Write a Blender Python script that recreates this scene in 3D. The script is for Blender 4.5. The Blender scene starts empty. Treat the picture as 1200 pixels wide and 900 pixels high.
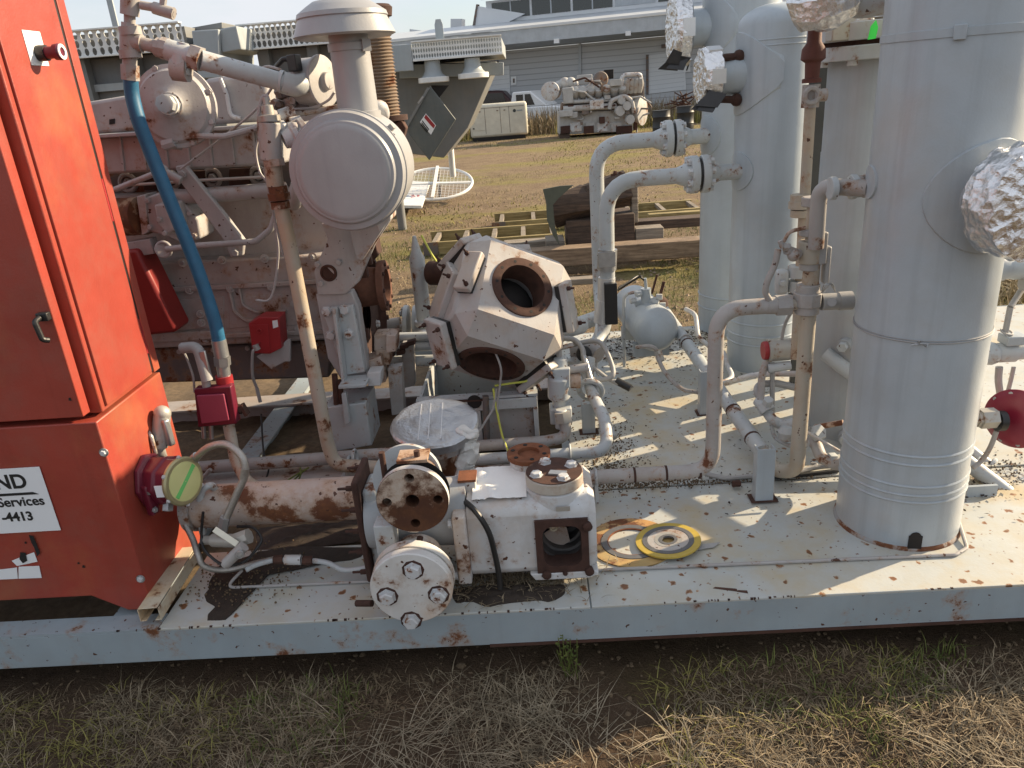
import bpy, bmesh, math, random
import numpy as np
from mathutils import Vector, Matrix, Quaternion, noise

# ------------------------------------------------------------------ camera, sky, sun, exposure
SC = bpy.context.scene
COL = SC.collection
FOC = 882.0                                   # focal length in pixels of the 1200 x 900 photograph
PITCH, ROLL, YAW = math.radians(21.4), math.radians(4.5), math.radians(2.4)
CAM = Vector((0, 0, 1.62))
fw = Vector((-math.sin(YAW)*math.cos(PITCH), math.cos(YAW)*math.cos(PITCH), -math.sin(PITCH)))
r0 = Vector((math.cos(YAW), math.sin(YAW), 0)); u0 = r0.cross(fw)
rt = r0*math.cos(ROLL) - u0*math.sin(ROLL)
up = u0*math.cos(ROLL) + r0*math.sin(ROLL)
cam = bpy.data.cameras.new('camera'); camo = bpy.data.objects.new('camera', cam); COL.objects.link(camo)
cam.sensor_width = 36; cam.lens = 36*FOC/1200; cam.clip_start = 0.05; cam.clip_end = 2000
mw = Matrix((rt, up, -fw)).transposed().to_4x4(); mw.translation = CAM
camo.matrix_world = mw
SC.camera = camo

SUN_EL = math.radians(24); SUN_DIR = Vector((0.925, 0.38, 0)).normalized()
world = bpy.data.worlds.new('World'); SC.world = world; world.use_nodes = True
wt = world.node_tree; wt.nodes.clear()
wo = wt.nodes.new('ShaderNodeOutputWorld'); wb = wt.nodes.new('ShaderNodeBackground')
sky = wt.nodes.new('ShaderNodeTexSky'); sky.sky_type = 'NISHITA'; sky.sun_disc = False
sky.sun_elevation = SUN_EL; sky.sun_rotation = math.atan2(SUN_DIR.x, SUN_DIR.y)
sky.air_density = 1.0; sky.dust_density = 1.6; sky.ozone_density = 1.2
tc = wt.nodes.new('ShaderNodeTexCoord'); mp = wt.nodes.new('ShaderNodeMapping'); mp.inputs['Scale'].default_value = (1, 1, 2.6)
cn = wt.nodes.new('ShaderNodeTexNoise'); cn.inputs['Scale'].default_value = 2.6; cn.inputs['Detail'].default_value = 9; cn.inputs['Roughness'].default_value = .58
cr = wt.nodes.new('ShaderNodeValToRGB'); cr.color_ramp.elements[0].position = .36; cr.color_ramp.elements[1].position = .62
cr.color_ramp.elements[0].color = (.4, .4, .4, 1); cr.color_ramp.elements[1].color = (1, 1, 1, 1)
cm = wt.nodes.new('ShaderNodeMixRGB'); cm.inputs['Color2'].default_value = (4.3, 4.45, 4.7, 1)
wt.links.new(tc.outputs['Generated'], mp.inputs['Vector']); wt.links.new(mp.outputs[0], cn.inputs['Vector'])
wt.links.new(cn.outputs['Fac'], cr.inputs['Fac']); wt.links.new(cr.outputs['Color'], cm.inputs['Fac'])
wt.links.new(sky.outputs[0], cm.inputs['Color1']); wt.links.new(cm.outputs[0], wb.inputs['Color'])
wb.inputs['Strength'].default_value = .10
wt.links.new(wb.outputs[0], wo.inputs['Surface'])
sl = bpy.data.lights.new('sun', 'SUN'); sl.energy = 5.0; sl.angle = math.radians(.6); sl.color = (1, .80, .54)
so = bpy.data.objects.new('sun', sl); COL.objects.link(so); so.location = (6, 3, 8)
tosun = Vector((SUN_DIR.x*math.cos(SUN_EL), SUN_DIR.y*math.cos(SUN_EL), math.sin(SUN_EL)))
so.rotation_euler = tosun.to_track_quat('Z', 'Y').to_euler()
SC.view_settings.view_transform = 'Standard'; SC.view_settings.look = 'None'
SC.view_settings.gamma = 1; SC.view_settings.use_curve_mapping = False
SC.view_settings.exposure = .97
SC.render.engine = 'CYCLES'; SC.cycles.use_denoising = True; SC.cycles.max_bounces = 6

# ------------------------------------------------------------------ points measured on the photograph, at a known depth, height or side plane
def ray(px, py): return fw + rt*((px-600)/FOC) - up*((py-450)/FOC)
def P(px, py, Y): d = ray(px, py); return CAM + d*(Y/d.y)
def PZ(px, py, z): d = ray(px, py); return CAM + d*((z-CAM.z)/d.z)
def PX(px, py, X): d = ray(px, py); return CAM + d*(X/d.x)
G = -0.06       # ground
DK = 0.22       # deck top
R = random.Random(7)
V = Vector
X_, Y_, Z_ = V((1,0,0)), V((0,1,0)), V((0,0,1))

# ------------------------------------------------------------------ mesh helpers
def frame(axis):
    a = V(axis).normalized(); t = Z_ if abs(a.z) < .9 else X_
    u = t.cross(a).normalized(); v = a.cross(u)
    return a, u, v
class MB:
    def __init__(s): s.v = []; s.f = []
    def add(s, vs, fs):
        b = len(s.v); s.v += [V(x) for x in vs]; s.f += [tuple(b+i for i in f) for f in fs]; return s
    def bx(s, x0, x1, y0, y1, z0, z1):
        return s.add([(x0,y0,z0),(x1,y0,z0),(x1,y1,z0),(x0,y1,z0),(x0,y0,z1),(x1,y0,z1),(x1,y1,z1),(x0,y1,z1)],
                     [(3,2,1,0),(4,5,6,7),(0,1,5,4),(1,2,6,5),(2,3,7,6),(3,0,4,7)])
    def obx(s, c, ux, uy, uz):                   # centre and three half-vectors
        c = V(c); ux, uy, uz = V(ux), V(uy), V(uz)
        if ux.cross(uy).dot(uz) < 0: ux = -ux
        vs = [c+a*ux+b*uy+d*uz for d in (-1,1) for (a,b) in ((-1,-1),(1,-1),(1,1),(-1,1))]
        return s.add(vs, [(3,2,1,0),(4,5,6,7),(0,1,5,4),(1,2,6,5),(2,3,7,6),(3,0,4,7)])
    def bar(s, p0, p1, w, h, upv=Z_):            # box from p0 to p1
        p0, p1 = V(p0), V(p1); d = (p1-p0); a = d.normalized(); sd = a.cross(V(upv)).normalized(); u = sd.cross(a)
        return s.obx((p0+p1)/2, d/2, sd*w/2, u*h/2)
    def lathe(s, p, axis, prof, n=24, caps=True):
        a, u, v = frame(axis); p = V(p); vs = []; fs = []
        for t, r in prof:
            for k in range(n):
                th = 2*math.pi*k/n; vs.append(p+a*t+(u*math.cos(th)+v*math.sin(th))*r)
        m = len(prof)
        for i in range(m-1):
            for k in range(n):
                k2 = (k+1) % n; fs.append((i*n+k, i*n+k2, (i+1)*n+k2, (i+1)*n+k))
        if caps:
            fs.append(tuple(range(n-1, -1, -1))); fs.append(tuple((m-1)*n+k for k in range(n)))
        return s.add(vs, fs)
    def cyl(s, p0, p1, r0, r1=None, n=20, caps=True):
        p0, p1 = V(p0), V(p1); d = p1-p0
        return s.lathe(p0, d, [(0, r0), (d.length, r0 if r1 is None else r1)], n, caps)
    def hexp(s, p, axis, r, h, n=6): return s.lathe(p, axis, [(0, r), (h*.85, r), (h, r*.88)], n)
    def tube(s, pts, r, n=12, bend=None, caps=True, steps=7):
        pts = [V(p) for p in pts]; path = [pts[0]]
        for i in range(1, len(pts)-1):
            a, b, c = pts[i-1], pts[i], pts[i+1]
            d1 = (a-b); d2 = (c-b); l = min(d1.length, d2.length)*.49
            ang = d1.angle(d2) if d1.length > 1e-6 and d2.length > 1e-6 else math.pi
            if abs(ang-math.pi) < .02: path.append(b); continue
            t = min(l, (bend or 2.2*r)/max(math.tan(ang/2), .05))
            q1 = b+d1.normalized()*t; q2 = b+d2.normalized()*t
            for k in range(steps+1):
                w = k/steps; path.append(q1*(1-w)**2 + b*2*w*(1-w) + q2*w*w)
        path.append(pts[-1])
        return s.sweep(path, r, n, caps)
    def sweep(s, path, r, n=10, caps=True):
        m = len(path); vs = []; fs = []
        t0 = (path[1]-path[0]).normalized(); _, u, _ = frame(t0)
        for i in range(m):
            t = (path[min(i+1, m-1)]-path[max(i-1, 0)]).normalized()
            u = (u - t*u.dot(t)).normalized(); v = t.cross(u)
            rr = r(i/(m-1)) if callable(r) else r
            for k in range(n):
                th = 2*math.pi*k/n; vs.append(path[i]+(u*math.cos(th)+v*math.sin(th))*rr)
        for i in range(m-1):
            for k in range(n):
                k2 = (k+1) % n; fs.append((i*n+k, i*n+k2, (i+1)*n+k2, (i+1)*n+k))
        if caps: fs.append(tuple(range(n-1, -1, -1))); fs.append(tuple((m-1)*n+k for k in range(n)))
        return s.add(vs, fs)
    def curve(s, pts, r, n=8, seg=8):            # smooth spline through points
        pts = [V(p) for p in pts]; path = []
        ex = [pts[0]*2-pts[1]]+pts+[pts[-1]*2-pts[-2]]
        for i in range(1, len(ex)-2):
            a, b, c, d = ex[i-1:i+3]
            for k in range(seg):
                t = k/seg
                path.append(.5*((2*b)+(c-a)*t+(2*a-5*b+4*c-d)*t*t+(3*b-a-3*c+d)*t**3))
        path.append(pts[-1]); return s.sweep(path, r, n)
    def torus(s, c, axis, RR, r, n=28, m=8):
        a, u, v = frame(axis); c = V(c); vs = []; fs = []
        for i in range(n):
            th = 2*math.pi*i/n; e = u*math.cos(th)+v*math.sin(th)
            for j in range(m):
                ph = 2*math.pi*j/m; vs.append(c+e*(RR+r*math.cos(ph))+a*r*math.sin(ph))
        for i in range(n):
            for j in range(m):
                fs.append((i*m+j, ((i+1) % n)*m+j, ((i+1) % n)*m+(j+1) % m, i*m+(j+1) % m))
        return s.add(vs, fs)
    def prism(s, poly, o, ux, uy, depth):        # 2-D outline in (ux, uy), pushed along ux x uy
        o, ux, uy = V(o), V(ux), V(uy); w = ux.cross(uy).normalized()*depth; n = len(poly)
        vs = [o+ux*a+uy*b for a, b in poly]; vs += [x+w for x in vs]
        ar = sum(poly[i][0]*poly[(i+1) % n][1]-poly[(i+1) % n][0]*poly[i][1] for i in range(n))
        fs = [tuple(range(n-1, -1, -1)), tuple(range(n, 2*n))]+[(i, (i+1) % n, n+(i+1) % n, n+i) for i in range(n)]
        if ar*depth < 0: fs = [tuple(reversed(f)) for f in fs]
        return s.add(vs, fs)
    def ball(s, c, r, n=12, m=8, sc=(1, 1, 1)):
        c = V(c); vs = [c+V((0, 0, r*sc[2]))]; fs = []
        for j in range(1, m):
            for k in range(n):
                a, b = math.pi*j/m, 2*math.pi*k/n
                vs.append(c+V((r*sc[0]*math.sin(a)*math.cos(b), r*sc[1]*math.sin(a)*math.sin(b), r*sc[2]*math.cos(a))))
        vs.append(c-V((0, 0, r*sc[2]))); L = len(vs)-1
        for k in range(n):
            fs.append((0, 1+k, 1+(k+1) % n)); fs.append((L, 1+(m-2)*n+(k+1) % n, 1+(m-2)*n+k))
            for j in range(m-2): fs.append((1+j*n+k, 1+(j+1)*n+k, 1+(j+1)*n+(k+1) % n, 1+j*n+(k+1) % n))
        return s.add(vs, fs)
    def holed(s, o, ux, uy, outer, hole, depth=0.0, n=28):
        """flat face (outline outer, opening hole, both 2-D and star-shaped about the hole's middle) with the opening's wall pushed in by depth"""
        o, ux, uy = V(o), V(ux), V(uy); w = ux.cross(uy).normalized()
        cx = sum(p[0] for p in hole)/len(hole); cy = sum(p[1] for p in hole)/len(hole)
        angs = sorted(set([round(math.atan2(p[1]-cy, p[0]-cx), 5) for p in list(outer)+list(hole)]))
        def hit(poly, a):
            dx, dy = math.cos(a), math.sin(a); best = None
            for i in range(len(poly)):
                x1, y1 = poly[i][0]-cx, poly[i][1]-cy; x2, y2 = poly[(i+1) % len(poly)][0]-cx, poly[(i+1) % len(poly)][1]-cy
                ex, ey = x2-x1, y2-y1; den = dx*ey-dy*ex
                if abs(den) < 1e-12: continue
                t = (x1*ey-y1*ex)/den; q = (x1*dy-y1*dx)/den
                if t > 0 and -1e-4 <= q <= 1+1e-4 and (best is None or t > best): best = t
            return (cx+dx*(best or 0), cy+dy*(best or 0))
        A = [hit(outer, a) for a in angs]; B = [hit(hole, a) for a in angs]; m = len(angs)
        vs = [o+ux*a+uy*b for a, b in A]+[o+ux*a+uy*b for a, b in B]
        fs = [(i, (i+1) % m, m+(i+1) % m, m+i) for i in range(m)]
        if depth:
            vs += [o+ux*a+uy*b-w*depth for a, b in B]
            fs += [(m+i, m+(i+1) % m, 2*m+(i+1) % m, 2*m+i) for i in range(m)]
        return s.add(vs, fs)
    def saddle(s, c, r, d, Rp, off=.006, n=8, m=32):  # round pad lying on an upright vessel of radius r about c, looking along d
        c = V(c); d = V(d); d.z = 0; d.normalize(); u = Z_.cross(d); vs = []; fs = []
        def pt(ru, th, o):
            a, b = ru*math.cos(th), ru*math.sin(th); a = max(-r*.995, min(r*.995, a)); ph = math.asin(a/r)
            return c+d*(r+o)*math.cos(ph)+u*(r+o)*math.sin(ph)+Z_*b
        for i in range(n+1):
            for k in range(m): vs.append(pt(Rp*i/n, 2*math.pi*k/m, off))
        for k in range(m): vs.append(pt(Rp*1.03, 2*math.pi*k/m, -.002))
        for i in range(n+1):
            for k in range(m): fs.append((i*m+k, i*m+(k+1) % m, (i+1)*m+(k+1) % m, (i+1)*m+k))
        return s.add(vs, fs)

def circ(r, n=28, c=(0, 0)): return [(c[0]+r*math.cos(2*math.pi*k/n), c[1]+r*math.sin(2*math.pi*k/n)) for k in range(n)]
def rect(a, b, c=(0, 0)): return [(c[0]-a, c[1]-b), (c[0]+a, c[1]-b), (c[0]+a, c[1]+b), (c[0]-a, c[1]+b)]

def rootloc(o):
    while o.parent: o = o.parent
    return V(o.location)
def link_mesh(name, me, mat, parent, loc=None):
    ob = bpy.data.objects.new(name, me); COL.objects.link(ob)
    if mat and not me.materials: me.materials.append(mat)
    if parent: ob.parent = parent
    if loc is not None: ob.location = loc
    return ob
def build(M, name, mat, parent=None, loc=None, bevel=0, smooth=38, seg=2, merge=False):
    o = rootloc(parent) if parent else V(loc if loc is not None else (0, 0, 0))
    me = bpy.data.meshes.new(name); me.from_pydata([tuple(v-o) for v in M.v], [], M.f)
    if merge:
        b = bmesh.new(); b.from_mesh(me); bmesh.ops.remove_doubles(b, verts=b.verts, dist=1e-5); bmesh.ops.recalc_face_normals(b, faces=b.faces); b.to_mesh(me); b.free()
    if smooth: me.shade_smooth(); me.set_sharp_from_angle(angle=math.radians(smooth))
    me.update()
    ob = link_mesh(name, me, mat, parent, None if parent else o)
    if bevel:
        bv = ob.modifiers.new('bevel', 'BEVEL'); bv.width = bevel; bv.segments = seg; bv.limit_method = 'ANGLE'; bv.angle_limit = math.radians(40); bv.harden_normals = False
    return ob
def tag(o, label, cat=None, group=None, kind=None):
    if label: o['label'] = label
    if cat: o['category'] = cat
    if group: o['group'] = group
    if kind or cat: o['kind'] = kind or 'thing'
    return o
def thing(name, label, cat, loc, group=None):
    o = bpy.data.objects.new(name, None); COL.objects.link(o); o.location = V(loc); o.empty_display_size = .1
    return tag(o, label, cat, group)
def solo(M, name, label, cat, mat, loc, group=None, **k):
    return tag(build(M, name, mat, None, loc, **k), label, cat, group)
CACHE = {}
def cached(key, fn, mat):
    k = (key, mat.name)
    if k not in CACHE:
        M = MB(); fn(M); me = bpy.data.meshes.new(key); me.from_pydata([tuple(v) for v in M.v], [], M.f)
        me.shade_smooth(); me.set_sharp_from_angle(angle=math.radians(35)); me.materials.append(mat); CACHE[k] = me
    return CACHE[k]
def inst(name, key, fn, mat, parent, p, axis=Z_, s=1, spin=0):
    ob = bpy.data.objects.new(name, cached(key, fn, mat)); COL.objects.link(ob)
    ob.parent = parent; ob.location = V(p)-rootloc(parent) if parent else V(p)
    ob.rotation_mode = 'QUATERNION'; ob.rotation_quaternion = V(axis).to_track_quat('Z', 'Y') @ Quaternion((0, 0, 1), spin)
    ob.scale = (s, s, s) if not hasattr(s, '__len__') else s
    return ob
def f_bolt(M): M.lathe((0, 0, 0), Z_, [(0, 1.25), (.12, 1.25), (.12, 1), (.75, 1), (.9, .86)], 6)
def f_stud(M): M.lathe((0, 0, 0), Z_, [(0, .45), (2.1, .45), (2.25, .36)], 8); M.lathe((0, 0, .1), Z_, [(0, .9), (.8, .9), (.9, .8)], 6)
def bolt(parent, p, axis, r, mat, name='bolt', h=1): return inst(name, 'bolt', f_bolt, mat, parent, p, axis, (r, r, r*h), R.random()*3)
def stud(parent, p, axis, r, mat, h=1): return inst('stud', 'stud', f_stud, mat, parent, p, axis, (r, r, r*h), R.random()*3)
def ringpts(c, axis, rr, n, ph=0):
    a, u, v = frame(axis); return [V(c)+(u*math.cos(ph+2*math.pi*k/n)+v*math.sin(ph+2*math.pi*k/n))*rr for k in range(n)]

# ------------------------------------------------------------------ materials
def rgb(c): return (c[0], c[1], c[2], 1)
def newmat(name):
    m = bpy.data.materials.new(name); m.use_nodes = True; t = m.node_tree
    return m, t, t.nodes['Principled BSDF']
def nz(t, vec, scale, detail=5, rough=.6, dist=0):
    n = t.nodes.new('ShaderNodeTexNoise'); n.inputs['Scale'].default_value = scale; n.inputs['Detail'].default_value = detail
    n.inputs['Roughness'].default_value = rough; n.inputs['Distortion'].default_value = dist; t.links.new(vec, n.inputs['Vector']); return n.outputs['Fac']
def ramp(t, fac, a, b, ca=(0, 0, 0, 1), cb=(1, 1, 1, 1)):
    n = t.nodes.new('ShaderNodeValToRGB'); e = n.color_ramp.elements; e[0].position = a; e[1].position = b; e[0].color = ca; e[1].color = cb
    t.links.new(fac, n.inputs['Fac']); return n.outputs['Color']
def mix(t, fac, a, b, mode='MIX'):
    n = t.nodes.new('ShaderNodeMixRGB'); n.blend_type = mode
    for k, x in (('Fac', fac), ('Color1', a), ('Color2', b)):
        if isinstance(x, (int, float)): n.inputs[k].default_value = x
        elif isinstance(x, tuple): n.inputs[k].default_value = rgb(x)
        else: t.links.new(x, n.inputs[k])
    return n.outputs['Color']
def math_(t, op, a, b):
    n = t.nodes.new('ShaderNodeMath'); n.operation = op
    for i, x in enumerate((a, b)):
        if isinstance(x, (int, float)): n.inputs[i].default_value = x
        else: t.links.new(x, n.inputs[i])
    return n.outputs[0]
def pos(t, sc=(1, 1, 1)):
    g = t.nodes.new('ShaderNodeNewGeometry'); m = t.nodes.new('ShaderNodeMapping'); m.inputs['Scale'].default_value = sc
    t.links.new(g.outputs['Position'], m.inputs['Vector']); return m.outputs[0]
def bump(t, bs, h, strength=.3, dist=.004):
    b = t.nodes.new('ShaderNodeBump'); b.inputs['Strength'].default_value = strength; b.inputs['Distance'].default_value = dist
    t.links.new(h, b.inputs['Height']); t.links.new(b.outputs[0], bs.inputs['Normal'])
RUST_D, RUST_M, RUST_L = (.035, .014, .009), (.11, .038, .017), (.25, .09, .028)
def paint(name, base, rough=.5, rust=.0, rs=14, dirt=.25, streak=.25, stain=.0, chip=.0, dust=(.30, .24, .18), spec=.5, metal=0, rc=1.0, wav=0):
    """painted steel: slow mottling, vertical streaks, dust, rust patches (rust 0..1), stain halos, small dark chips"""
    m, t, bs = newmat(name); p = pos(t)
    c = mix(t, ramp(t, nz(t, p, 3.1, 4), .35, .7), tuple(x*.90 for x in base), tuple(min(1, x*1.07) for x in base))
    st = nz(t, pos(t, (26, 26, 1.1)), 1.0, 4)
    c = mix(t, math_(t, 'MULTIPLY', ramp(t, st, .5, .78), streak), c, tuple(x*.62 for x in base))
    c = mix(t, math_(t, 'MULTIPLY', ramp(t, nz(t, p, 7.3, 7, .7), .46, .72), dirt), c, dust)
    ru = mix(t, nz(t, p, 55, 5, .7), RUST_D, RUST_L); ru = mix(t, ramp(t, nz(t, p, 19, 4), .42, .62), ru, RUST_M)
    if rc != 1: ru = mix(t, 1.0, ru, (rc, rc, rc), 'MULTIPLY')
    rn = nz(t, p, rs, 8, .68); rr = rough
    if stain:
        c = mix(t, math_(t, 'MULTIPLY', ramp(t, nz(t, p, rs*.55, 6, .6), .50, .68), stain), c, (.50, .27, .09))
    hgt = nz(t, p, 160, 2)
    if rust:
        th = .625-.22*rust; c = mix(t, math_(t, 'MULTIPLY', ramp(t, rn, th-.07, th+.02), .55), c, (.30, .16, .075)); f = ramp(t, rn, th-.005, th+.045); c = mix(t, f, c, ru)
        rr = mix(t, f, (rough,)*3, (.85,)*3); hgt = mix(t, f, hgt, nz(t, p, 90, 4))
    if chip:
        f2 = ramp(t, nz(t, p, 46, 3, .5), .70-.05*chip, .715-.05*chip); c = mix(t, f2, c, mix(t, nz(t, p, 80), RUST_D, RUST_M))
    t.links.new(c, bs.inputs['Base Color'])
    if isinstance(rr, float):
        bs.inputs['Roughness'].default_value = rr
    else: t.links.new(rr, bs.inputs['Roughness'])
    bs.inputs['Specular IOR Level'].default_value = spec; bs.inputs['Metallic'].default_value = metal
    if wav:
        b1 = t.nodes.new('ShaderNodeBump'); b1.inputs['Strength'].default_value = wav; b1.inputs['Distance'].default_value = .012
        t.links.new(nz(t, p, 3.4, 3, .5), b1.inputs['Height'])
    bump(t, bs, hgt, .22, .002)
    if wav: t.links.new(b1.outputs[0], bs.inputs['Normal'].links[0].from_node.inputs['Normal'])
    return m
def plain(name, c, rough=.6, var=.12, sc=20, metal=0, spec=.5, b=.15):
    m, t, bs = newmat(name); p = pos(t)
    t.links.new(mix(t, nz(t, p, sc, 5), tuple(x*(1-var*1.6) for x in c), tuple(min(1, x*(1+var)) for x in c)), bs.inputs['Base Color'])
    bs.inputs['Roughness'].default_value = rough; bs.inputs['Metallic'].default_value = metal; bs.inputs['Specular IOR Level'].default_value = spec
    bump(t, bs, nz(t, p, sc*6, 3), b, .002); return m

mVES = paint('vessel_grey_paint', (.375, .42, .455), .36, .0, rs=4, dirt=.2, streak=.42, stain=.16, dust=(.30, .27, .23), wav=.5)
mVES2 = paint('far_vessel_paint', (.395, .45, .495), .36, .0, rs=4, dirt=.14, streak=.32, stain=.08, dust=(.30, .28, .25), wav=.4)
mPIPE = paint('pipe_grey_paint', (.44, .47, .485), .46, .03, 16, dirt=.25, streak=.15, chip=.2, dust=(.30, .27, .24))
mPIPE_D = paint('dusty_pipe_paint', (.36, .345, .335), .55, .10, 15, dirt=.5, streak=.2, chip=.3, dust=(.24, .185, .145))
mENG = paint('engine_grey_paint', (.40, .37, .36), .55, .10, 6, dirt=.5, streak=.35, stain=.22, chip=.1, dust=(.24, .195, .175))
mENG2 = paint('engine_cover_paint', (.40, .39, .39), .5, .03, 8, dirt=.45, streak=.35, chip=.1, dust=(.25, .22, .21))
mENGD = paint('engine_dark_paint', (.13, .115, .11), .6, .2, 9, dirt=.45, dust=(.12, .085, .07))
mAIR = paint('air_cleaner_paint', (.34, .345, .355), .42, .0, dirt=.15, streak=.25, dust=(.22, .20, .20))
mRUSTP = paint('rust_mottled_paint', (.44, .37, .33), .6, .50, 5.5, dirt=.5, stain=.6, chip=.6, dust=(.34, .23, .17))
mCREAM = paint('rust_spotted_cream_paint', (.40, .36, .30), .55, .13, 10, dirt=.45, stain=.25, chip=.5, dust=(.36, .27, .18))
mWHT = paint('weathered_white_paint', (.56, .575, .59), .5, .15, 8, dirt=.4, stain=.4, chip=.6)
mCOMP = paint('compressor_pale_paint', (.42, .41, .405), .5, .09, 6, dirt=.45, stain=.25, chip=.3, dust=(.33, .275, .23))
def deck_mat():
    m, t, bs = newmat('deck_plate_paint'); p = pos(t)
    c = mix(t, ramp(t, nz(t, p, 2.6, 5), .35, .7), (.40, .425, .42), (.47, .485, .47))
    c = mix(t, math_(t, 'MULTIPLY', ramp(t, nz(t, p, 6, 7, .7), .42, .64), .5), c, (.42, .36, .24))
    c = mix(t, math_(t, 'MULTIPLY', ramp(t, nz(t, p, 3.3, 5, .6), .52, .68), .55), c, (.46, .33, .13))
    w = t.nodes.new('ShaderNodeMixRGB'); w.blend_type = 'ADD'; w.inputs['Fac'].default_value = .035
    nn = t.nodes.new('ShaderNodeTexNoise'); nn.inputs['Scale'].default_value = 38; nn.inputs['Detail'].default_value = 4; t.links.new(p, nn.inputs['Vector'])
    t.links.new(p, w.inputs['Color1']); t.links.new(nn.outputs['Color'], w.inputs['Color2'])
    hole = None
    for sc, lo in ((27, .48), (62, .58), (12, .78)):
        v = t.nodes.new('ShaderNodeTexVoronoi'); v.inputs['Scale'].default_value = sc; t.links.new(w.outputs[0], v.inputs['Vector'])
        sp = t.nodes.new('ShaderNodeSeparateColor'); t.links.new(v.outputs['Color'], sp.inputs[0])
        rad = math_(t, 'MULTIPLY', math_(t, 'MAXIMUM', math_(t, 'SUBTRACT', sp.outputs[0], lo), 0), .75)
        d = math_(t, 'SUBTRACT', rad, v.outputs['Distance'])
        c = mix(t, math_(t, 'MULTIPLY', ramp(t, d, -.15, .08), .8), c, (.38, .20, .07)) if sc < 40 else c
        f = ramp(t, math_(t, 'ADD', d, math_(t, 'MULTIPLY', math_(t, 'SUBTRACT', nz(t, p, 120, 3), .5), .34)), -.05, .13); c = mix(t, math_(t, 'MULTIPLY', f, .9), c, mix(t, nz(t, p, 90, 4), RUST_D, RUST_L))
    t.links.new(c, bs.inputs['Base Color']); bs.inputs['Roughness'].default_value = .55
    bump(t, bs, nz(t, p, 120, 3), .25, .002); return m
mDECK = deck_mat()
mBEAM = paint('skid_beam_paint', (.30, .355, .39), .45, .03, 8, dirt=.16, streak=.15, chip=.5)
mRUST = plain('rusty_iron', (.075, .033, .022), .88, .5, 24, b=.5)
mRUSTD = plain('dark_rusty_iron', (.062, .028, .02), .9, .5, 30, b=.5)
mRUSTO = plain('orange_rust', (.20, .07, .03), .9, .45, 26, b=.5)
mRED = paint('cabinet_red_paint', (.315, .048, .031), .45, .0, rs=5, dirt=.5, streak=.32, stain=.2, dust=(.25, .085, .062), wav=1.0)
mCRIM = plain('crimson_enamel', (.135, .012, .03), .38, .15, 12)
mREDB = plain('red_box_enamel', (.33, .025, .03), .42, .15, 12)
mREDD = plain('oil_filter_red', (.24, .018, .016), .5, .2, 12)
mBLK = plain('black_plastic', (.014, .014, .015), .45, .2, 30)
mHOLE = plain('hole_shade_and_tar', (.016, .013, .012), .85, .3, 30)  # near-black stands for shade in holes and recesses; also tar, chips, dark parts
mBLUE = plain('blue_hose_rubber', (.018, .125, .24), .5, .2, 26)
mGALV = plain('galvanised_steel', (.42, .43, .44), .38, .18, 30, metal=.75)
mSS = plain('braided_steel', (.42, .40, .37), .35, .2, 160, metal=.8, b=.6)
mBOLT = paint('painted_bolt', (.52, .54, .56), .45, .14, 40, dirt=.25)
mGREY = plain('conduit_grey', (.34, .335, .33), .5, .12, 30)
mZINC = paint('weathered_zinc', (.42, .41, .38), .42, .1, 20, dirt=.35, metal=.3)
mSIGN = plain('sign_white', (.78, .80, .82), .5, .03, 6)
mINK = plain('print_black', (.012, .012, .012), .6, 0)
mDIRT = plain('dark_soil', (.075, .052, .036), .95, .45, 9, b=.9)
mDIRT2 = plain('deck_grit', (.15, .105, .062), .95, .5, 40, b=.9)
mYEL = plain('yellow_gasket', (.50, .36, .06), .5, .2, 20)
mGRAPH = plain('graphite_gasket', (.12, .12, .125), .5, .2, 40)
mWIREY = plain('yellow_green_wire', (.55, .58, .10), .5, .1, 40)
mCLOTH = plain('white_tape', (.62, .61, .58), .8, .15, 40, b=.6)
mPLAST = plain('white_plastic_sheet', (.80, .80, .78), .4, .06, 20)
mSTRUT = paint('rusty_cream_strut', (.58, .52, .40), .5, .16, 14, dirt=.4, stain=.5, dust=(.45, .33, .18))
mGLASSY = plain('gauge_face', (.60, .60, .27), .12, .05, 12, spec=.8)
mGREEN = plain('reflection_green', (.16, .55, .16), .2, .05, 12)
mTAPE = plain('fluorescent_green_tape', (.05, .85, .10), .5, .05, 12)
def foil_mat():
    m, t, bs = newmat('crinkled_foil'); p = pos(t)
    v = t.nodes.new('ShaderNodeTexVoronoi'); v.inputs['Scale'].default_value = 48; t.links.new(p, v.inputs['Vector'])
    h = mix(t, .5, v.outputs['Distance'], nz(t, p, 60, 5, .7))
    bs.inputs['Base Color'].default_value = (.82, .82, .83, 1); bs.inputs['Metallic'].default_value = 1; bs.inputs['Roughness'].default_value = .24
    bump(t, bs, h, 1.0, .010); return m
mFOIL = foil_mat()
mFOILD = plain('dull_foil_tape', (.70, .71, .72), .42, .1, 18, metal=.7, b=.5)

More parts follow.
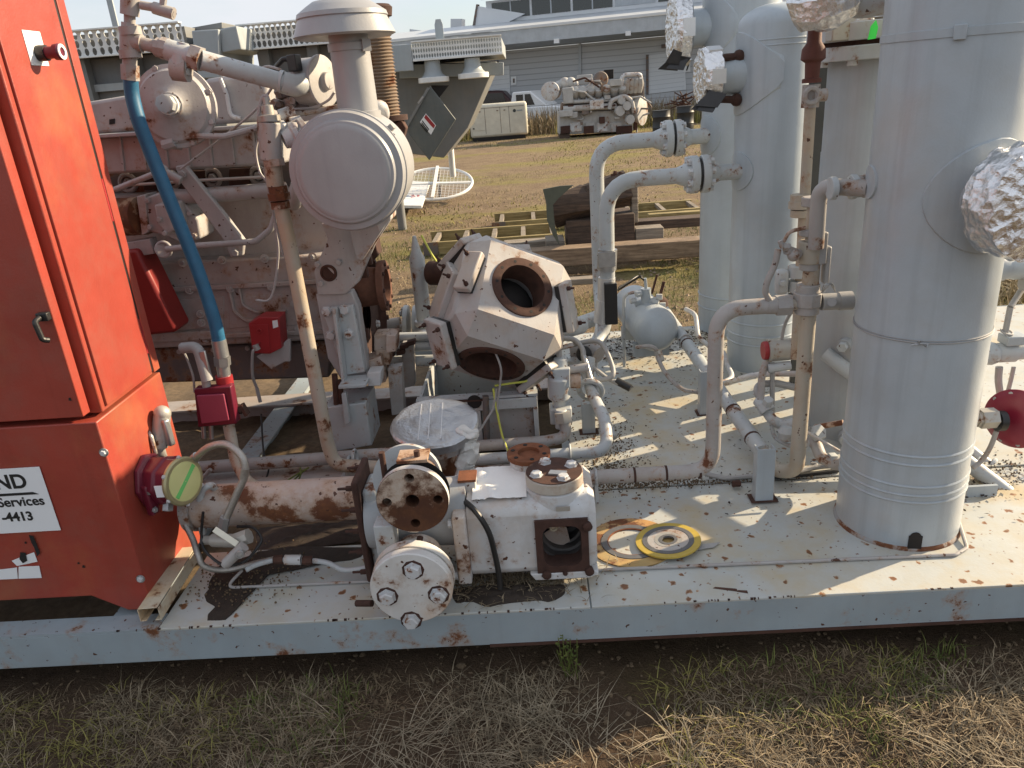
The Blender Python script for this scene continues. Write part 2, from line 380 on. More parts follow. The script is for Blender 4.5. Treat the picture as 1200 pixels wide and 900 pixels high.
# ------------------------------------------------------------------ ground, grass
def ground_mat():
    m, t, bs = newmat('yard_ground'); p = pos(t)
    c = mix(t, ramp(t, nz(t, p, 30, 8, .75), .35, .68), (.075, .05, .032), (.31, .23, .155))
    c = mix(t, ramp(t, nz(t, p, 2.1, 6, .7), .42, .62), c, (.23, .175, .11))
    g = ramp(t, nz(t, pos(t, (.55, 1.0, 1)), .42, 6, .65), .50, .60)
    gc = mix(t, nz(t, p, 3.0, 6, .7), (.12, .125, .035), (.30, .25, .09))
    c = mix(t, math_(t, 'MULTIPLY', g, .8), c, gc)
    c = mix(t, math_(t, 'MULTIPLY', ramp(t, nz(t, p, 170, 2), .60, .66), .5), c, (.36, .28, .2))
    sx = t.nodes.new('ShaderNodeSeparateXYZ'); t.links.new(p, sx.inputs[0])
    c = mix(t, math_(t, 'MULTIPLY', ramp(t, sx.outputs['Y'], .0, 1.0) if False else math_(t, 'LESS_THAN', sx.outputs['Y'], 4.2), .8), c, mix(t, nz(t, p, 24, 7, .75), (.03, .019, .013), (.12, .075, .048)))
    t.links.new(c, bs.inputs['Base Color']); bs.inputs['Roughness'].default_value = .95; bs.inputs['Specular IOR Level'].default_value = .15
    bump(t, bs, mix(t, .5, nz(t, p, 26, 8, .75), nz(t, p, 140, 4, .7)), .9, .03); return m
mGROUND = ground_mat()
def gz(x, y):
    near = 1/(1+((x*x+(y-1.5)**2)/60))
    h = (noise.noise(V((x*1.3, y*1.3, 0)))*.022 + noise.noise(V((x*6, y*6, 3)))*.014 + noise.noise(V((x*17, y*17, 5)))*.006)*near
    t_ = min(1, max(0, (y-1.28)/.42)) if y < 2.6 else max(0, 1-(y-2.6)/.5); bank = .06*t_*t_*(3-2*t_) if -3.4 < x < 3.4 else 0
    return G + h + bank*(.8+.35*noise.noise(V((x*2.2, y*2, 1))))
N = 230
ts = np.linspace(-1, 1, N); sp = np.sinh(ts*8.2)/np.sinh(8.2)*900
M = MB(); vs = []
for j in range(N):
    for i in range(N):
        x, y = sp[i], sp[j]+1.5; vs.append((x, y, gz(x, y)))
M.add(vs, [(j*N+i, j*N+i+1, (j+1)*N+i+1, (j+1)*N+i) for j in range(N-1) for i in range(N-1)])
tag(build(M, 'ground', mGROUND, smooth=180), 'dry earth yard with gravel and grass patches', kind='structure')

def blade_mat(name, c1, c2):
    m, t, bs = newmat(name); p = pos(t)
    t.links.new(mix(t, ramp(t, nz(t, p, 23, 4), .3, .7), c1, c2), bs.inputs['Base Color'])
    bs.inputs['Roughness'].default_value = .7; bs.inputs['Specular IOR Level'].default_value = .25
    return m
mDRY = blade_mat('dry_straw', (.18, .135, .07), (.40, .325, .20))
mSTR = blade_mat('pale_straw', (.15, .12, .08), (.38, .32, .23))
mDRYG = blade_mat('grey_straw', (.10, .078, .052), (.37, .30, .20))
mGRN = blade_mat('green_blades', (.055, .085, .018), (.16, .17, .045))
mOLV = blade_mat('olive_blades', (.13, .13, .035), (.30, .26, .08))
rng = np.random.default_rng(5)
def blades(name, label, mat, x, y, z, hmin, hmax, wid, lean, curl=.5, ang=None):
    n = len(x); h = rng.uniform(hmin, hmax, n)*rng.uniform(.5, 1, n); a = rng.uniform(0, 2*np.pi, n) if ang is None else ang; l = rng.uniform(lean[0], lean[1], n)
    dx, dy = np.cos(a), np.sin(a); b = a+rng.uniform(1.0, 2.1, n); wx, wy = np.cos(b)*wid*.5*rng.uniform(.6, 1.3, n), np.sin(b)*wid*.5
    o = np.stack([x, y, z], 1)
    hor, ver = np.sin(l)*h, np.cos(l)*h
    mid = o+np.stack([dx*hor*.42, dy*hor*.42, ver*.62], 1)
    tip = o+np.stack([dx*hor*(1+curl*.5), dy*hor*(1+curl*.5), ver*(1-curl*.35*np.sin(l))], 1)
    w = np.stack([wx, wy, np.zeros(n)], 1)
    vv = np.stack([o-w, o+w, mid+w*.8, mid-w*.8, tip], 1).reshape(-1, 3)
    k = np.arange(n)*5
    q = np.stack([k, k+1, k+2, k+3], 1); tr = np.stack([k+3, k+2, k+4], 1)
    me = bpy.data.meshes.new(name); me.vertices.add(n*5); me.vertices.foreach_set('co', vv.ravel())
    loops = np.concatenate([q, tr], 1).ravel(); me.loops.add(len(loops)); me.loops.foreach_set('vertex_index', loops)
    st = np.stack([np.arange(n)*7, np.arange(n)*7+4], 1).ravel(); tot = np.tile([4, 3], n)
    me.polygons.add(n*2); me.polygons.foreach_set('loop_start', st); me.polygons.foreach_set('loop_total', tot)
    me.update(); me.validate()
    return tag(link_mesh(name, me, mat, None), label, 'grass', kind='stuff')
def gzv(x, y): return np.array([gz(a, b) for a, b in zip(x, y)])
def clump(n, per, x0, x1, y0, y1, spread, keep=None):
    cx = rng.uniform(x0, x1, n); cy = rng.uniform(y0, y1, n)
    if keep is not None:
        k = np.array([keep(a, b) for a, b in zip(cx, cy)]); cx, cy = cx[k], cy[k]
    x = np.repeat(cx, per)+rng.normal(0, spread, len(cx)*per); y = np.repeat(cy, per)+rng.normal(0, spread, len(cx)*per)
    return x, y
def patch(s, thr, seed=0): return lambda a, b: noise.noise(V((a*s, b*s, seed))) > thr
inskid = lambda x, y: (y > 1.80) & (y < 4.4) & (x < 2.3)
def field(name, label, mat, n, per, box, spread, h, w, lean, keep=None, curl=.5, bundle=None):
    x, y = clump(n, per, *box, spread, keep); ang = None
    if bundle: ang = np.repeat(rng.uniform(0, 2*np.pi, len(x)//per), per)+rng.normal(0, bundle, len(x))
    k = ~inskid(x, y); x, y = x[k], y[k]
    return blades(name, label, mat, x, y, gzv(x, y)-.004, h[0], h[1], w, lean, curl, None if ang is None else ang[k])
# in front of the skid
FR = (-2.3, 2.1, .75, 1.76)
field('dry_grass', 'matted grey dry grass in front of the skid', mDRYG, 4200, 13, FR, .04, (.03, .12), .0025, (.85, 1.55), lambda a, b: noise.noise(V((a*2.9, b*2.9, 1))) > -.02 and b < 1.78-.12*(a > .2), bundle=.9)
field('straw_stalks', 'long pale straw stalks lying before the skid', mSTR, 620, 12, FR, .026, (.09, .25), .0028, (1.1, 1.55), lambda a, b: noise.noise(V((a*2.2, b*2.2, 4))) > -.05 and b < 1.66-.1*(a > .2), .2, .5)
field('green_grass', 'short green grass tufts in front of the skid', mGRN, 1100, 14, FR, .024, (.03, .09), .0028, (.2, 1.2), patch(1.9, .12, 8))
field('olive_grass', 'olive yellow grass in front of the skid', mOLV, 1100, 14, FR, .03, (.03, .10), .0028, (.4, 1.4), patch(2.1, .12, 12))
field('thatch', 'flattened brown grass litter covering the soil before the skid', blade_mat('brown_thatch', (.07, .05, .032), (.28, .21, .13)), 9000, 10, FR, .05, (.015, .07), .003, (.9, 1.56), patch(2.3, -.12, 15))
# the yard behind
field('yard_grass', 'dry yellow grass on the yard behind the skid', mDRY, 5200, 12, (-7, 9, 4.4, 17), .11, (.03, .11), .005, (.5, 1.45), patch(.33, -.02, 3))
field('yard_green_grass', 'green grass growing behind the skid', mGRN, 2600, 14, (-3, 5, 4.35, 10.5), .09, (.03, .12), .005, (.3, 1.2), patch(.5, .02, 6))
field('far_grass', 'yellow green grass across the far yard', mOLV, 6500, 10, (-12, 22, 10, 34), .2, (.03, .10), .014, (.4, 1.3), patch(.16, -.02, 9))
field('brush_grass', 'tall dry brush behind the right end of the skid', mDRY, 900, 26, (1.75, 5.2, 3.0, 7.5), .12, (.12, .42), .009, (.1, 1.1))
field('brush_green', 'green stems within the dry brush at right', mOLV, 300, 20, (1.75, 5.2, 3.0, 7.5), .12, (.1, .35), .009, (.1, .9))
field('wall_weeds', 'tall dry weeds along the warehouse wall', mDRYG, 620, 26, (-4, 22, 29.5, 33), .3, (.4, 1.25), .03, (.0, .5))
field('wall_weeds_green', 'green weeds along the warehouse wall', mOLV, 300, 22, (-6, 22, 28.5, 33), .3, (.3, .8), .03, (.0, .6))

M = MB()
for k in range(2600):
    y = 4.6+R.random()**1.6*9; x = R.uniform(-.35, .4)*y+R.gauss(0, .6); s_ = R.uniform(.008, .024)
    o = V((x, y, gz(x, y))); a = R.uniform(0, 6.28); M.add([o+V((math.cos(a+j*2.09), math.sin(a+j*2.09), 0))*s_ for j in range(3)]+[o+Z_*s_*.8], [(0, 1, 3), (1, 2, 3), (2, 0, 3)])
tag(build(M, 'yard_gravel', plain('pale_gravel', (.30, .23, .165), .9, .5, 6)), 'pale gravel scattered over the yard', 'gravel', kind='stuff')
# clods and stones at the front
M = MB()
for k in range(2600):
    x, y = R.uniform(-2.1, 1.9), R.uniform(.85, 1.95); s = R.uniform(.002, .008)*(1.8 if R.random() < .04 else 1)
    M.ball((x, y, gz(x, y)+s*.2), s, 6, 4, (R.uniform(.7, 1.3), R.uniform(.7, 1.3), R.uniform(.5, .9)))
tag(build(M, 'soil_clods', mDIRT2), 'loose brown soil clods beside the skid', 'soil', kind='stuff')
M = MB()
c = PZ(672, 800, G+.03)
for j in range(30):
    a = R.uniform(0, 6.28); d = R.uniform(0, .06); M.ball(c+V((d*math.cos(a), d*math.sin(a), -.02-d*.2)), R.uniform(.02, .05), 8, 6, (1, 1, .6))
solo(M, 'earth_mound', 'small bare mound of reddish earth in front of the skid', 'mound', plain('red_earth', (.13, .065, .035), .95, .4, 40, b=1), c)

# ------------------------------------------------------------------ skid
SK = thing('skid_frame', 'pale grey steel skid with rust-spotted deck carrying the whole plant', 'skid', (0, 1.78, .10))
YF = 1.782
M = MB().bx(-3.2, 3.0, YF, YF+.008, .10, .212).bx(-3.2, 3.0, YF+.009, YF+.07, .10, .108).bx(-3.2, 3.0, YF+.0085, YF+.07, .206, .2125)
fb = build(M, 'front_beam', mBEAM, SK, bevel=.0025)
build(MB().bx(-3.2, -1.172, YF-.001, YF+.07, .213, .2205), 'beam_flange', mBEAM, SK)
M = MB()
for k in range(150):                                    # ragged rusty lip where the paint left the beam's top edge
    x = R.uniform(-1.3, 1.6)
    if noise.noise(V((x*3, 2, 0))) > -.05: w = R.uniform(.002, .008); M.bx(x, x+w, YF-.0022, YF+.002, .2185+R.uniform(-.004, .001), .2211)
build(M, 'rust_flakes', mRUSTD, fb)['kind'] = 'stuff'
M = MB().bx(-.2, 3, YF-.003, YF+.03, .094, .1035); build(M, 'rusty_edge', mRUST, fb)
def plate(x0, x1, y0, y1, z=DK, t=.008):
    return build(MB().bx(x0, x1, y0, y1, z-t, z), 'deck_plate', mDECK, SK, bevel=.002)
plate(-1.17, .10, YF-.0015, 2.17)
plate(.104, 3.0, YF-.0015, 2.44)
plate(.104, 3.0, 2.444, 4.3, DK+.006)
for x in (-1.30, -.55, .12, 1.5, 2.6):
    build(MB().bx(x-.05, x+.05, YF+.075, 4.28, .201, .2105).bx(x-.004, x+.004, YF+.075, 4.28, .112, .2005).bx(x-.05, x+.05, YF+.075, 4.28, .103, .1115), 'cross_member', mBEAM, SK)
build(MB().bx(-3.2, 3, 4.302, 4.31, .10, .226).bx(-3.2, 3, 4.25, 4.3015, .10, .108), 'rear_beam', mBEAM, SK)
for y in (2.72, 3.55):
    build(MB().bx(-3.2, .10, y-.07, y+.07, .212, .222).bx(-3.2, .10, y-.005, y+.005, .10, .2115), 'engine_rail', mENG, SK)
# soil that fills the bays under the engine
M = MB(); nx, ny = 90, 60; vs = []
for j in range(ny):
    for i in range(nx):
        x = -3.2+i/(nx-1)*3.29; y = 2.175+j/(ny-1)*2.06
        y = y if x > -1.2 else 1.86+(y-2.175)*(2.06+.315)/2.06; vs.append((x, y, .135+noise.noise(V((x*4, y*4, 1)))*.025+noise.noise(V((x*15, y*15, 2)))*.012+noise.noise(V((x*40, y*40, 4)))*.006))  # left part of the soil added forward under the cabinet to block sunlight
M.add(vs, [(j*nx+i, j*nx+i+1, (j+1)*nx+i+1, (j+1)*nx+i) for j in range(ny-1) for i in range(nx-1)])
tag(build(M, 'bay_soil', mDIRT2, smooth=180), 'dark soil lying in the skid bays under the engine', 'soil', kind='stuff')
# grit, leaf flakes and dirt drifts on the deck
M = MB()
def flake(x, y, z, s):
    a = R.uniform(0, 6.3); b = a+R.uniform(1.2, 1.9); t = R.uniform(-.3, .3)
    u = V((math.cos(a), math.sin(a), t))*s; w = V((math.cos(b), math.sin(b), R.uniform(-.3, .3)))*s*R.uniform(.35, .8); o = V((x, y, z))
    M.add([o-u, o+w*.6, o+u, o-w], [(0, 1, 2, 3)])
def drift(cx, cy, sx, sy, n, z=DK+.008, smin=.004, smax=.012):
    for k in range(n):
        x, y = R.gauss(cx, sx), R.gauss(cy, sy)
        if .11 < x < 2.3 and 1.86 < y < 4.25: flake(x, y, z+R.uniform(0, .004), R.uniform(smin, smax))
drift(.75, 4.05, .5, .14, 1300, smax=.016); drift(.55, 3.75, .25, .25, 220, smax=.011); drift(.8, 3.3, .4, .4, 130, smax=.009); drift(.9, 2.65, .35, .25, 150, smax=.009)
drift(.45, 2.46, .25, .02, 120, smax=.005); drift(.3, 2.6, .08, .08, 70, smax=.006); drift(.3, 3.1, .08, .3, 70, smax=.007); drift(1.5, 2.35, .3, .1, 300, smax=.012); drift(.8, 2.1, .5, .18, 30, smax=.004)
tag(build(M, 'leaf_litter', plain('dark_leaf_flakes', (.035, .022, .015), .85, .4, 60)), 'dark leaf flakes and grit scattered on the deck', 'litter', kind='stuff')
M = MB()
for (cx, cy, sx, sy, n) in ((.45, 2.452, .3, .018, 900), (.26, 2.75, .07, .2, 700), (.22, 2.55, .07, .05, 450), (-.2, 1.95, .12, .05, 900), (-1.0, 2.0, .1, .1, 400), (.8, 4.1, .5, .1, 900), (1.55, 2.42, .25, .06, 600)):
    for k in range(n):
        x, y = R.gauss(cx, sx), R.gauss(cy, sy)
        if y > 1.86: s = R.uniform(.001, .0042); M.ball((x, y, DK+.007+s*.3), s, 5, 3)
tag(build(M, 'deck_dirt', mDIRT2), 'brown grit drifted along the deck seams', 'dirt', kind='stuff')
M = MB()
def crust(pts, z, n=44, amp=.03, h=.012):
    q = [PZ(a, b, z) for a, b in pts]; cx = sum(p.x for p in q)/len(q); cy = sum(p.y for p in q)/len(q)
    per = [q[int(i*len(q)/n)].lerp(q[(int(i*len(q)/n)+1) % len(q)], (i*len(q)/n) % 1) for i in range(n)]
    vs = [(cx, cy, z+h)]; fs = []
    for j in range(1, 7):
        for i, p in enumerate(per):
            t = j/6; x = cx+(p.x-cx)*t; y = cy+(p.y-cy)*t
            w = noise.noise(V((x*18, y*18, 3)))*amp*t; x += w; y = max(1.80, y+noise.noise(V((x*18, y*18, 9)))*amp*t*.6)
            vs.append((x, y, z+(h*(.6+.9*abs(noise.noise(V((x*30, y*30, 1)))))*(1-t**3) if j < 6 else -.0005)))
    for i in range(n): fs.append((0, 1+i, 1+(i+1) % n))
    for j in range(5):
        for i in range(n): fs.append((1+j*n+i, 1+(j+1)*n+i, 1+(j+1)*n+(i+1) % n, 1+j*n+(i+1) % n))
    M.add(vs, fs)
crust([(528, 692), (580, 682), (640, 684), (672, 690), (655, 702), (620, 708), (575, 709), (540, 708)], DK, amp=.05, h=.016)
crust([(243, 730), (238, 690), (262, 655), (330, 640), (436, 640), (428, 652), (330, 668), (288, 690), (262, 731)], DK, h=.006)
crust([(300, 655), (435, 630), (436, 608), (300, 620)], DK-.03, h=.03)
tag(build(M, 'oily_soil', plain('oily_soil_dark', (.035, .024, .017), .8, .5, 45, b=.8), smooth=180), 'dark oily soil caked on the front deck', 'soil', kind='stuff')
x = rng.normal(-.12, .12, 900); y = np.clip(rng.normal(1.93, .05, 900), 1.80, 2.1)
blades('dead_twigs', 'dead grass roots caught under the white valve body', mDRYG, x, y, np.full(900, .225), .02, .07, .003, (.9, 1.55))
M = MB(); b0 = P(662, 750, 1.765)
for k in range(10):
    q = b0+V((R.gauss(0, .018), R.gauss(0, .006), 0)); q.z = G+.02; h = R.uniform(.10, .22); e = q+V((R.gauss(0, .025), R.gauss(-.01, .01), h))
    M.tube([q, (q+e)/2+V((R.gauss(0, .01), 0, 0)), e], .0012, 4)
    for j in range(5):
        w = q.lerp(e, R.uniform(.45, 1)); a = R.uniform(0, 6.28); d = V((math.cos(a), math.sin(a)*.6, .3))*.014; n_ = V((-d.y, d.x, 0))*.35
        M.add([w, w+d*.5+n_, w+d, w+d*.5-n_], [(0, 1, 2, 3)])
solo(M, 'weed_plant', 'small green weed growing against the front beam', 'weed', mGRN, b0)

# ------------------------------------------------------------------ upright vessels
def shell(name, M, mat, T): return build(M, name, mat, T, smooth=30)
def ridge(z, w=.012, h=.006, r=.18): return [(z-w, r), (z-w*.4, r+h), (z+w*.4, r+h), (z+w, r)]
def vessel(label, c, r, top, ridges, mat, dome=True, base=DK+.006, flangetop=False):
    T = thing('pressure_vessel', label, 'vessel', (c[0], c[1], base), 'upright pressure vessels on the deck')
    pr = [(base, r)]
    for z in ridges: pr += ridge(z, .011, .0045, r)
    if dome:
        pr += [(top-r*.55, r)]
        for k in range(1, 9): a = k/9*math.pi/2; pr.append((top-r*.55+math.sin(a)*r*.55, r*math.cos(a)))
        pr.append((top, .002))
    else: pr.append((top, r))
    shell('shell', MB().lathe((c[0], c[1], 0), Z_, pr, 72), mat, T)
    return T
C4, R4 = V((1.128, 2.147, 0)), .181
V4 = vessel('largest grey vessel at right with a crinkled foil-capped nozzle', C4, R4, 2.35, [], mVES, base=DK)
zz = [P(1052, y, 1.97).z for y in (538, 548, 573, 583, 591)]
for z in zz: build(MB().torus((C4.x, C4.y, z), Z_, R4-.001, .0048, 64, 6), 'weld_band', mVES, V4)
build(MB().lathe((C4.x, C4.y, DK), Z_, [(0, R4+.007), (.006, R4+.006), (.012, R4)], 64, False), 'rusty_foot_weld', paint('rusty_weld', (.3, .3, .3), .8, .7, 12), V4)
nd = (P(1072, 634, 1.97)-C4); nd.z = 0; nd.normalize(); sd = Z_.cross(nd)
zc = DK+.045
build(MB().obx(C4+nd*(R4-.01)+Z_*(DK+.026), nd*.0135, sd*.019, Z_*.026).cyl(C4+nd*(R4-.0235)+Z_*(DK+.048), C4+nd*(R4+.0032)+Z_*(DK+.048), .0165, n=16), 'drain_slot', mHOLE, V4)
# strap wire and upper band
zs = P(1060, 405, 1.97).z
sw = build(MB().torus((C4.x, C4.y, zs), Z_, R4+.002, .0022, 64, 5).torus((C4.x, C4.y, zs+.006), Z_, R4+.002, .0016, 64, 5), 'tie_wire', mGREY, V4)
d = (P(1078, 411, 1.97)-C4); d.z = 0; d.normalize()
M = MB()
for k in range(5): a = R.uniform(0, 6.28); M.tube([C4+d*(R4+.004)+Z_*zs, C4+d*(R4+.012)+Z_*(zs+R.uniform(-.012, .012))+Z_.cross(d)*R.uniform(-.03, .03), C4+d*(R4+.006)+Z_*zs+Z_.cross(d)*R.uniform(-.03, .03)], .0016, 5)
build(M, 'wire_twist', mGALV, sw)
zb = P(1110, 44, 1.97).z
bd = build(MB().lathe((C4.x, C4.y, zb), Z_, [(0, R4), (.001, R4+.003), (.02, R4+.003), (.021, R4)], 64, False), 'steel_band', mVES, V4)
d = (P(1125, 41, 1.97)-C4); d.z = 0; d.normalize()
build(MB().obx(C4+d*(R4+.005)+Z_*(zb+.01), d*.005, Z_.cross(d)*.014, Z_*.017), 'band_buckle', mVES, bd, bevel=.002)
# foil-capped nozzle
nd = V((.25, -.97, 0)).normalized(); nz_ = P(1140, 232, 1.98).z
build(MB().saddle(C4+Z_*nz_, R4, nd, .142, .007), 'nozzle_pad', mVES, V4)
build(MB().cyl(C4+nd*.15+Z_*nz_, C4+nd*.235+Z_*nz_, .085, n=32), 'nozzle_neck', mVES, V4)
M = MB().lathe(C4+nd*.232+Z_*nz_, nd, [(-.03+.03*k/5, .085+.052*math.sin(k/5*1.57)) for k in range(5)]+[(.09*k/12, .137+.005*math.sin(k/12*3.1)) for k in range(12)]+[(.09+.02*math.sin(k/14*1.57), .137*(1-k/14)+.002) for k in range(15)], 110)
ax = C4+Z_*nz_
for i, v in enumerate(M.v):
    n1 = -abs(noise.noise(v*22))*.014+noise.noise(v*50)*.004+abs(noise.noise(v*110))*.002
    rad = (v-ax); rad -= nd*rad.dot(nd); M.v[i] = v+rad.normalized()*n1*(1 if rad.length > .02 else 0)+nd*(noise.noise(v*35+V((5, 1, 2)))*.008-abs(noise.noise(v*60))*.005)
build(M, 'foil_cap', mFOIL, V4, smooth=12)
# conduit running down its right side
M = MB(); q = [C4+V((R4*1.01*math.cos(a), R4*1.01*math.sin(a), 0)) for a in (math.radians(-2),)][0]
M.tube([q+Z_*2.2, q+Z_*(DK+.03), PZ(1133, 642, DK+.006), PZ(1120, 650, DK+.006), PZ(700, 668, DK+.006), PZ(560, 672, DK+.006)], .0055, 8, .02)
solo(M, 'copper_line', 'thin painted tube running down the largest vessel and along the deck edge', 'tube', mPIPE_D, q+Z_*DK)

C2, R2 = V((1.118, 3.63, 0)), .163
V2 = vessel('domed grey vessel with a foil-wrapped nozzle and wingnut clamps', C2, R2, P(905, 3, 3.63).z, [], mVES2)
for y in (383, 397, 407): build(MB().torus((C2.x, C2.y, P(890, y, 3.47).z), Z_, R2, .005, 56, 6), 'weld_band', mVES2, V2)
for y in (46, 53): build(MB().torus((C2.x, C2.y, P(900, y, 3.47).z), Z_, R2-.001, .004, 56, 6), 'weld_band', mVES2, V2)
C1, R1 = V((1.135, 4.26, 0)), .19
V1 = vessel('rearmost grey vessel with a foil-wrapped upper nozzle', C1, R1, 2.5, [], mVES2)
for y in (352, 366): build(MB().torus((C1.x, C1.y, P(830, y, 4.1).z), Z_, R1, .005, 56, 6), 'weld_band', mVES2, V1)
C3, R3 = V((1.262, 2.86, 0)), .185
z3 = P(985, 72, 2.75).z
V3 = vessel('grey vessel with bolted top flange, standing behind the largest vessel', C3, R3, z3, [], mVES, dome=False)
for k, (a, b, rr) in enumerate(((0, .045, .262), (.060, .115, .262))):
    build(MB().lathe((C3.x, C3.y, z3), Z_, [(a, rr), (b, rr)], 56), 'top_flange', mPIPE, V3, bevel=.003)
build(MB().lathe((C3.x, C3.y, z3), Z_, [(.044, .235), (.061, .235)], 40), 'flange_gasket', mRUSTD, V3)
for p in ringpts((C3.x, C3.y, z3), Z_, .235, 12, .2):
    bolt(V3, p+Z_*.115, Z_, .018, mBOLT); bolt(V3, p, -Z_, .018, mBOLT)
M = MB().obx(P(990, 30, 2.72), (.05, 0, 0), (0, .03, 0), (0, 0, .045)).obx(P(1012, 34, 2.72), (.02, 0, 0), (0, .03, 0), (0, 0, .03)); build(M, 'lifting_bracket', mZINC, V3, bevel=.004)
build(MB().prism([(-.03, -.06), (.03, -.055), (.04, .02), (.02, .07), (-.015, .03)], P(1022, 36, 2.6), X_*.4, Z_*.42, .004), 'tape_tag', mTAPE, V3)
for (px, py) in ((988, 406), (990, 512)):
    q = P(px, py, 2.68); dd = (q-C3); dd.z = 0; dd.normalize(); s_ = C3+dd*R3; s_.z = q.z
    cp = build(MB().cyl(s_-dd*.02, s_+dd*.035, .024), 'coupling', mVES, V3); build(MB().hexp(s_+dd*.035, dd, .019, .022), 'plug', mPIPE, cp)
# foil flange leaning out of the top of the frame between the middle vessels
q0 = P(985, 8, 2.5)
T = thing('elbow_nozzle', 'foil-covered elbow nozzle hanging at the top beside the flanged vessel', 'nozzle', q0)
M = MB().tube([V((C4.x, 2.25, P(1075, -15, 2.4).z)), P(1060, -12, 2.4), P(1010, -2, 2.45), P(972, -12, 2.5)], .055, 16, .08); build(M, 'elbow', mPIPE, T)
M = MB().lathe(P(972, 3, 2.5), (-.35, -.25, .9), [(-.05, .07), (-.04, .10), (0, .112), (.05, .112), (.06, .10)], 36)
for i, v in enumerate(M.v): M.v[i] = v+V((noise.noise(v*25), noise.noise(v*25+V((3, 1, 0))), noise.noise(v*25+V((7, 7, 0)))))*.012
build(M, 'foil_cap', mFOIL, T, smooth=12)

# foil nozzles, clamps and flanged outlets on the two rear vessels
def foil_nozzle(T, c, r, px, py, Yq, rn, rf, dirv, wing):
    d = V(dirv).normalized(); q = P(px, py, Yq); z = q.z
    build(MB().saddle(c+Z_*z, r, d, rn*2.0, .006), 'nozzle_pad', mVES2, T)
    L = (q-c); L.z = 0; L = L.length
    build(MB().cyl(c+d*(r-.03)+Z_*z, c+d*L+Z_*z, rn, n=28), 'nozzle_neck', mVES2, T)
    M = MB().lathe(c+d*L+Z_*z, d, [(-.04, rf*.9), (-.03, rf), (-.01, rf*1.01), (.005, rf*1.02), (.02, rf*1.02), (.035, rf*.97)]+[(.045+.002*(1-k/10), rf*.95*k/10+.002) for k in range(10, -1, -1)], 72)
    for i, v in enumerate(M.v): M.v[i] = v+V((noise.noise(v*34), noise.noise(v*34+V((3, 1, 0))), noise.noise(v*34+V((7, 7, 0)))))*.007+V((noise.noise(v*80), noise.noise(v*80+V((3, 1, 0))), 0))*.003
    fc = build(M, 'foil_cap', mFOIL, T, smooth=14)
    for k in range(5):
        a = k*1.256; s_ = c+d*(L-.01)+Z_*z+(Z_.cross(d)*math.cos(a)+Z_*math.sin(a))*rf
        build(MB().obx(s_, d*.03, (Z_.cross(d)*-math.sin(a)+Z_*math.cos(a))*rf*.25, (Z_.cross(d)*math.cos(a)+Z_*math.sin(a))*.004), 'foil_tape', mFOILD, fc)
    for (wx, wy, ex, ey) in wing:
        build(MB().tube([P(wx, wy, c.y-.05), P(ex, ey, c.y-.08)], .016, 8).ball(P(wx, wy, c.y-.05), .028, 8, 6), 'wing_clamp', mRUSTD, T)
foil_nozzle(V1, C1, R1, 799, 34, 4.22, .088, .165, (-1, -.02, 0), [])
foil_nozzle(V2, C2, R2, 833, 90, 3.6, .085, .118, (-1, -.04, 0), [(866, 66, 845, 68), (863, 117, 840, 116)])
mWRAP = plain('torn_black_wrap', (.03, .03, .033), .4, .3, 30)
for (px, py) in ((828, 120), (790, 72)):
    M = MB(); q = P(px, py, 3.5 if px > 800 else 4.0)
    for k in range(4): M.prism([(-.05+R.uniform(-.02, .02), -.02), (.03, -.035), (.06+R.uniform(-.02, .02), .02), (0, .04)], q+V((R.gauss(0, .015), R.gauss(0, .01), R.gauss(0, .01))), X_, (Z_+V((0, R.uniform(-.5, .5), 0))).normalized(), .003)
    build(M, 'torn_wrap', mWRAP, V2 if px > 800 else V1)
def flanged_outlet(c, r, pts, rp, label, fx, T):
    # pts run from the vessel out; fx: pixel positions of the flange pair
    Tp = thing('flanged_pipe', label, 'pipe', pts[-1], 'bent flanged pipes of the rear vessels')
    build(MB().tube(pts, rp, 18, .16), 'pipe', mPIPE, Tp)
    d = (pts[1]-pts[0]).normalized()
    for k, off in enumerate((-.036, .014)):
        q = fx+d*off; f = build(MB().lathe(q, d, [(0, rp*2.35), (.036, rp*2.35)], 30), 'flange', mPIPE, Tp, bevel=.004)
        for p in ringpts(q, d, rp*1.85, 8, .3): bolt(f, p+(d*.036 if k else V()), d if k else -d, .016, mBOLT, h=1.3)
    build(MB().lathe(fx, d, [(-.002, rp*2.0), (.016, rp*2.0)], 24), 'gasket', mBLK, Tp)
    build(MB().lathe(fx+d*.050, d, [(0, rp*1.6), (.06, rp*1.04)], 24), 'weld_neck', mPIPE, Tp)
    build(MB().lathe(fx-d*.036, -d, [(0, rp*1.6), (.05, rp*1.04)], 24), 'weld_neck', mPIPE, Tp)
    return Tp
ya = 3.58
fA = P(821, 204, ya); dA = V((-1, 0, 0))
flanged_outlet(C2, R2, [V((C2.x-R2+.02, ya, fA.z)), V((P(710, 215, ya).x, ya, fA.z)), P(712, 330, ya), P(708, 395, ya), P(668, 432, 3.2)], .036, 'bent grey flanged pipe from the domed vessel, lower of the pair', fA, V2)
build(MB().saddle(V((C2.x, C2.y, fA.z)), R2, (-1, -.3, 0), .085), 'nozzle_pad', mVES2, V2)
yb = 4.2; fB = P(790, 162, yb)
flanged_outlet(C1, R1, [V((C1.x-R1+.02, yb, fB.z)), V((P(698, 175, yb).x, yb, fB.z)), V((P(698, 175, yb).x, yb, .5)), P(706, 370, 4.0), P(665, 385, 3.7)], .040, 'bent grey flanged pipe from the rearmost vessel, upper of the pair', fB, V1)
build(MB().saddle(V((C1.x, C1.y, fB.z)), R1, (-1, -.3, 0), .10), 'nozzle_pad', mVES2, V1)
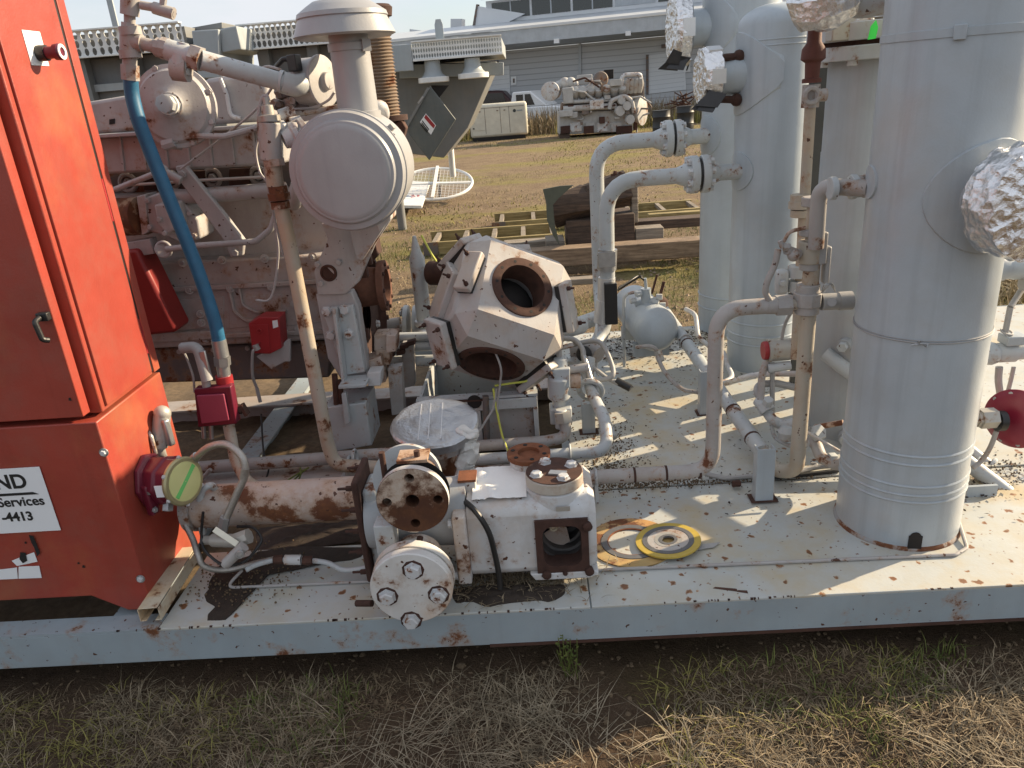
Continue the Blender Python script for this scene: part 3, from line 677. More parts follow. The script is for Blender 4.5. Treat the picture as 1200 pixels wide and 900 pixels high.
# tape wrap and clamp on the lower pipe
q = P(711, 300, 3.58)
T = thing('pipe_clamp', 'duct-taped clamp with black strap on the bent pipe', 'clamp', q)
build(MB().cyl(P(712, 292, ya), P(711, 316, ya), .046, n=12).obx(P(711, 304, ya-.04), (.04, 0, 0), (0, .01, 0), (0, 0, .035)), 'tape_wrap', mGALV, T)
build(MB().cyl(P(711, 325, ya), P(710, 352, ya), .042, n=14).cyl(P(710, 352, ya), P(706, 378, ya), .045, n=14), 'duct_tape', mFOILD, T)
build(MB().bx(P(708, 336, ya-.06).x, P(723, 336, ya-.06).x, ya-.07, ya-.035, P(715, 380, ya-.06).z, P(715, 332, ya-.06).z), 'strap', mBLK, T, bevel=.003)
build(MB().tube([P(724, 340, ya), P(751, 323, ya-.05)], .006, 6), 'lever', mBLK, T)

# ------------------------------------------------------------------ red control cabinet
CB = thing('control_cabinet', 'tall red control cabinet with black door handle at the left end', 'cabinet', (-1.8, 2.05, .22))
XS = -1.225
build(MB().prism([(-2.7, .285), (-1.40, .285), (-1.30, .226), (XS, .226), (XS, .853), (-2.7, .853)], (0, 2.26, 0), X_, Z_, .392), 'lower_body', mRED, CB, bevel=.004)
build(MB().bx(-2.7, XS-.003, 1.912, 2.26, .861, 2.25), 'upper_body', mRED, CB, bevel=.004)
build(MB().bx(-2.7, -1.30, 1.90, 1.911, .88, 2.2), 'door_gasket', mBLK, CB)
dr = build(MB().bx(-2.7, -1.252, 1.862, 1.899, .872, 2.23), 'door', mRED, CB, bevel=.003)
# side panel between groove and slit
build(MB().bx(XS-.004, XS+.004, 1.932, 2.207, .874, 2.23), 'side_panel', mRED, CB, bevel=.002)
build(MB().bx(XS-.004, XS+.001, 2.2072, 2.2188, .872, 2.23), 'panel_slit', mBLK, CB)
build(MB().bx(XS-.004, XS+.004, 2.219, 2.258, .866, 2.24), 'rear_rim', mRED, CB, bevel=.002)
for (y0, y1) in ((205, 245), (388, 412)):
    a, b = PX(140, y0, XS+.002), PX(176, y1, XS+.002)
    build(MB().bx(XS+.001, XS+.003, 2.209, 2.2165, b.z, a.z), 'slit_clip', mREDB, CB)
# embossed outline near the top
q = PX(40, 12, XS+.005)
build(MB().bx(XS+.0035, XS+.0065, 1.955, 2.11, 1.93, 1.936).bx(XS+.0035, XS+.0065, 2.104, 2.11, 1.9365, 2.2), 'embossed_rib', mRED, CB)
# door handle
h = P(55, 380, 1.86)
hd = build(MB().bx(h.x-.012, h.x+.018, 1.842, 1.861, h.z+.012, h.z+.034).tube([V((h.x, 1.842, h.z+.024)), V((h.x-.004, 1.822, h.z+.018)), V((h.x+.002, 1.822, h.z-.03)), V((h.x+.012, 1.834, h.z-.036))], .0078, 8, .01), 'handle', mBLK, dr, bevel=.003)
for (px, py) in ((122, 530), (165, 678)):
    q = P(px, py, 1.866)
    w = build(MB().cyl(q, q-Y_*.003, .013, n=20), 'washer', mGALV, CB); bolt(w, q-Y_*.003, -Y_, .008, mBOLT)
for (px, py, s) in ((82, 468, .004), (92, 660, .003), (98, 664, .004), (30, 636, .003)):
    q = P(px, py, 1.8665 if py > 480 else 1.8615); build(MB().prism([(-s, -s*.7), (s, -s), (s*.7, s*1.4), (-s*.6, s)], q, X_, Z_, .0012), 'paint_chip', mHOLE, CB)
# emergency stop on its white plate
a, b = PX(36, 36, XS+.005), PX(68, 78, XS+.005)
pl = build(MB().bx(XS+.004, XS+.0062, 2.025, 2.10, b.z, a.z), 'stop_plate', mSIGN, CB, bevel=.001)
for zk in (.82, .70, .60): build(MB().bx(XS+.0062, XS+.0068, 2.034, 2.085, b.z+(a.z-b.z)*zk, b.z+(a.z-b.z)*zk+.004), 'printed_line', plain('faded_print', (.55, .55, .56), .6, .1), pl)
e = V((XS+.006, 2.067, (a.z+b.z)/2-.012))
es = build(MB().cyl(e, e+X_*.022, .019, n=20), 'stop_collar', mBLK, CB)
build(MB().lathe(e+X_*.022, X_, [(0, .015), (.02, .014), (.022, .019), (.034, .020), (.038, .017)], 22), 'stop_button', mCRIM, es)
build(MB().lathe(e+X_*.0605, X_, [(0, .0185), (.0025, .0185), (.0025, .011), (0, .011)], 22, False), 'stop_ring', mSIGN, es)
# lettered sign and the torn sticker below it
ys = 1.8635
c0, c1, c2 = P(47, 547, ys), P(71, 621, ys), P(0, 625, ys)
zt, zl = P(47, 547, ys).z, P(60, 622, ys).z
sg = build(MB().bx(-2.06, c1.x, ys, ys+.0015, zl, zt), 'sign_plate', mSIGN, CB)
def text(body, x, z, size, parent, y, mat=mINK, off=.0, align='RIGHT', shear=0, width=None):
    cu = bpy.data.curves.new('t', 'FONT'); cu.body = body; cu.size = size; cu.align_x = align; cu.extrude = .0004; cu.offset = off; cu.shear = shear; cu.space_character = 1.0
    o = bpy.data.objects.new('t', cu); COL.objects.link(o); dg = bpy.context.evaluated_depsgraph_get()
    me = bpy.data.meshes.new_from_object(o.evaluated_get(dg)); bpy.data.objects.remove(o)
    me.transform(Matrix.Rotation(math.pi/2, 4, 'X')); me.transform(Matrix.Translation(V((x, y, z))-(rootloc(parent) if parent else V())))
    me.materials.clear(); me.materials.append(mat)
    ob = bpy.data.objects.new('lettering', me); COL.objects.link(ob); ob.parent = parent; return ob
H = zt-zl
text('AND', P(34, 572, ys).x, P(34, 571, ys).z, .062, sg, ys-.0006, off=.0016)
build(MB().prism([(0, 0), (.30, 0), (.285, .008), (0, .008)], V((P(45, 577, ys).x-.30, ys-.0002, P(45, 579, ys).z)), X_, Z_, .0008), 'underline', mINK, sg)
text('Services', P(53, 590, ys).x, P(53, 591, ys).z, .042, sg, ys-.0006, off=.0009)
text('-4413', P(40, 608, ys).x, P(40, 609, ys).z, .040, sg, ys-.0006, off=.0013)
yt = 1.8658
def flat(pts, Y, name, mat, par, d=.001):
    q = [P(a, b, Y) for a, b in pts]; o = q[0]
    return build(MB().prism([((p-o).x, (p-o).z) for p in q], o, X_, Z_, d), name, mat, par)
flat([(-40, 672), (20, 665), (21, 678), (-40, 681)], yt, 'sticker_scrap', mSIGN, CB)
flat([(22, 664), (46, 663), (49, 677), (22, 678)], yt, 'sticker_scrap', mSIGN, CB)
flat([(14, 657), (24, 653), (40, 647), (44, 658), (30, 661), (20, 663)], yt, 'sticker_scrap', mSIGN, CB)
flat([(24, 647), (30, 648), (32, 657), (27, 660), (23, 655)], yt-.002, 'tar_smear', mHOLE, CB)
flat([(34, 627), (39, 628), (44, 640), (47, 648), (44, 652), (40, 641), (37, 636)], yt-.002, 'tar_smear', mHOLE, CB)

# strut channel leaning on the cabinet foot
a, b = PZ(187, 727, .236), PZ(232, 654, .236)
u = (b-a).normalized(); s_ = u.cross(Z_)
M = MB(); w, hh, t_ = .030, .042, .003
M.obx((a+b)/2+Z_*hh*.5-s_*w, (b-a)/2, s_*t_/2, Z_*hh/2).obx((a+b)/2+Z_*hh*.5+s_*w, (b-a)/2, s_*t_/2, Z_*hh/2).obx((a+b)/2+Z_*(hh+t_), (b-a)/2, s_*(w*.95), Z_*t_/2)
M.obx((a+b)/2+Z_*.002-s_*w*.68, (b-a)/2, s_*w*.25, Z_*t_/2).obx((a+b)/2+Z_*.002+s_*w*.68, (b-a)/2, s_*w*.25, Z_*t_/2)
for i, v in enumerate(M.v): M.v[i] = v+Z_*.0+s_*(-.025)
sc_ = solo(M, 'strut_channel', 'short rusty cream strut channel lying by the cabinet foot', 'channel', mSTRUT, a, bevel=.0012)

# ------------------------------------------------------------------ crimson switch gauge on the cabinet's side
gc = P(203, 565, 2.10)
GA = thing('switch_gauge', 'crimson switch gauge with yellow-green dial on the cabinet side', 'gauge', V((XS, gc.y, gc.z)))
ax = V((.93, -.36, .06)).normalized(); a_, u_, v_ = frame(ax)
cen = PX(216, 564, -1.092)
bk = cen-ax*.105
M = MB().lathe(bk, ax, [(-.02, .055), (0, .074), (.050, .078), (.055, .070), (.085, .072), (.098, .072)], 8)
gb = build(M, 'housing', mCRIM, GA, bevel=.006, smooth=50)
build(MB().lathe(cen-ax*.01, ax, [(0, .074), (.008, .075), (.013, .070), (.013, .060), (.009, .059)], 40, False), 'bezel_ring', plain('brass_ring', (.40, .36, .20), .4, .1, 30, metal=.5), GA)
fc = build(MB().lathe(cen-ax*.004, ax, [(0, .061), (.008, .060), (.0095, .04), (.010, .002)], 40), 'dial_glass', mGLASSY, GA)
dg_ = (u_*.75+v_*.55).normalized(); dn = ax.cross(dg_)
build(MB().obx(cen+ax*.0052, dg_*.056, dn*.007, ax*.0008), 'glass_reflection', mGREEN, fc)  # reflection on the dial glass, modelled as a flat green strip
for p in ringpts(cen-ax*.006, ax, .075, 6, .4): bolt(gb, p, ax, .006, mBOLT, 'screw')
# mounting pad and hub
build(MB().lathe(V((XS+.002, bk.y, bk.z)), X_, [(0, .085), (.012, .085), (.03, .06), (.06, .05)], 8), 'mount_pad', mCRIM, GA, bevel=.003)
q = PX(176, 585, XS+.03); build(MB().obx(q, (.012, -.004, 0), (.004, .016, 0), (0, 0, .05)), 'mount_ear', mCRIM, GA, bevel=.006); bolt(GA, q+V((.012, -.012, .03)), V((1, -.6, 0)), .008, mGALV); bolt(GA, q+V((.012, -.012, -.03)), V((1, -.6, 0)), .008, mGALV)
q = cen-ax*.055-Z_*.062-u_*.03; build(MB().cyl(q, q-Z_*.02-Y_*.015, .017, n=6).cyl(q-Z_*.0201-Y_*.0151, q-Z_*.021-Y_*.0158, .010, n=12), 'plug', mGALV, GA)
q = cen-ax*.05-Y_*.078+Z_*.005; build(MB().obx(q, X_*.014, Z_*.019, Y_*.001), 'rating_label', mSIGN, GA)
# conduit body on top
q = P(188, 530, 2.13); t2 = P(190, 485, 2.15)
lb = build(MB().cyl(q-Z_*.02, q+Z_*.02, .017, n=14).cyl(q+Z_*.02, t2, .026, n=16).ball(t2, .027, 14, 8), 'conduit_body', mZINC, GA)
m_ = (q+t2)/2; build(MB().obx(m_+V((.026, -.010, .006)), V((.005, .010, 0)), V((-.012, .006, 0)), Z_*.045), 'cover_plate', mGALV, lb, bevel=.006)
build(MB().lathe(P(189, 545, 2.07), Z_, [(0, .022), (.018, .022), (.024, .016)], 12), 'black_cap', mBLK, GA)
build(MB().tube([P(183, 532, 2.09), P(177, 510, 2.1), P(171, 503, 2.12), P(168, 520, 2.14)], .006, 8, .02), 'tube_bend', mZINC, GA)
# flexible conduits from the gauge
T = thing('flexible_conduit', 'silver flexible conduit arching from the gauge over the rusty pipe', 'conduit', P(265, 615, 2.0))
build(MB().cyl(P(222, 545, 2.06), P(231, 534, 2.05), .018, .014, n=12), 'connector', mGALV, T)
build(MB().curve([P(228, 538, 2.05), P(245, 524, 2.03), P(266, 521, 2.02), P(284, 536, 2.0), P(287, 556, 1.99), P(277, 580, 1.98), P(263, 612, 1.97)], .0115, 12), 'hose', mSS, T)
build(MB().cyl(P(287, 548, 1.99), P(285, 560, 1.99), .0135, n=10), 'hose_splice', mSS, T)
build(MB().cyl(P(264, 606, 1.97), P(260, 625, 1.97), .016, n=6), 'end_nut', mGALV, T)
solo(MB().curve([P(214, 598, 2.05), P(218, 615, 2.03), P(226, 632, 2.0), P(232, 650, 1.96), P(240, 664, 1.95), P(265, 668, 1.97), P(300, 660, 2.0), P(322, 655, 2.0)], .0095, 10), 'drop_conduit', 'silver conduit dropping from the gauge down to the deck', 'conduit', mSS, P(322, 655, 2.0))
q = P(233, 600, 2.06)
solo(MB().curve([P(238, 625, 2.06), P(234, 600, 2.06), P(236, 577, 2.06), P(246, 569, 2.07), P(254, 574, 2.1)], .0115, 10), 'u_bolt', 'grey hooked tube bent round the rusty pipe end', 'tube', mPIPE, q)
# small ball valve with white handle
q = P(262, 632, 1.95)
T = thing('ball_valve', 'small ball valve with white lever handle below the gauge', 'valve', q)
build(MB().cyl(P(238, 633, 2.0), P(252, 633, 1.98), .014, n=12).cyl(P(250, 633, 1.98), P(282, 634, 1.95), .021, n=14).cyl(P(275, 634, 1.95), P(292, 628, 1.95), .024, n=8), 'valve_body', mZINC, T)
build(MB().bar(P(251, 620, 1.925), P(278, 638, 1.915), .018, .005, (0, -.6, .8)), 'lever', plain('ivory_lever', (.68, .66, .55), .5, .1, 30), T, bevel=.001)
build(MB().cyl(P(286, 640, 1.91), P(265, 660, 1.90), .017, n=14).cyl(P(267, 658, 1.90), P(263, 663, 1.897), .014, .012, n=12), 'outlet', mPIPE_D, T)
build(MB().torus(P(281, 650, 1.885), (0.3, -1, .2), .010, .003, 14, 6).hexp(P(282, 648, 1.892), (0, -1, .2), .010, .01), 'lever_nut', mGALV, T)
T2 = thing('drain_tube', 'silver tube with rusty union running along the deck behind the valve', 'tube', P(330, 655, 2.05))
build(MB().curve([P(288, 668, 1.95), P(300, 662, 1.97), P(322, 656, 2.0), P(335, 656, 2.0), P(366, 657, 2.0), P(385, 660, 1.99), P(405, 668, 1.97), P(438, 664, 1.95)], .0085, 10), 'tube', mPIPE, T2)
build(MB().cyl(P(334, 656, 1.995), P(353, 656, 1.995), .016, n=12), 'union', mWHT, T2); build(MB().hexp(P(321, 656, 2.0), X_, .014, .03).hexp(P(355, 657, 1.995), X_, .014, .03), 'union_nut', mRUST, T2)
solo(MB().curve([P(238, 600, 2.0), P(236, 630, 1.99), P(241, 646, 1.96), P(262, 662, 1.93), P(286, 658, 1.92), P(303, 640, 1.95), P(306, 630, 1.97), P(296, 618, 2.0), P(278, 617, 2.02)], .0045, 8), 'rubber_lead', 'thin black lead looping round the small ball valve', 'cable', mBLK, P(262, 662, 1.93))
solo(MB().tube([P(284, 668, 2.0), PZ(264, 689, DK+.006), PZ(440, 681, DK+.006), PZ(520, 677, DK+.006)], .005, 8, .02), 'deck_tube', 'thin grey tube lying bent on the front deck at left', 'tube', mPIPE_D, PZ(300, 688, DK))

# ------------------------------------------------------------------ rusty pipe and the white valve body on the front deck
YP = 2.1
pl_, pr_ = P(228, 593, YP), P(436, 583, YP); pr_.z = pl_.z = (pl_.z+pr_.z)/2
T = thing('suction_pipe', 'large rust-blotched pink pipe lying between cabinet and flanges', 'pipe', V((pl_.x, YP, pl_.z-.07)))
build(MB().lathe(pl_, X_, [(0, .058), (.012, .068), (.02, .069), ((pr_-pl_).length, .069)], 40), 'pipe', mRUSTP, T)
build(MB().lathe(pl_-X_*.02, X_, [(0, .078), (.03, .078)], 30), 'end_ring', mPIPE_D, T)

XV = pr_.x
VB = thing('gate_valve', 'white rust-stained valve body with square port at the skid edge', 'valve', P(600, 680, 1.95))
zc_ = pl_.z-.06
# big back flange seen edge on
fcx = V((XV-.005, 1.99, P(437, 608, 1.99).z))
bf = build(MB().bx(fcx.x, fcx.x+.020, 1.905, 2.075, fcx.z-.172, fcx.z+.172), 'rear_flange', mRUSTD, VB, bevel=.006)
for k in range(5):
    for yy in (1.925, 2.055): stud(bf, V((fcx.x, yy, fcx.z-.145+k*.0725)), -X_, .010, mRUSTD, 2.0)
build(MB().bx(fcx.x+.0205, fcx.x+.07, 1.93, 2.05, fcx.z-.15, fcx.z+.13), 'chest_cover', mPIPE, VB, bevel=.012)
# neck and chest
zb_ = P(600, 632, 1.86).z
build(MB().lathe(V((XV+.018, 1.99, zb_+.03)), X_, [(0, .10), (.05, .105), (.12, .10), (.30, .105)], 36), 'neck', paint('cast_grey', (.36, .38, .40), .7, .06, 12, dirt=.3), VB)
yf = 1.88
x0, x1 = P(537, 640, yf).x, P(692, 640, yf).x
ztop, zbot = P(600, 604, yf).z, P(600, 668, yf).z
build(MB().obx(V((x0+.012, 2.0, (ztop+zbot)/2-.004)), (.02, 0, 0), (0, .145, 0), (0, 0, (ztop-zbot)/2+.022)), 'end_plate', mWHT, VB, bevel=.006)
for k, (yy, z_) in enumerate(((1.87, ztop-.01), (1.87, zbot+.0), (2.12, ztop), (1.93, zbot-.012))): bolt(VB, V((x0-.009, yy, z_)), -X_, .013, mBOLT)
# body shell with the square port: front with opening, rounded top and bottom
wx0, wx1 = P(628, 640, yf).x, P(690, 640, yf).x; wz0, wz1 = P(650, 669, yf).z, P(650, 608, yf).z
xs0 = x0+.033
M = MB(); mid = ((wx0+wx1)/2, (wz0+wz1)/2)
M.holed(V((0, yf, 0)), X_, Z_, [(wx0-.012, zbot+.006), (x1, zbot+.006), (x1, ztop-.004), (wx0-.012, ztop-.004)], rect((wx1-wx0)/2-.018, (wz1-wz0)/2-.018, mid), .05)
M.add([(xs0, yf, zbot+.006), (wx0-.012, yf, zbot+.006), (wx0-.012, yf, ztop-.004), (xs0, yf, ztop-.004)], [(0, 1, 2, 3)])
prof = [(yf, ztop-.004), (yf+.004, ztop+.009), (yf+.013, ztop+.021), (yf+.028, ztop+.030), (yf+.05, ztop+.035), (2.06, ztop+.037), (2.11, ztop+.028), (2.135, ztop+.004), (2.14, zbot+.02), (2.12, zbot-.012), (2.09, zbot-.026), (yf+.055, zbot-.03), (yf+.03, zbot-.026), (yf+.014, zbot-.017), (yf+.004, zbot-.006), (yf, zbot+.006)]
n = len(prof); vv = [(xs0, a, b) for a, b in prof]+[(x1, a, b) for a, b in prof]
M.add(vv, [(i, i+n, i+1+n, i+1) for i in range(n-1)]+[tuple(range(n))])
M.add([(x1, a, b) for a, b in prof]+[(x1+.02, a*.9+.2, b*.85+(ztop+zbot)/2*.15) for a, b in prof], [(i, i+n, (i+1) % n+n, (i+1) % n) for i in range(n)]+[tuple(range(n, 2*n))])
bd_ = build(M, 'body', mWHT, VB, smooth=40, merge=True)
# square rusty port frame with corner studs, and bore behind it
M = MB(); f_ = .016
def rrect(a, b, r, c): return [(c[0]+sx*(a-r)+r*math.cos(t0+k*math.pi/12), c[1]+sz*(b-r)+r*math.sin(t0+k*math.pi/12)) for (sx, sz, t0) in ((1, 1, 0), (-1, 1, math.pi/2), (-1, -1, math.pi), (1, -1, 1.5*math.pi)) for k in range(7)]
M.holed(V((0, yf-.009, 0)), X_, Z_, rect((wx1-wx0)/2, (wz1-wz0)/2, mid), rrect((wx1-wx0)/2-.021, (wz1-wz0)/2-.022, .03, mid), .06)
a_, b_ = (wx1-wx0)/2, (wz1-wz0)/2
for (sx, sz, ex, ez) in ((-1, -1, 1, -1), (1, -1, 1, 1), (1, 1, -1, 1), (-1, 1, -1, -1)):
    M.add([(mid[0]+sx*a_, yf-.009, mid[1]+sz*b_), (mid[0]+ex*a_, yf-.009, mid[1]+ez*b_), (mid[0]+ex*a_, yf+.0, mid[1]+ez*b_), (mid[0]+sx*a_, yf+.0, mid[1]+sz*b_)], [(0, 3, 2, 1)])
pf = build(M, 'port_frame', mRUSTD, VB)
for (dx, dz) in ((.92, .72), (.92, -1.0), (-.62, -1.05), (.05, -1.02)):
    s_ = .014 if abs(dx) > .3 else .007
    p = V((mid[0]+dx*a_*1.05, yf-.004, mid[1]+dz*b_)); build(MB().lathe(p, (.15*dx, -1, 0), [(-.012, s_*.9), (.012, s_), (.016, s_*.6)], 12), 'stud', mRUSTD, pf)
M = MB().bx(mid[0]-a_*.9, mid[0]+a_*.9, 2.06, 2.07, mid[1]-b_, mid[1]+b_); build(M, 'bore_wall', mRUSTO, VB)
build(MB().lathe(V((mid[0]+.006, yf+.045, mid[1]-.006)), Y_, [(0, .095), (.002, .068), (.03, .068), (.032, .060), (.06, .060), (.062, .052), (.10, .052), (.102, .036), (.12, .036)], 40, False), 'bore_liner', plain('worn_steel', (.10, .095, .095), .4, .35, 40, metal=.4), VB)
flat([(636, 626), (655, 613), (664, 618), (668, 634), (650, 644), (640, 640)], yf+.10, 'rusty_web', mRUSTP, VB)
q = V((mid[0]-.022, yf+.092, mid[1]+.016)); build(MB().hexp(q, -Y_, .018, .02).torus(q-Y_*.022, Y_, .010, .004, 14, 6), 'inner_nut', mSTRUT, VB)
# base lip
build(MB().prism([(mid[0]-a_*1.1, 0), (x1-.01, 0), (x1+.02, .01), (x1+.02, .024), (mid[0]-a_*1.3, .024)], V((0, 1.93, zbot-.036)), X_, Z_, .06), 'base_lip', mWHT, VB, bevel=.004)
# rating plates
build(MB().bx(mid[0]-.012, mid[0]+.028, yf-.0062, yf-.003, ztop+.008, ztop+.022), 'rating_plate', mZINC, VB)
# bolted top flange
tf = V((P(651, 583, 1.97).x, 1.97, ztop+.034))
build(MB().lathe(tf, Z_, [(-.03, .088), (.012, .086), (.016, .080)], 44), 'top_pad', mWHT, VB)
tp = build(MB().lathe(tf+Z_*.016, Z_, [(0, .080), (.005, .085), (.034, .085), (.038, .080)], 44), 'top_flange', paint('rust_and_white', (.48, .45, .40), .6, .55, 5, stain=.5, rc=.6), VB)
build(MB().lathe(tf+Z_*.0542, Z_, [(0, .083), (.002, .083)], 44), 'flange_face', mRUST, tp)
for k, p in enumerate(ringpts(tf+Z_*.0562, Z_, .058, 4, .45)): bolt(tp, p, Z_, .0165, mBOLT, h=.8)
build(MB().obx(tf+V((.010, -.022, .059)), V((.024, -.006, 0)), V((.004, .011, 0)), Z_*.0025), 'label_tag', mGALV, tp)
# open orange flange behind it and lifting lug
q = V((P(622, 566, 2.12).x, 2.12, tf.z+.03)); build(MB().lathe(q, Z_, [(-.07, .060), (0, .062)], 40), 'rear_port', mWHT, VB); of = build(MB().lathe(q+Z_*.001, Z_, [(0, .068), (.014, .069), (.015, .035), (.004, .034)], 40), 'orange_flange', mRUSTO, VB)
for p in ringpts(q+Z_*.0158, Z_, .052, 6, .2): build(MB().cyl(p, p+Z_*.0012, .007, n=10), 'bolt_hole', mHOLE, of)
q = V((P(552, 580, 2.0).x, 2.0, ztop+.055)); build(MB().bx(q.x-.03, q.x+.02, 1.97, 2.03, q.z-.045, q.z+.012), 'lug_block', mWHT, VB, bevel=.003); build(MB().bx(q.x-.032, q.x+.022, 1.968, 2.032, q.z+.0125, q.z+.02), 'lug_face', mRUSTO, VB)
# crumpled plastic sheet over the top
M = MB(); nx, ny = 22, 12; vs = []
for j in range(ny):
    for i in range(nx):
        x = x0+.05+i/(nx-1)*.16; y = yf+.03+j/(ny-1)*.2
        vs.append((x, y, ztop+.040+max(0, noise.noise(V((x*22, y*18, 1))))*.04*math.exp(-((i-3)/5)**2)+abs(noise.noise(V((x*60, y*60, 4))))*.004))
M.add(vs, [(j*nx+i, j*nx+i+1, (j+1)*nx+i+1, (j+1)*nx+i) for j in range(ny-1) for i in range(nx-1)])
solo(M, 'plastic_sheet', 'crumpled white plastic sheet over the top of the valve body', 'sheet', mPLAST, V((x0+.1, 1.95, ztop+.04)), smooth=25)
# black strap hanging over the front
solo(MB().curve([P(540, 584, 1.95), P(556, 598, 1.87), P(572, 622, 1.855), P(580, 650, 1.855), P(585, 676, 1.85), P(586, 690, 1.845)], .0085, 8), 'rubber_strap', 'black rubber strap draped down the front of the white valve body', 'strap', mBLK, P(586, 690, 1.845))
# the two round flanges facing the viewer
YL = 1.70; cl = P(482, 690, YL)
FL = thing('blind_flange', 'round white blind flange with four big hex bolts overhanging the skid edge', 'flange', cl, 'front flanges')
ff = build(MB().lathe(cl+Y_*.030, -Y_, [(0, .109), (.003, .113), (.028, .113), (.031, .110)], 56), 'disc', paint('white_flange', (.60, .60, .59), .5, .10, 9, dirt=.3, stain=.5, chip=.5), FL)
build(MB().lathe(cl+Y_*.034, Y_, [(0, .114), (.03, .114), (.032, .070), (.13, .070)], 48), 'pipe_flange', paint('white_flange_rim', (.55, .55, .53), .6, .25, 8, stain=.5), FL)
for (px, py) in ((484, 668), (514, 697), (482, 727), (454, 699)):
    q = P(px, py, YL-.001); bolt(FL, q, -Y_, .0205, mBOLT)
    build(MB().lathe(q, -Y_, [(0, .031), (.0012, .030)], 9), 'rust_ring', mRUSTD, FL)
    build(MB().cyl(q+Y_*.07, q+Y_*.15, .012, n=10), 'bolt_shank', mRUSTD, FL)
build(MB().cyl(P(436, 707, 1.76), P(418, 707, 1.78), .010, n=10), 'stud', mRUSTD, FL)
YU = 1.78; cu_ = P(483, 588, YU)
FU = thing('open_flange', 'round dark rusty flange with centre bore above the blind flange', 'flange', cu_, 'front flanges')
M = MB().lathe(cu_+Y_*.03, -Y_, [(0, .096), (.004, .099), (.026, .099)], 56, False); build(M, 'rim', mWHT, FU)
ct = paint('rust_face', (.50, .46, .41), .7, .80, 2.6, dirt=.2, rc=.55)
def discface(c, rad, rb, hb, hr, mat, T, nb=4, ph=0, name='face'):
    M = MB(); outer = circ(rad, 56)
    # centre bore plus bolt holes: holed ring sectors
    M.holed(c, X_, Z_, circ(rad*.52, 40), circ(rb, 32), .06)
    k = nb; 
    for j in range(k):
        a0 = ph+2*math.pi*(j-.5)/k; a1 = ph+2*math.pi*(j+.5)/k; st = [a0+(a1-a0)*i/12 for i in range(13)]
        poly = [(rad*math.cos(a), rad*math.sin(a)) for a in st]+[(rad*.52*math.cos(a), rad*.52*math.sin(a)) for a in reversed(st)]
        am = (a0+a1)/2; M.holed(c, X_, Z_, poly, circ(hb, 18, (hr*math.cos(am), hr*math.sin(am))), .05)
    return build(M, name, mat, T)
discface(cu_+Y_*.004, .098, .0195, .0135, .070, ct, FU, 4, math.pi/2)
build(MB().lathe(cu_+Y_*.0601, Y_, [(0, .097), (.002, .097)], 40), 'back_plate', mHOLE, FU)
build(MB().lathe(cu_+Y_*.0625, Y_, [(0, .06), (.12, .06)], 40), 'branch_pipe', mENGD, FU)
q = cu_+Y_*.10+Z_*.03; build(MB().lathe(P(478, 560, 1.93), (0, -1, .25), [(-.01, .10), (.014, .10)], 44), 'rear_flange', mPIPE, FU)
for (px, py) in ((447, 530), (488, 528)): q = P(px, py, 1.86); build(MB().cyl(q, q-Z_*.09, .0085, n=10), 'stud', mRUST, FU)
build(MB().bx(cu_.x-.04, cu_.x+.045, YU+.055, YU+.125, cu_.z+.088, cu_.z+.097), 'saddle_plate', mRUSTP, FU)
build(MB().obx(P(456, 645, 1.84), (.028, 0, 0), (0, .03, 0), (0, 0, .10)), 'support_web', mPIPE, FU, bevel=.004)

# foil-topped flange behind
c = P(510, 497, 2.33)
FD = thing('foil_flange', 'round flange wrapped in flat silver foil on a taped stub', 'flange', c-Z_*.2)
axd = V((.02, -.16, 1)).normalized()
M = MB().lathe(c, axd, [(-.035, .138), (-.028, .147), (.004, .150), (.012, .145)]+[(.0135-(.002 if k == 7 else 0), .14*k/12+.001) for k in range(12, -1, -1)], 14*4)
for i, v in enumerate(M.v): M.v[i] = v+V((noise.noise(v*20), noise.noise(v*20+V((3, 1, 0))), noise.noise(v*24+V((7, 7, 0)))*.5))*.006
fo = build(M, 'foil_wrap', plain('flat_foil', (.46, .47, .49), .30, .16, 14, metal=.85, b=1.0), FD, smooth=30)
a_, u_, v_ = frame(axd)
for k in (-.045, -.012, .03): build(MB().bar(c+axd*.0152+X_*k-Y_*.11+Z_*-.0175, c+axd*.0152+X_*(k-.012)+Y_*.11+Z_*.0175, .003, .0015), 'foil_crease', mFOILD, fo)
build(MB().lathe(c-axd*.062, axd, [(0, .125), (.025, .127)], 44), 'flange_rim', mPIPE_D, FD)
build(MB().lathe(c-axd*.062, axd, [(-.16, .062), (-.06, .06), (0, .075)], 28), 'stub', mRUSTP, FD)
M = MB().curve([P(549, 503, 2.27), P(546, 516, 2.27), P(550, 530, 2.26), P(545, 545, 2.25), P(548, 560, 2.24)], lambda t: .034+.012*noise.noise(V((t*9, 1, 0))), 22, 12)
for i, v in enumerate(M.v): M.v[i] = v+V((noise.noise(v*45), noise.noise(v*45+V((3, 1, 0))), noise.noise(v*45)))*.010
build(M, 'tape_wrap', mCLOTH, FD, smooth=25)
build(MB().tube([P(535, 560, 2.2), P(575, 567, 2.2)], .030, 16).ball(P(572, 566, 2.2), .036, 14, 10), 'elbow', mCOMP, FD)
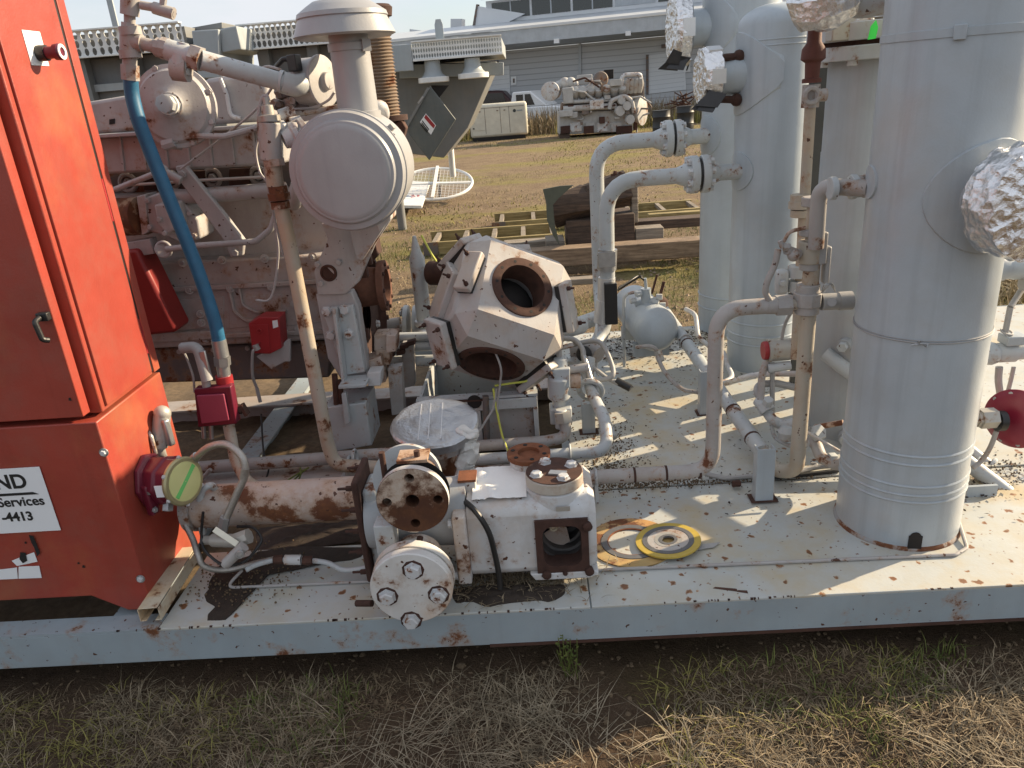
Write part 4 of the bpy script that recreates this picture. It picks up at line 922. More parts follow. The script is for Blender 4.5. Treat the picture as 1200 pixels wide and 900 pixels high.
# spiral gaskets on the deck
q = PZ(740, 636, DK)
def gasket(label, c, rings, tilt=(0, 0, 1)):
    T = thing('spiral_gasket', label, 'gasket', c, 'gaskets on the deck')
    for (nm, r0_, r1_, h, m) in rings: build(MB().lathe(c, tilt, [(0, r0_), (h, r0_), (h, r1_), (0, r1_)], 56, False), nm, m, T)
gasket('large rust-stained spiral gasket lying flat on the deck', q+Z_*.0005, (('outer_ring', .100, .140, .0045, paint('rusty_yellow', (.42, .30, .12), .6, .5, 7, stain=.9)), ('winding', .078, .0975, .006, mGRAPH), ('inner_ring', .0745, .0778, .005, mRUSTO)))
q2 = PZ(783, 634, DK+.012)
gasket('small yellow-rimmed spiral gasket lying on the larger one', q2, (('outer_ring', .082, .103, .005, mYEL), ('winding', .066, .0817, .0065, mGRAPH), ('middle_ring', .044, .0657, .0055, mCOMP), ('inner_winding', .030, .0437, .006, mZINC), ('inner_ring', .020, .0297, .007, mGRAPH)), (-.06, .03, 1))
solo(MB().lathe(PZ(688, 583, DK+.01), (.5, -.2, .8), [(0, .045), (.008, .046), (.01, .03), (.002, .028)], 32, False), 'blank_disc', 'dull metal ring leaning behind the white valve body', 'ring', mZINC, PZ(688, 590, DK))
flat_ = solo(MB().prism([(0, 0), (.06, .01), (.085, .035), (.03, .03)], PZ(815, 645, DK+.004), X_, Y_, .002), 'tin_scrap', 'thin grey tin scrap on the deck beside the yellow gasket', 'scrap', mGREY, PZ(815, 645, DK))
for (px, py, L, a) in ((850, 690, .07, -.25), (870, 693, .03, -.2)):
    c = PZ(px, py, DK); u = V((math.cos(a), math.sin(a), 0))*L
    M = MB().prism([(-1, -.06), (-.3, -.12), (.8, -.16), (1, .05), (.2, .1), (-.9, .08)], c, u*.5, V((-u.y, u.x, 0)), .0012) if False else MB().prism([(-L*.5, -.004), (0, -.006), (L*.5, -.008), (L*.45, .004), (-L*.4, .003)], c, u.normalized(), V((-u.y, u.x, 0)).normalized(), .0015)
    build(M, 'rust_scab', mRUST, SK)

# ------------------------------------------------------------------ gas engine
def slab(M, pts, Y, depth):                     # outline measured at depth plane Y, pushed away from the viewer
    q = [P(a, b, Y) for a, b in pts]; o = q[0]
    return M.prism([((p-o).x, (p-o).z) for p in q], o, X_, Z_, -depth)
def sl(pts, Y, depth, name, mat, par, bevel=.004): return build(slab(MB(), pts, Y, depth), name, mat, par, bevel=bevel)
def cy(a, b, r, name, mat, par, r1=None, n=16, bevel=0): return build(MB().cyl(a, b, r, r1, n), name, mat, par, bevel=bevel)
EN = thing('gas_engine', 'big dusty grey gas engine standing behind the red cabinet', 'engine', (-1.5, 3.4, .22))
blk = sl([(60, 232), (405, 218), (405, 412), (90, 425)], 3.22, .55, 'engine_block', mENG, EN, .012)
crk = sl([(100, 312), (392, 298), (392, 398), (115, 412)], 3.12, .12, 'crankcase_side', mENG, EN, .01)
for (a, b, c, d, e, f) in ((190, 340, 372, 330, 7, 0), (150, 398, 386, 388, 6, 0)): build(MB().bar(P(a, b, 3.112), P(c, d, 3.112), .02, .022), 'rib', mENG, crk, bevel=.005)
build(MB().tube([P(268, 336, 3.11), P(274, 365, 3.11), P(288, 376, 3.11), P(335, 373, 3.11)], .008, 8, .03).tube([P(280, 337, 3.11), P(284, 358, 3.11), P(300, 366, 3.11), P(336, 364, 3.11)], .006, 8, .03), 'cast_rib', mENG, crk)
for (px, py) in ((222, 340), (270, 338), (318, 336), (206, 375), (235, 368), (345, 356), (350, 385), (236, 378), (130, 350), (160, 402), (240, 398), (300, 392), (360, 386), (214, 308), (260, 305), (310, 303), (366, 301)):
    build(MB().cyl(P(px, py, 3.12), P(px, py, 3.105), .018, n=14), 'boss', mENG, crk); bolt(crk, P(px, py, 3.105), -Y_, .010, mENG2)
for (a, b) in ((198, 262), (268, 330), (336, 390)):  # inspection covers low on the crankcase
    sl([(a, 352-(a-198)*.04), (b, 350-(b-198)*.04), (b, 386-(b-198)*.05), (a, 389-(a-198)*.05)], 3.116, .01, 'side_cover', mENG, crk, .003)
sl([(100, 412), (390, 400), (386, 443), (110, 452)], 3.18, .5, 'oil_pan', mENGD, EN, .012)
for (px, py) in ((130, 416), (170, 414), (210, 412), (250, 410), (290, 408), (330, 406), (370, 404)): bolt(EN, P(px, py, 3.175), -Y_, .010, mENG)
sl([(150, 392), (250, 388), (250, 398), (152, 403)], 3.09, .03, 'side_rail', mENG, EN)
# head band, manifold log and covers
sl([(110, 200), (400, 185), (400, 222), (116, 236)], 3.30, .4, 'cylinder_head', mENGD, EN, .006)
for (px, py) in ((150, 214), (200, 211), (249, 208), (303, 206)):
    hp = build(MB().torus(P(px, py, 3.295), Y_, .034, .010, 20, 8), 'head_ring', mENG, EN); bolt(hp, P(px, py, 3.29), -Y_, .016, mENG2)
for (a, b) in ((168, 192), (216, 240), (268, 292)): sl([(a, 203-(a-168)*.05), (b, 202-(a-168)*.05), (b, 222-(a-168)*.05), (a, 223-(a-168)*.05)], 3.28, .03, 'exhaust_port', mRUST, EN)
mf = sl([(60, 163), (328, 147), (330, 193), (60, 208)], 3.02, .24, 'intake_manifold', mENG2, EN, .012)
for k in range(8):
    x = 138+k*26; sl([(x, 158-k*1.5), (x+3, 158-k*1.5), (x+8, 201-k*1.5), (x+5, 201-k*1.5)], 3.012, .012, 'manifold_rib', mENG2, mf, .002)
build(MB().bar(P(60, 163, 3.0), P(330, 146, 3.0), .05, .014), 'manifold_rim', mENG2, mf, bevel=.003)
cv = sl([(50, 128), (170, 108), (178, 152), (50, 162)], 3.10, .30, 'valve_cover', mENG2, EN, .014)
for (a, b) in ((128, 140), (152, 134)): sl([(a, b), (a+6, b-1), (a+6, b+5), (a, b+6)], 3.095, .01, 'cover_slot', mHOLE, cv, 0)
sl([(238, 93), (268, 88), (312, 88), (316, 142), (240, 147)], 3.08, .30, 'valve_cover', mENG2, EN, .016)
build(MB().tube([P(258, 92, 3.06), P(266, 112, 3.06), P(270, 136, 3.06), P(282, 139, 3.06)], .008, 8, .03), 'cover_handle', mWHT, EN)
# exhaust elbow, water pump, oil filter
build(MB().tube([P(110, 256, 3.05), P(150, 254, 3.03), P(168, 253, 3.0)], .075, 20, .1), 'exhaust_elbow', paint('heat_rust', (.30, .22, .15), .7, .55, 6, stain=.9), EN)
sl([(160, 230), (170, 228), (174, 272), (166, 276)], 2.96, .10, 'elbow_flange', mCOMP, EN, .003)
pm = build(slab(slab(MB(), [(168, 232), (185, 226), (205, 228), (222, 245), (232, 258), (235, 280), (215, 286), (190, 276), (170, 270)], 2.97, .15), [(180, 240), (210, 236), (216, 262), (196, 276), (184, 262)], 2.93, .05), 'water_pump', mENG2, EN, bevel=.008)
for (px, py) in ((173, 235), (176, 266), (205, 233), (187, 257), (193, 273), (222, 250), (228, 276)): bolt(pm, P(px, py, 2.925 if 180 < px < 215 and py > 236 else 2.965), -Y_, .010, mENG2)
build(MB().cyl(P(192, 292, 2.99), P(192, 292, 2.92), .034, n=20).torus(P(192, 292, 2.92), Y_, .028, .007, 20, 8).bar(P(152, 292, 2.99), P(182, 287, 2.99), .06, .06), 'pump_outlet', mENG2, EN, bevel=.004)
sl([(130, 296), (160, 292), (206, 385), (206, 390), (150, 396), (128, 396)], 2.93, .14, 'oil_filter', mREDD, EN, .014)
# rods, lever, tubes
build(MB().tube([P(135, 222, 2.92), P(190, 200, 2.9)], .011, 10).ball(P(190, 200, 2.9), .024, 10, 8).tube([P(190, 200, 2.9), P(212, 212, 2.9)], .016, 10), 'link_rod', mENG2, EN)
build(MB().tube([P(150, 217, 2.98), P(240, 211, 2.98), P(318, 207, 2.98)], .006, 8), 'control_rod', mZINC, EN)
sl([(205, 195), (216, 193), (232, 213), (262, 250), (286, 282), (284, 300), (270, 302), (262, 282), (228, 236), (212, 215)], 2.95, .03, 'lever_arm', mENG2, EN, .005)
bolt(EN, P(276, 296, 2.948), -Y_, .014, mENG2); bolt(EN, P(214, 204, 2.948), -Y_, .014, mENG2)
build(MB().tube([P(205, 232, 3.0), P(215, 231, 3.0), P(335, 222, 3.0)], .030, 16), 'coolant_pipe', mENG2, EN)
build(MB().tube([P(195, 292, 2.9), P(230, 288, 2.9), P(300, 283, 2.9), P(318, 268, 2.9), P(324, 248, 2.9)], .012, 10, .05), 'breather_tube', mENG2, EN)
build(MB().tube([P(350, 216, 2.95), P(346, 232, 2.95), P(344, 238, 3.0)], .03, 12, .06), 'coolant_elbow', mENG2, EN)
# right end: mounting plate, bracket, foot
br = sl([(376, 262), (458, 258), (440, 285), (421, 330), (405, 345), (372, 346), (368, 318), (384, 280)], 2.90, .03, 'mount_plate', mENG2, EN, .004)
sl([(408, 264), (454, 260), (424, 306), (418, 304)], 2.86, .045, 'plate_gusset', mENG2, br, .003)
build(MB().torus(P(385, 320, 2.898), Y_, .028, .006, 24, 8).cyl(P(385, 320, 2.9), P(385, 320, 2.896), .022, n=20), 'socket_ring', mRUST, br)
for (px, py) in ((372, 310), (397, 307), (376, 332)): bolt(br, P(px, py, 2.898), -Y_, .012, mENG2)
sl([(370, 345), (412, 342), (420, 360), (432, 440), (402, 448), (384, 420)], 2.915, .06, 'mount_column', mENG2, EN, .005)
ft = sl([(377, 362), (413, 358), (428, 436), (403, 440)], 2.885, .03, 'foot_bracket', mPIPE, EN, .003)
build(MB().bar(P(393, 360, 2.86), P(404, 446, 2.85), .012, .06, (0, -1, 0)).obx(P(416, 447, 2.83), (.055, 0, 0), (0, .06, 0), (0, 0, .006)), 'foot_gusset', mPIPE, ft, bevel=.002)
for (px, py) in ((383, 365), (404, 363), (388, 393), (409, 391)): bolt(ft, P(px, py, 2.884), -Y_, .019, mBOLT)
sl([(430, 437), (446, 436), (446, 452), (431, 453)], 2.85, .08, 'foot_shim', mWHT, EN, .003)
for (px, py) in ((398, 465), (392, 458)): build(MB().cyl(P(px, py-20, 2.84), P(px+3, py+22, 2.82), .012, n=10), 'jack_bolt', mRUST, EN)
pd = sl([(380, 478), (428, 472), (436, 522), (388, 530)], 2.80, .20, 'pedestal', mPIPE, EN, .004)
sl([(400, 462), (405, 460), (410, 495), (404, 498)], 2.77, .02, 'pedestal_strap', mPIPE, pd, .002)
# flywheel and coupling hub
fx = P(430, 368, 3.25).x; fc_ = V((fx, 3.25, P(432, 368, 3.25).z))
fly = build(MB().lathe(fc_, X_, [(-.10, .285), (.0, .29), (.03, .29), (.035, .26), (.0, .25), (.0, .08)], 60, False), 'flywheel', mRUSTD, EN, bevel=.003)
build(MB().lathe(fc_-X_*.11, X_, [(0, .30), (.05, .30), (.05, .27)], 60, False), 'ring_gear', mRUST, EN)
for p in ringpts(fc_+X_*.001, X_, .19, 10, .1): bolt(fly, p, X_, .016, mBOLT)
for p in ringpts(fc_+X_*.032, X_, .275, 14, .1): bolt(fly, p, X_, .012, mRUST)
hb = build(MB().lathe(V((fx, 3.1, P(445, 335, 3.1).z)), X_, [(0, .12), (.02, .085), (.11, .078), (.111, .105), (.138, .107), (.139, .07), (.08, .06)], 36), 'coupling_hub', plain('hub_rust', (.15, .065, .04), .85, .4, 24, b=.5), EN)
for p in ringpts(V((fx+.138, 3.1, P(445, 335, 3.1).z)), X_, .09, 8): bolt(hb, p, X_, .008, mRUSTD)
sl([(424, 290), (440, 284), (443, 300), (432, 312)], 3.05, .10, 'hub_guard', mRUSTD, EN)
for (px, py, s) in ((424, 300, .016), (432, 305, .014), (426, 318, .018), (424, 400, .016), (438, 428, .02), (428, 392, .018)): build(MB().obx(P(px, py, 3.0), (s, 0, 0), (0, s, 0), (0, 0, s*1.3)), 'rusty_lug', mRUST, EN, bevel=.004)
sl([(426, 425), (446, 418), (452, 448), (436, 452)], 2.95, .12, 'rusty_block', mRUSTP, EN)
sl([(452, 393), (464, 393), (464, 412), (452, 414)], 2.95, .1, 'rusty_block', mRUSTP, EN)
# regulator
rc = P(206, 125, 2.74); ra = V((.12, -1, .10)).normalized()
RG = thing('gas_regulator', 'round pressure regulator with ribbed casing on top of the engine', 'regulator', rc-Z_*.14, None)
build(MB().lathe(rc, ra, [(-.09, .06), (-.03, .11), (-.012, .136), (.012, .136), (.016, .122), (.030, .112), (.042, .07), (.052, .046), (.060, .040)], 48), 'diaphragm_case', mENG2, RG)
for p in ringpts(rc+ra*.012, ra, .128, 8, .3): bolt(RG, p, ra, .010, mENG2)
for k in range(22):
    a = 3.6+k*.09; e = frame(ra); d = e[1]*math.cos(a)+e[2]*math.sin(a); build(MB().bar(rc+ra*.031+d*.082, rc+ra*.024+d*.102, .003, .005, ra), 'cast_letter', mENG2, RG)
cp = build(MB().lathe(rc+ra*.060, ra, [(0, .036), (.008, .036), (.010, .030), (.055, .030), (.057, .027)], 8), 'cap', mPIPE, RG)
build(MB().lathe(rc+ra*.068, ra, [(0, .0335), (.014, .0335)], 20), 'seal_tape', mPLAST, RG)
build(MB().tube([rc+V((-.02, .02, -.13)), P(190, 168, 2.72)], .015, 10).cyl(P(192, 170, 2.71), P(205, 166, 2.71), .02, n=8).tube([P(203, 166, 2.71), P(225, 159, 2.71), P(262, 160, 2.71), P(300, 150, 2.75)], .010, 8, .05), 'sense_line', mENG2, RG)
# supply pipework up at left, with blue hose
YH = 2.56
FT = thing('gas_pipework', 'dusty grey gas pipework of tees and valves above the engine', 'pipework', P(152, 95, YH))
def seg(a, b, r, name='fitting', mat=mPIPE_D, par=FT, n=14, Y=YH, bev=0, Y2=None): return build(MB().cyl(P(*a, Y), P(*b, Y2 or Y), r, n=n), name, mat, par, bevel=bev)
seg((153, -30), (152, 18), .028, 'upper_tee'); seg((152, 14), (152, 34), .017, 'nipple'); seg((152, 27), (152, 33), .024, 'hex_nut', n=6)
tee = build(MB().cyl(P(152, 33, YH), P(152, 66, YH), .029, n=18).lathe(P(152, 33, YH), -Z_, [(-.004, .033), (.02, .033)], 18).lathe(P(152, 60, YH), -Z_, [(-.004, .033), (.02, .033)], 18).cyl(P(152, 49, YH), P(167, 51, YH), .027, n=16), 'tee', mPIPE_D, FT)
seg((152, 66, ), (152, 80), .022, 'reducer'); seg((152, 76), (153, 94), .027, 'hex_nut', n=6)
seg((166, 51), (192, 57), .020, 'nipple')
seg((183, 55), (190, 57), .029, 'union_nut', n=8); seg((189, 56), (197, 58), .033, 'union_nut', n=8)
vb = build(MB().cyl(P(196, 58, YH), P(226, 67, YH), .032, n=18).cyl(P(213, 63, YH), P(211, 85, YH), .034, n=18).cyl(P(214, 62, YH), P(215, 50, YH), .016, n=10), 'check_valve', mPIPE, FT)
seg((203, 80), (221, 82), .038, 'bonnet', n=10); seg((224, 66), (236, 70), .040, 'hex_nut', n=6)
seg((235, 70), (330, 96), .030, 'supply_pipe', mPIPE, Y2=2.7, n=20)
build(MB().lathe(P(328, 95, 2.7), P(332, 96, 2.7)-P(328, 95, 2.7), [(0, .036), (.012, .036)], 20).tube([P(330, 96, 2.7), P(346, 101, 2.72), P(362, 96, 2.78)], .036, 16, .05), 'supply_elbow', mPIPE, FT)
mx = P(372, 96, 2.82); md = V((.9, -.35, 0)).normalized()
build(MB().lathe(mx-md*.06, md, [(-.02, .06), (.0, .080), (.075, .080), (.076, .087), (.088, .087), (.09, .078), (.094, .03), (.11, .028), (.112, .01)], 30), 'mixer_housing', mENG2, FT, bevel=.003)
seg((165, 6), (182, 9), .013, 'nipple'); build(MB().cyl(P(180, 9, YH), P(203, 16, YH), .018, n=12).cyl(P(202, 15.6, YH), P(204, 16.3, YH), .0185, n=8).cyl(P(204, 16.3, YH), P(204.5, 16.5, YH), .010, n=10).cyl(P(190, 12, YH), P(192, -4, YH), .011, n=8), 'drain_cock', mPIPE_D, FT)
build(MB().obx(P(345, 74, 2.75), (.018, -.01, 0), (.005, .02, 0), (0, 0, .026)).tube([P(340, 70, 2.75), P(332, 69, 2.75), P(322, 80, 2.8)], .009, 8), 'solenoid', mBLK, FT, bevel=.003)
BH = thing('blue_hose', 'blue rubber hose hanging down in front of the engine', 'hose', P(256, 400, 2.5))
hz = [(153, 92, 2.56), (155, 112, 2.56), (162, 140, 2.55), (174, 172, 2.55), (190, 212, 2.54), (206, 252, 2.53), (224, 296, 2.52), (240, 340, 2.51), (252, 378, 2.5), (257, 402, 2.5)]
build(MB().curve([P(*a) for a in hz], .023, 14), 'hose', mBLUE, BH)
build(MB().cyl(P(256, 398, 2.5), P(260, 418, 2.5), .026, n=14).cyl(P(260, 418, 2.5), P(261, 428, 2.5), .029, n=6).cyl(P(261, 428, 2.5), P(263, 441, 2.5), .023, n=12), 'hose_end', mGALV, BH)
# junction box and conduit by the cabinet
JB = thing('junction_box', 'pink red junction box under the blue hose', 'box', P(262, 500, 2.45))
jx = build(slab(MB(), [(227, 456), (270, 453), (277, 497), (232, 501)], 2.45, .04), 'box', mCRIM, JB, bevel=.004)
sl([(230, 464), (262, 462), (268, 493), (236, 497)], 2.437, .012, 'lid', plain('faded_pink_enamel', (.30, .05, .09), .5, .1, 20), jx, .003)
cy(P(262, 440, 2.5), P(272, 492, 2.5), .030, 'red_tee', mREDB, JB)
for (px, py) in ((238, 505), (247, 506)): cy(P(px, py-8, 2.46), P(px+1, py+8, 2.46), .008, 'gland', mGALV, JB)
build(MB().cyl(P(273, 478, 2.5), P(284, 480, 2.5), .018, n=10).bar(P(283, 474, 2.5), P(290, 486, 2.5), .03, .012), 'tee_valve', mRUST, JB)
lb = build(MB().tube([P(214, 408, 2.5), P(232, 406, 2.48), P(243, 446, 2.46)], .020, 12, .04), 'conduit_body', mGREY, JB)
sl([(232, 412), (240, 411), (246, 438), (238, 441)], 2.455, .012, 'cover', mGALV, lb, .004)
cy(P(240, 440, 2.47), P(243, 457, 2.47), .015, 'conduit', mGREY, JB)
build(MB().tube([P(268, 498, 2.5), P(276, 540, 2.45), P(290, 566, 2.4), P(308, 574, 2.35)], .021, 12, .1), 'rusty_riser', mCREAM, JB)
build(MB().curve([P(228, 460, 2.5), P(226, 440, 2.5), P(218, 418, 2.52), P(213, 409, 2.53)], .004, 6), 'lead', mGREY, JB)
# red switch box on its bracket
RB = thing('switch_box', 'small bright red switch box bolted to the engine side', 'box', P(310, 415, 2.95))
rb_ = build(slab(MB(), [(291, 379), (304, 372), (327, 372), (330, 408), (316, 415), (296, 414)], 2.93, .09), 'box', mREDB, RB, bevel=.003)
sl([(293, 381), (314, 380), (317, 413), (296, 413)], 2.926, .004, 'front_plate', mREDB, rb_, .001)
sl([(319, 376), (325, 375), (326, 383), (320, 385)], 2.928, .004, 'label', mSIGN, rb_, 0)
build(MB().torus(P(304, 388, 2.924), Y_, .009, .003, 14, 6).torus(P(304, 402, 2.924), Y_, .004, .002, 10, 5), 'embossed_mark', mREDB, rb_)
sl([(300, 418), (330, 404), (336, 398), (340, 398), (340, 424), (334, 424), (318, 433)], 2.96, .02, 'bracket', mENG2, RB)
build(MB().curve([P(300, 408, 2.92), P(296, 414, 2.91), P(296, 440, 2.92), P(301, 455, 2.93), P(305, 470, 2.93)], .006, 8).cyl(P(301, 455, 2.93), P(305, 471, 2.93), .008, n=8).cyl(P(299, 404, 2.92), P(302, 410, 2.92), .013, n=10), 'cable', mGREY, RB)
solo(MB().curve([P(306, 485, 2.9), P(309, 530, 2.8), P(315, 545, 2.75), P(312, 560, 2.7), P(304, 572, 2.65)], .004, 6), 'loose_cable', 'thin dark cable dangling below the engine', 'cable', mBLK, P(312, 560, 2.7))
# air cleaner, its stack and rain cap
YA = 2.52; ac = P(404, 203, YA)
AC = thing('air_cleaner', 'large round grey air cleaner with tall stack and rain cap', 'air cleaner', ac-Z_*.2)
build(MB().lathe(ac, Y_, [(.0, .155), (.002, .160), (.016, .168), (.02, .186), (.05, .192), (.052, .196), (.07, .196), (.072, .191), (.27, .190), (.30, .17), (.31, .08)], 72), 'drum', mAIR, AC, smooth=30)
build(MB().lathe(ac-Y_*.006, Y_, [(0, .135), (.002, .148), (.009, .156)], 64), 'dished_lid', mAIR, AC)
build(MB().obx(P(452, 156, 2.60), (.028, 0, .022), (0, .02, 0), (-.006, 0, .008)), 'latch', mGREY, AC, bevel=.002)
build(MB().obx(P(455, 163, 2.585), (.022, 0, .014), (0, .004, 0), (-.002, 0, .003)), 'latch_bar', mBLK, AC)
sx = P(420, 130, 2.68).x; z0_, z1_ = P(425, 138, 2.68).z, P(413, 38, 2.68).z
build(MB().lathe(V((sx, 2.68, 0)), Z_, [(z0_-.05, .075), (z0_+.02, .074), (z0_+.022, .067), (z1_+.03, .063)], 40), 'stack', mAIR, AC)
sx2 = P(410, 20, 2.68).x
build(MB().lathe(V((sx, 2.68, P(413, 55, 2.68).z)), Z_, [(-.012, .067), (-.011, .070), (.011, .070), (.012, .066)], 40, False).obx(V((sx+.062, 2.64, P(413, 55, 2.68).z)), (.012, .008, 0), (-.004, .006, 0), (0, 0, .018)), 'stack_clamp', mAIR, AC)
zc0 = P(405, 37, 2.53).z
build(MB().lathe(V((sx-.01, 2.68, zc0)), Z_, [(.002, .062), (-.006, .150), (.0, .165), (.05, .143), (.053, .147), (.066, .143), (.085, .115), (.10, .09), (.105, .05), (.106, .01)], 56), 'rain_cap', mAIR, AC)
build(MB().tube([P(425, 132, 2.8), P(447, 122, 2.8), P(450, 135, 2.85), P(440, 150, 2.9)], .022, 12, .05), 'side_tube', mWHT, AC)
sl([(440, 258), (458, 244), (458, 258), (444, 272)], 2.62, .12, 'saddle', mWHT, AC)
# exhaust bellows behind the stack
xb = P(447, 90, 3.15)
EX = thing('exhaust_bellows', 'rusty corrugated exhaust bellows rising behind the rain cap', 'exhaust', P(455, 150, 3.15))
pr = []; zt_, zb_2 = P(437, 20, 3.15).z, P(455, 138, 3.15).z; nr = 30
for k in range(nr*2+1): pr.append((zb_2+(zt_-zb_2)*k/(nr*2), .060 if k % 2 else .052))
build(MB().lathe(V((P(449, 110, 3.15).x, 3.15, 0)), Z_, pr, 30), 'bellows', paint('scaled_bellows', (.26, .20, .15), .55, .3, 10, dirt=.5, metal=.3), EX)
build(MB().lathe(V((P(449, 110, 3.15).x, 3.15, 0)), Z_, [(zb_2-.10, .055), (zb_2-.012, .06), (zb_2-.012, .085), (zb_2+.008, .085), (zb_2+.008, .06)], 30), 'lower_flange', mRUSTD, EX)
build(MB().lathe(V((P(449, 110, 3.15).x, 3.15, 0)), Z_, [(zt_, .07), (zt_+.03, .075), (zt_+.04, .065)], 30), 'upper_ring', mRUSTD, EX)
sl([(458, 148), (470, 140), (476, 150), (472, 164), (462, 166)], 3.1, .06, 'flange_bracket', mRUST, EX)
# gas valve train left of the air cleaner
VT = thing('valve_train', 'rusty gas valve with white bellows on a tall cream riser', 'valve', P(330, 250, 2.7))
cy(P(316, 143, 2.66), P(318, 188, 2.66), .036, 'valve_block', mCOMP, VT, n=12, bevel=.004)
build(MB().lathe(P(316, 142, 2.66), Z_, [(0, .038), (.018, .038), (.022, .022), (.05, .020), (.052, .012), (.075, .011)], 12), 'valve_cap', mZINC, VT)
build(MB().curve([P(315, 118, 2.66), P(312, 112, 2.66), P(306, 118, 2.66), P(303, 140, 2.66), P(306, 180, 2.66)], .006, 8), 'sense_tube', mENG2, VT)
M = MB(); a, b = P(332, 164, 2.68), P(362, 152, 2.72)
M.lathe(a, b-a, [(0, .03), (.02, .036), (.03, .036), (.035, .046), (.05, .046), (.055, .036), (.065, .036), (.07, .046), (.085, .046), (.09, .03), (.12, .025)], 22); build(M, 'bellows', mWHT, VT)
build(MB().cyl(P(340, 142, 2.7), P(352, 140, 2.72), .014, n=10).cyl(P(328, 137, 2.72), P(345, 131, 2.74), .024, n=14).ball(P(330, 148, 2.68), .02, 8, 6).ball(P(345, 150, 2.68), .02, 8, 6), 'pilot_valve', mWHT, VT)
cy(P(319, 188, 2.66), P(323, 218, 2.66), .029, 'rusty_nipple', mCREAM, VT)
for (y, r_) in ((190, .037), (222, .034), (230, .040), (240, .034)): build(MB().lathe(P(321+(y-190)*.15, y, 2.66), -Z_, [(-.012, r_), (.012, r_)], 8), 'union_ring', mRUSTP, VT)
build(MB().tube([P(329, 240, 2.66), P(340, 290, 2.66), P(384, 520, 2.62), P(392, 545, 2.6), P(470, 549, 2.6)], .026, 16, .14), 'riser', mCREAM, VT)
build(MB().tube([P(313, 175, 2.7), P(310, 200, 2.7), P(318, 240, 2.7), P(332, 300, 2.7)], .004, 6), 'capillary', mGREY, VT)
build(MB().tube([P(318, 138, 2.72), P(345, 134, 2.76), P(372, 130, 2.78), P(402, 124, 2.78)], .009, 8), 'fuel_line', mPIPE_D, VT)
for pts in ([(212, 198), (262, 160), (300, 128), (326, 92)], [(330, 160), (350, 150), (372, 146), (398, 138)], [(306, 104), (300, 88), (312, 78), (330, 82)], [(340, 128), (366, 126), (384, 118), (392, 108)], [(308, 150), (300, 175), (304, 200), (312, 212)], [(300, 352), (318, 348), (326, 300), (322, 262)]):
    build(MB().curve([P(a, b, 2.8-.02*k) for k, (a, b) in enumerate(pts)], .0045, 6), 'capillary', mENG2, EN)
# clutter of small fittings behind the valve
for k, (px, py, s) in enumerate(((330, 108, .03), (338, 118, .024), (322, 122, .02), (348, 112, .02), (352, 124, .026), (362, 118, .02), (336, 100, .018))):
    build(MB().cyl(P(px, py, 2.85), P(px+6, py+R.uniform(-4, 4), 2.82), s, n=8).hexp(P(px+6, py, 2.82), -Y_, s*.6, .02), 'fitting', mENG if k % 2 else mENGD, EN)
sl([(322, 112), (366, 108), (384, 132), (384, 146), (330, 150)], 2.98, .1, 'throttle_plate', mENG2, EN)
# air pipes beneath, along the engine rail
solo(MB().tube([P(195, 551, 2.72), P(440, 533, 2.72), P(520, 527, 2.72)], .027, 14), 'drain_pipe', 'long grey pipe running under the engine mount', 'pipe', mPIPE_D, P(300, 545, 2.72))
for (px, py) in ((416, 537), (410, 545)):
    solo(MB().torus(P(px, py, 2.66), (1, 0, 0), .034, .006, 18, 6).obx(P(px-1, py+14, 2.66), (.03, 0, 0), (0, .03, 0), (0, 0, .008)), 'pipe_strap', 'small U-bolt strap %s the engine pipes at the pedestal' % ('across' if px > 412 else 'under'), 'strap', mPIPE, P(px, py+14, 2.66), 'pipe straps')
solo(MB().curve([P(205, 580, 2.6), P(232, 565, 2.6), P(247, 550, 2.6)], .008, 8), 'bent_tube', 'short bent grey tube lying under the engine', 'tube', mPIPE_D, P(232, 565, 2.6))
for j, (a, b) in enumerate((((318, 575), (362, 548)), ((322, 582), (358, 550)), ((345, 572), (352, 548)))):
    solo(MB().curve([P(*a, 2.6), P((a[0]+b[0])/2+4, (a[1]+b[1])/2, 2.6)+Z_*.01, P(*b, 2.65)], .0035, 5), 'weed_stalk', ('longest', 'middle', 'shortest')[j]+' of the green stalks lying in the engine bay', 'stalk', mGRN, P(*a, 2.6), 'stalks in the engine bay')

# ------------------------------------------------------------------ compressor frame
KB = thing('steel_box_base', 'open grey steel box base under the tilted compressor casting', 'base', P(560, 518, 2.86))
yb0 = 2.86; xl, xr = P(489, 480, yb0).x, P(630, 480, yb0).x; zt0, zb0 = P(560, 470, yb0).z, P(560, 518, yb0).z-.04
hc = (P(556, 470, yb0).x, P(556, 472, yb0).z)
zmid = P(600, 480, yb0).z
M = MB()
build(MB().bx(xl, xr, yb0, yb0+.012, zt0-.045, zt0), 'front_upper', mPIPE, KB, bevel=.003)
build(MB().bx(xl, xl+.26, yb0+.001, yb0+.012, zb0, zt0-.0455), 'front_lower', mPIPE, KB)
build(MB().bx(xr-.018, xr, yb0+.001, yb0+.012, zb0, zt0-.0455), 'corner_post', mPIPE, KB)
build(MB().bx(xl+.262, xr-.02, yb0+.04, yb0+.05, zb0, zt0-.046), 'recess_panel', mPIPE_D, KB)
build(MB().bx(xl, xl+.012, yb0+.0125, 3.45, zb0, zt0).bx(xr-.012, xr, yb0+.0125, 3.45, zb0, zt0).bx(xl, xr, 3.452, 3.464, zb0, zt0+.05), 'side_walls', mPIPE, KB)
build(MB().bx(xl+.013, xr-.013, yb0+.06, 3.44, zb0, zb0+.02), 'floor', mHOLE, KB)  # floor coloured near-black for the shade inside the box
build(MB().bx(xl+.03, xl+.30, yb0-.004, yb0+.02, zt0+.0005, zt0+.006), 'rusty_ledge', mRUST, KB)
